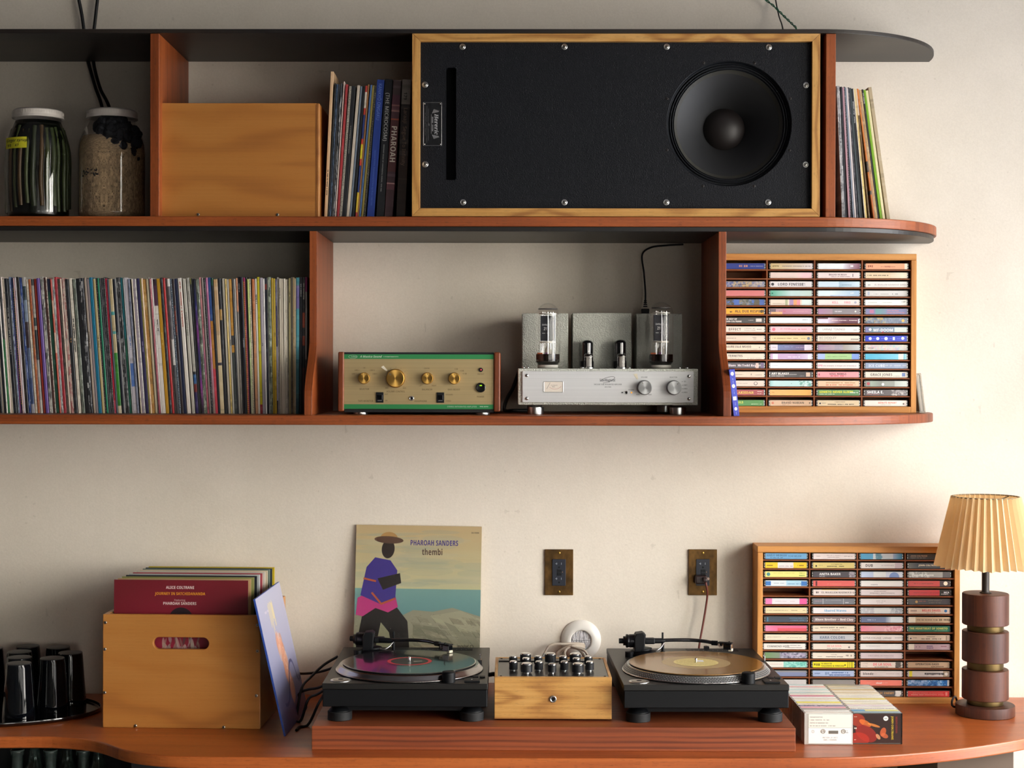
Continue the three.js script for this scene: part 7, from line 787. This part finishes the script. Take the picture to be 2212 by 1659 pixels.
// the tone arm: base, lift, gimbal block, counterweight, tube, head; swung by 'swing' towards the record
function toneArm(tt, swing) {
  const { t, top, w, d, body } = tt, a = new THREE.Group(); a.name = 'tone_arm'; a.position.set(-w / 2 + 0.079, top, -d / 2 + 0.094); t.add(a);
  mesh('arm_base', lathe([[0.0001, 0.012], [0.026, 0.012], [0.03, 0.010], [0.0335, 0.004], [0.034, 0], [0.0001, 0]], 48), body, a);
  mesh('height_ring', lathe([[0.02, 0.012], [0.022, 0.0125], [0.022, 0.017], [0.018, 0.018], [0.0001, 0.018]], 40), M.black, a);
  const arm = new THREE.Group(); arm.name = 'tube'; arm.position.set(0, 0, 0); arm.rotation.y = -swing; const y = 0.034, mat = phys(0x101216, 0.2, 0, { clearcoat: 1, clearcoatRoughness: 0.08 });
  // gimbal block: a leaning slab either side of the pivot
  const blk = prism([[-0.013, 0.006], [0.006, 0.004], [0.009, 0.046], [0.004, 0.05], [-0.009, 0.048], [-0.013, 0.04]], 0.03, 0.002); blk.scale(1.25, 1.12, 1.2); mesh('gimbal_block', mv(blk, -0.006, 0, -0.015), body, a);
  mesh('gimbal_yoke', mv(rbox(0.026, 0.014, 0.02, 0.004), 0.016, y, 0), M.black, a);
  const cw = lathe([[0.0001, 0], [0.0125, 0], [0.0138, 0.001], [0.0138, 0.0135], [0.0128, 0.0145], [0.0128, 0.016], [0.0138, 0.017], [0.0138, 0.021], [0.0095, 0.022], [0.0095, 0.027], [0.0001, 0.027]], 40); cw.scale(1.16, 1.1, 1.16); cw.rotateZ(Math.PI / 2);
  const len = 0.166, rs = (v) => v.applyAxisAngle(V(0, 1, 0), -swing), parts = (g) => g.rotateY(-swing);
  mesh('counterweight', parts(mv(cw, -0.017, y, 0)), std(0x2c2c30, 0.32, 0.7), a, 'ringed dark counterweight'); mesh('weight_stub', parts(mv(cyl(0.0062, 0.0062, 0.014, 20).rotateZ(Math.PI / 2), -0.05, y, 0)), body, a);
  const drop = swing > 0.05 ? 0.0048 : 0.0;
  const pts = [V(0.004, y, 0), V(0.04, y + 0.001, 0), V(0.085, y + 0.0015 + drop * 0.4, -0.002), V(0.12, y + 0.001 + drop * 0.7, -0.001), V(0.146, y - 0.0005 + drop, 0.005), V(len, y - 0.003 + drop, 0.012)].map(rs);
  mesh('arm_tube', tube(pts, 0.0043, 60, 14), mat, a); mesh('arm_collar', parts(mv(lathe([[0.0058, 0], [0.0066, 0.004], [0.0062, 0.026], [0.0045, 0.034]], 24).rotateZ(-Math.PI / 2), 0.018, y, 0)), M.black, a);
  const hd = (g) => parts(mv(g.rotateY(-0.42), len, y - 0.0035 + drop, 0.012));
  mesh('head_collar', hd(mv(cyl(0.0058, 0.0058, 0.014, 20).rotateZ(Math.PI / 2), 0.004, 0, 0)), body, a);
  const hs = mesh('head_shell', hd(merge([mv(rbox(0.034, 0.0028, 0.016, 0.001), 0.03, 0.002, 0), mv(tube([V(0.036, 0.003, 0.009), V(0.038, 0.005, 0.014), V(0.045, 0.009, 0.018)], 0.0011, 12, 6), 0, 0, 0)])), body, a);
  mesh('cartridge', hd(merge([mv(rbox(0.019, 0.013, 0.0155, 0.0015), 0.036, -0.0065, 0), mv(rbox(0.006, 0.006, 0.015, 0.001), 0.021, -0.002, 0)])), M.blackGloss, hs); mesh('stylus_block', hd(mv(rbox(0.009, 0.006, 0.012, 0.0012), 0.043, -0.0135, 0)), std(0xd8d0b8, 0.4), hs, 'cream stylus tip');
  mesh('lead_wires', hd(merge([-2, -0.7, 0.7, 2].map((k) => tube([V(0.012, -0.001, k * 0.0008), V(0.017, -0.007 - Math.abs(k) * 0.001, k * 0.0014), V(0.024, -0.004, k * 0.0016)], 0.0004, 10, 4)))), std(0xb08a80, 0.4), hs);
  // rest and lift
  const rest = mesh('arm_rest', merge([mv(cyl(0.0055, 0.007, 0.008, 20), 0, 0.004, 0), mv(cyl(0.0035, 0.0035, 0.024, 14), 0, 0.014, 0), mv(rbox(0.007, 0.004, 0.01, 0.001), 0, 0.027, 0), mv(rbox(0.0045, 0.024, 0.003, 0.0008), 0, 0.0395, -0.004)]), M.black, a); rest.position.set(0.049, 0, -0.012);
  mesh('lift_lever', tube([V(0.018, 0.016, 0.02), V(0.03, 0.015, 0.022), V(0.04, 0.02, 0.018), V(0.05, 0.03, 0.006)], 0.0016, 20, 6), M.steel, a); mesh('anti_skate_dial', mv(cyl(0.01, 0.01, 0.012, 24), -0.034, 0.006, 0.02), body, a);
}
const ttL = turntable('left black turntable with a black record and its arm over the disc', at(694.5, 1478, 0.555).x, at(1053, 1478, 0.555).x, 0.004, true);
const ttR = turntable('right black turntable with a golden record and its arm on the rest', at(1342, 1479, 0.555).x, at(1700.6, 1480, 0.555).x, 0.022, false);
toneArm(ttL, 0.30); toneArm(ttR, -0.02);
{ // left: dark record with a red ringed label
  const wp = ttL.P.getWorldPosition(V()), y = YP + ttL.top + 0.0166, t = thing('vinyl_record', 'black vinyl record with red ringed label on the left turntable', 'record', V(wp.x, y, wp.z)); scene.updateMatrixWorld(true); const q = ttL.P.localToWorld(V(0, 0, 0)); t.position.set(q.x, y, q.z);
  const groove = dataTex(16, 1024, (x, yy) => 128 + 60 * (hash(yy, 5) - 0.5) + 50 * Math.sin(yy * 1.7), false); const vin = phys(0x0a0b0d, 0.16, 0, { bumpMap: groove, bumpScale: 0.00006, clearcoat: 0.6, clearcoatRoughness: 0.06 });
  mesh('disc', lathe([[0.0036, 0], [0.15, 0], [0.151, 0.0008], [0.15, 0.0016], [0.147, 0.0018], [0.146, 0.0015], [0.062, 0.0015], [0.0615, 0.0017], [0.051, 0.0017]], 128), vin, t);
  mesh('disc_label', lathe([[0.051, 0.0018], [0.004, 0.0018]].reverse(), 64), std(0x202a26, 0.45), t, 'dark green label'); mesh('label_ring', lathe([[0.0425, 0.0021], [0.0505, 0.0021]], 64), std(0xd8283a, 0.4), t, 'red ring'); mesh('label_print', mv(rbox(0.02, 0.0003, 0.004, 0.0001), 0.018, 0.0021, 0.006).rotateY(0.3), std(0x9a9488, 0.5), t);
}
{ // right: golden record
  scene.updateMatrixWorld(true); const q = ttR.P.localToWorld(V(0, 0, 0)), y = YP + ttR.top + 0.0166, t = thing('vinyl_record', 'golden brown vinyl record with yellow label on the right turntable', 'record', V(q.x, y, q.z));
  mesh('disc', lathe([[0.0036, 0], [0.15, 0], [0.151, 0.0008], [0.15, 0.0016], [0.147, 0.0018], [0.146, 0.0015], [0.077, 0.0015]], 128), phys(0x94682a, 0.24, 0.3, { clearcoat: 0.3, clearcoatRoughness: 0.08 }), t);
  mesh('run_out', lathe([[0.05, 0.0016], [0.0772, 0.0016]], 96), phys(0xb79c6c, 0.35, 0.1, {}), t, 'smooth paler band');
  const [c, f] = canvas(256, 256); f.fillStyle = '#e6d48c'; f.fillRect(0, 0, 256, 256); const r = rng(61); for (let i = 0; i < 12; i++) scribble(f, 20, 236, 30 + i * 17, 8, 0xb8a050, r); f.fillStyle = '#e4e4e8'; f.fillRect(140, 60, 34, 50); const lg = lathe([[0.004, 0.0019], [0.0505, 0.0019]], 64), p = lg.attributes.position, uv = lg.attributes.uv; for (let i = 0; i < p.count; i++) uv.setXY(i, 0.5 + p.getX(i) / 0.104, 0.5 - p.getZ(i) / 0.104); mesh('disc_label', lg, std(0xffffff, 0.5, 0, { map: canvasTex(c) }), t, 'yellow paper label');
}
{ // wooden rotary mixer
  const zf = 0.53, x0 = at(1068, 1470, zf).x, x1 = at(1321.6, 1470, zf).x, cx = (x0 + x1) / 2, w = x1 - x0, h = 1.0657 - YP, d = 0.245, t = thing('mixer', 'small oak boxed mixer with black rotary knobs between the turntables', 'mixer', V(cx, YP, zf));
  const b = 0.011, y0 = 0.0035;
  mesh('front_panel', uvm(span(-w / 2, y0, -b, w / 2, h, 0, 0.0012), 'x', 0.35), M.oak, t); mesh('side_panel', uvm(span(-w / 2, y0, -d, -w / 2 + b * 0.6, h, -b - 0.0002, 0.001), 'z', 0.2), M.oak, t); mesh('side_panel', uvm(span(w / 2 - b * 0.6, y0, -d, w / 2, h, -b - 0.0002, 0.001), 'z', 0.7), M.oak, t); mesh('back_panel', uvm(span(-w / 2 + b * 0.6, y0, -d, w / 2 - b * 0.6, h, -d + b * 0.6, 0.001), 'x', 0.8), M.oak, t);
  mesh('control_plate', span(-w / 2 + b * 0.62, h - 0.004, -d + b * 0.62, w / 2 - b * 0.62, h - 0.0012, -b - 0.0004), phys(0x2b2725, 0.3, 0.1, { specularIntensity: 0.8 }), t, 'glossy dark plate'); for (const x of [-1, 1]) for (const z of [-0.03, -d + 0.03]) mesh('rubber_foot', mv(cyl(0.008, 0.008, y0 + 0.0005, 20), x * (w / 2 - 0.025), y0 / 2, z), M.blackMatt, t);
  const YK = h - 0.0012, small = [0.0088, 0.0185], big = [0.0122, 0.0195];
  const kn = (px, py, zz, [r, hh]) => { const x = at(px, py, zf + zz).x - cx, g = new THREE.Group(); g.name = 'rotary_knob'; g.position.set(x, YK, zz); t.add(g); mesh('collar', mv(cyl(r * 0.55, r * 0.55, 0.003, 20), 0, 0.0015, 0), M.steel, g); mesh('grip', merge([mv(cyl(r, r * 1.04, hh * 0.85, 30), 0, 0.003 + hh * 0.425, 0), ...[...Array(22)].map((_, i) => mv(box(0.0011, hh * 0.78, 0.0008), 0, 0.003 + hh * 0.4, r * 1.01).rotateY(i / 22 * 2 * Math.PI))]), std(0x14161c, 0.5), g, 'ribbed black grip'); mesh('cap', lathe([[0.0001, 0.003 + hh], [r * 0.78, 0.003 + hh], [r * 0.9, 0.0024 + hh], [r * 0.97, 0.003 + hh * 0.84]], 30), M.chrome, g, 'shiny metal cap'); };
  for (const px of [1109, 1164.3, 1219, 1273.8]) kn(px, 1440, -0.084, small); for (const px of [1137.5, 1248.5]) kn(px, 1445, -0.055, big); kn(1192.8, 1448, -0.055, small);
  for (const px of [1136.4, 1245]) kn(px, 1432, -0.125, small); for (const px of [1108.5, 1162.7, 1216.6, 1271]) kn(px, 1428, -0.15, small); for (const px of [1135.3, 1189, 1242.3]) kn(px, 1424, -0.18, big);
  mesh('switch_row', merge([-0.075, 0.045].map((x) => mv(rbox(0.09, 0.002, 0.004, 0.0005), x, YK + 0.001, -0.195))), M.black, t);
  for (const x of [-1, 1]) for (const z of [-b - 0.006, -d + 0.014]) { const m = mesh('plate_screw', lathe([[0.0001, 0.0016], [0.0022, 0.0013], [0.003, 0]], 16), M.black, t); m.position.set(x * (w / 2 - 0.014), YK, z); }
  const jy = at(1194.5, 1510, zf).y - YP; mesh('headphone_socket', lathe([[0.0078, 0], [0.0078, 0.0018], [0.0066, 0.003], [0.0042, 0.0024], [0.0038, 0.0004]], 36).rotateX(Math.PI / 2).translate(at(1194.5, 1510, zf).x - cx, jy, 0), M.steel, t); mesh('socket_hole', cyl(0.0039, 0.0039, 0.0006, 24).rotateX(Math.PI / 2).translate(at(1194.5, 1510, zf).x - cx, jy, 0.0006), M.dark, t);
}
// ---- loose black cables beside and behind the left turntable
const floorY = (px, py, z) => V(at(px, py, z).x, YD + 0.0036, z);
[['upper crossing black cable left of the left turntable', [at(730, 1418, 0.18), at(700, 1436, 0.19), at(672, 1462, 0.22), at(652, 1486, 0.27), floorY(640, 1500, 0.3)]], ['nearly level black cable left of the left turntable', [at(726, 1440, 0.2), at(706, 1447, 0.2), at(680, 1453, 0.17), at(650, 1455, 0.14), at(628, 1452, 0.12)]],
  ['middle sagging black cable left of the left turntable', [at(702, 1480, 0.27), at(686, 1486, 0.27), at(664, 1490, 0.26), at(648, 1497, 0.25), floorY(630, 1505, 0.24)]], ['low curling black cable left of the left turntable', [at(698, 1492, 0.32), at(685, 1500, 0.32), at(668, 1508, 0.32), floorY(648, 1511, 0.33), floorY(632, 1508, 0.31)]],
  ['lowest black cable running from the left turntable towards the leaning sleeve', [at(700, 1500, 0.35), at(688, 1520, 0.36), floorY(664, 1529, 0.37), floorY(648, 1532, 0.385), floorY(640, 1560, 0.42)]], ['short black cable between the left turntable and the mixer', [at(1050, 1458, 0.36), at(1060, 1457, 0.36), at(1066, 1456, 0.36), at(1075, 1462, 0.34)]]]
  .forEach(([label, pts], i) => single('black_cable', tube(pts, i === 5 ? 0.005 : 0.0031, 44), M.cable, label, 'cable'));
{ // table lamp
  const z = 0.205, c = V(at(2128, 1500, z).x, YD, z), t = thing('table_lamp', 'table lamp with stacked dark wood discs and a pleated parchment shade', 'lamp', c), s = (DIST - z) / FOC, Y = (py) => at(2128, py, z).y - YD;
  const disc = (r, a, b, name, mat, label) => mesh(name, uvm(lathe([[0.0001, b], [r - 0.0016, b], [r, b - 0.0016], [r, a + 0.0016], [r - 0.0016, a], [0.0001, a]], 72), 'y', b * 5), mat, t, label);
  const R = 48.8 * s, Rb = 62 * s; disc(Rb, 0, 0.0255, 'base', M.walnut);
  const ys = [[Y(1508), Y(1444)], [Y(1427), Y(1362)], [Y(1348), Y(1281)]]; let prev = 0.0255;
  for (const [a, b] of ys) { disc(R * 0.78, prev - 0.0003, a + 0.0003, 'brass_collar', std(0x5e4c2c, 0.42, 0.85)); disc(R, a, b, 'wood_disc', M.walnut); prev = b; }
  mesh('stem', lathe([[0.0001, prev], [12.5 * s, prev], [12.5 * s, prev + 0.002], [8 * s, prev + 0.004], [8 * s, Y(1232)], [6 * s, Y(1226)], [0.0001, Y(1226)]], 32), std(0x3a3634, 0.45, 0.5), t);
  const b0 = Y(1222), t0 = Y(1072), r0 = 106 * s, r1 = 71.5 * s;
  // pleated shade, thin and translucent
  const N = 38, seg = N * 4; const pos = [], idx = [], rows = 10;
  for (let j = 0; j <= rows; j++) for (let i = 0; i <= seg; i++) { const q = j / rows, a = i / seg * 2 * Math.PI, ph = Math.abs(((i / 4) % 1) * 2 - 1), r = lerp(r0, r1, q) * (0.935 + 0.09 * ph), wob = 0.0012 * Math.sin(a * 7) * (1 - q); pos.push(Math.sin(a) * r, lerp(b0, t0, q) + wob + (j === 0 ? -0.002 * ph : 0), Math.cos(a) * r); if (j && i) { const k = j * (seg + 1) + i; idx.push(k - seg - 2, k - seg - 1, k - 1, k - 1, k - seg - 1, k); } }
  let g = new THREE.BufferGeometry(); g.setAttribute('position', new THREE.Float32BufferAttribute(pos, 3)); g.setIndex(idx); g = toCreasedNormals(g, 0.3);

  mesh('lamp_shade', g, phys(0xf4d6a4, 0.9, 0, { transmission: 0.45, thickness: 0, side: THREE.DoubleSide }), t, 'pleated parchment shade');
  mesh('shade_trim', merge([new THREE.TorusGeometry(r1 * 0.965, 0.0016, 6, 72).rotateX(Math.PI / 2).translate(0, t0 - 0.001, 0)]), std(0x8a7a60, 0.6), t);
  mesh('shade_carrier', merge([...[0, 1, 2].map((k) => tube([V(0, t0 - 0.02, 0), V(Math.sin(k * 2.1) * r1 * 0.96, t0 - 0.003, Math.cos(k * 2.1) * r1 * 0.96)], 0.0013, 6, 6)), tube([V(-0.012, b0 + 0.004, 0), V(-0.018, b0 - 0.006, 0), V(-0.006, b0 - 0.008, 0)], 0.0022, 12), tube([V(0.012, b0 + 0.004, 0), V(0.018, b0 - 0.006, 0), V(0.006, b0 - 0.008, 0)], 0.0022, 12), mv(cyl(0.002, 0.002, t0 - b0 - 0.02, 8), 0, (t0 + b0) / 2 - 0.008, 0)]), std(0x4a3a28, 0.5, 0.6), t);
  mesh('light_bulb', mv(new THREE.SphereGeometry(0.024, 24, 16), 0, b0 + 0.07, 0), std(0xe8e0d0, 0.3), t);
  mesh('cord', tube([V(-Rb + 0.006, 0.012, -0.02), V(-Rb - 0.004, 0.016, -0.018), V(-Rb - 0.002, 0.024, -0.03), V(-Rb + 0.014, 0.03, -0.06), V(-Rb + 0.03, 0.004, -0.09), V(-Rb + 0.06, 0.004, -0.15)], 0.0026, 40), std(0x2a1c18, 0.5), t);
}
{ // tray with upturned tumblers
  const zc = 0.222, cx = at(-62, 1500, zc).x, R = 0.305, tt = single('tray', lathe([[0.0001, 0.004], [R - 0.006, 0.004], [R - 0.003, 0.006], [R - 0.002, 0.0105], [R, 0.0105], [R + 0.001, 0.006], [R - 0.004, 0], [0.0001, 0]], 96), M.blackGloss, 'round glossy black tray under the upturned tumblers', 'tray'); tt.position.set(cx, YD, zc); tt.scale.z = 0.61;
  const gl = phys(0x1a1f28, 0.03, 0, { transmission: 0.75, thickness: 0, ior: 1.5, side: THREE.DoubleSide }), h = 0.125, r0 = 0.037, r1 = 0.0285;
  const proto = thing('tumbler', '', 'tumbler', null, 'upturned tumblers on the tray');
  mesh('glass_wall', lathe([[r0, 0], [r0 + 0.001, 0.001], [r0, 0.018], [lerp(r0, r1, 0.45), h * 0.5], [r1 + 0.001, h * 0.93], [r1, h - 0.002]], 48), gl, proto); mesh('glass_base', lathe([[r1, h - 0.002], [r1 - 0.001, h], [0.0001, h - 0.0006]], 40), phys(0x2a2c32, 0.35, 0), proto, 'frosted upturned base'); mesh('inner_wall', lathe([[r0 - 0.0025, 0.0004], [r0 - 0.003, 0.02], [lerp(r0, r1, 0.45) - 0.003, h * 0.5], [r1 - 0.003, h * 0.85], [0.0005, h * 0.87]], 40), gl, proto);
  const P = [[41, 1434, 0.291, 'nearest the left front of the tray'], [113, 1422, 0.222, 'right of the front one'], [42, 1421, 0.213, 'directly behind the left front one'], [42, 1409, 0.137, 'second behind the left front one'], [152, 1411, 0.146, 'rightmost on the tray'], [126, 1400, 0.07, 'behind the rightmost one'], [60, 1396, 0.056, 'backmost on the tray'], [-20, 1400, 0.09, 'cut off by the left edge']];
  P.forEach(([px, py, z, w], i) => { const o = i ? proto.clone() : proto; if (i) { o.name = numbered('tumbler'); scene.add(o); o.userData = { ...proto.userData }; } o.userData.label = 'upturned dark glass tumbler ' + w; o.position.set(at(px, py, z).x, YD + 0.0041, z); o.rotation.y = i; });
}
{ // bottles standing under the counter
  const gl = phys(0x9ab0ac, 0.05, 0, { transmission: 0.9, thickness: 0, ior: 1.5, side: THREE.DoubleSide }), h0 = 0.615, proto = thing('bottle', '', 'bottle', null, 'glass bottles under the counter');
  const H2 = at(110, 1618, 0.27).y - h0, r = 0.013, B = 0.036; mesh('glass_body', lathe([[0.0005, 0.001], [B * 0.9, 0.001], [B, 0.008], [B, H2 * 0.5], [B * 0.86, H2 * 0.6], [r * 1.15, H2 * 0.74], [r, H2 * 0.82], [r, H2 - 0.014], [r * 1.22, H2 - 0.013], [r * 1.25, H2 - 0.005], [r * 1.12, H2 - 0.0035], [r * 1.12, H2], [r * 0.8, H2], [r * 0.75, H2 * 0.8], [B * 0.8, H2 * 0.58], [B * 0.92, H2 * 0.45], [B * 0.9, 0.01]], 40), gl, proto);
  mesh('lip_ring', mv(new THREE.TorusGeometry(r * 1.2, 0.0016, 8, 32).rotateX(Math.PI / 2), 0, H2 - 0.0025, 0), phys(0x7a8a88, 0.1, 0, { transmission: 0.5, thickness: 0 }), proto);
  [[37, 0.27, 'leftmost of the front three'], [109, 0.27, 'middle one of the front three'], [180, 0.27, 'rightmost of the front three'], [75, 0.15, 'back left one, between two front necks'], [145, 0.15, 'back middle one, between two front necks'], [212, 0.15, 'back right one beside the black support']].forEach(([px, z, w], i) => { const o = i ? proto.clone() : proto; if (i) { o.name = numbered('bottle'); scene.add(o); o.userData = { ...proto.userData }; } o.userData.label = 'clear greenish bottle under the counter, ' + w; o.position.set(at(px, 1640, z).x, h0, z); });
}
recMat.map = canvasTex(recC); casMat.map = canvasTex(casC); film.color.set(0xffffff);

for (const o of scene.children) if (o.isMesh && !o.userData.kind && !o.userData.label) console.warn('no label', o.name);
renderer.render(scene, camera);
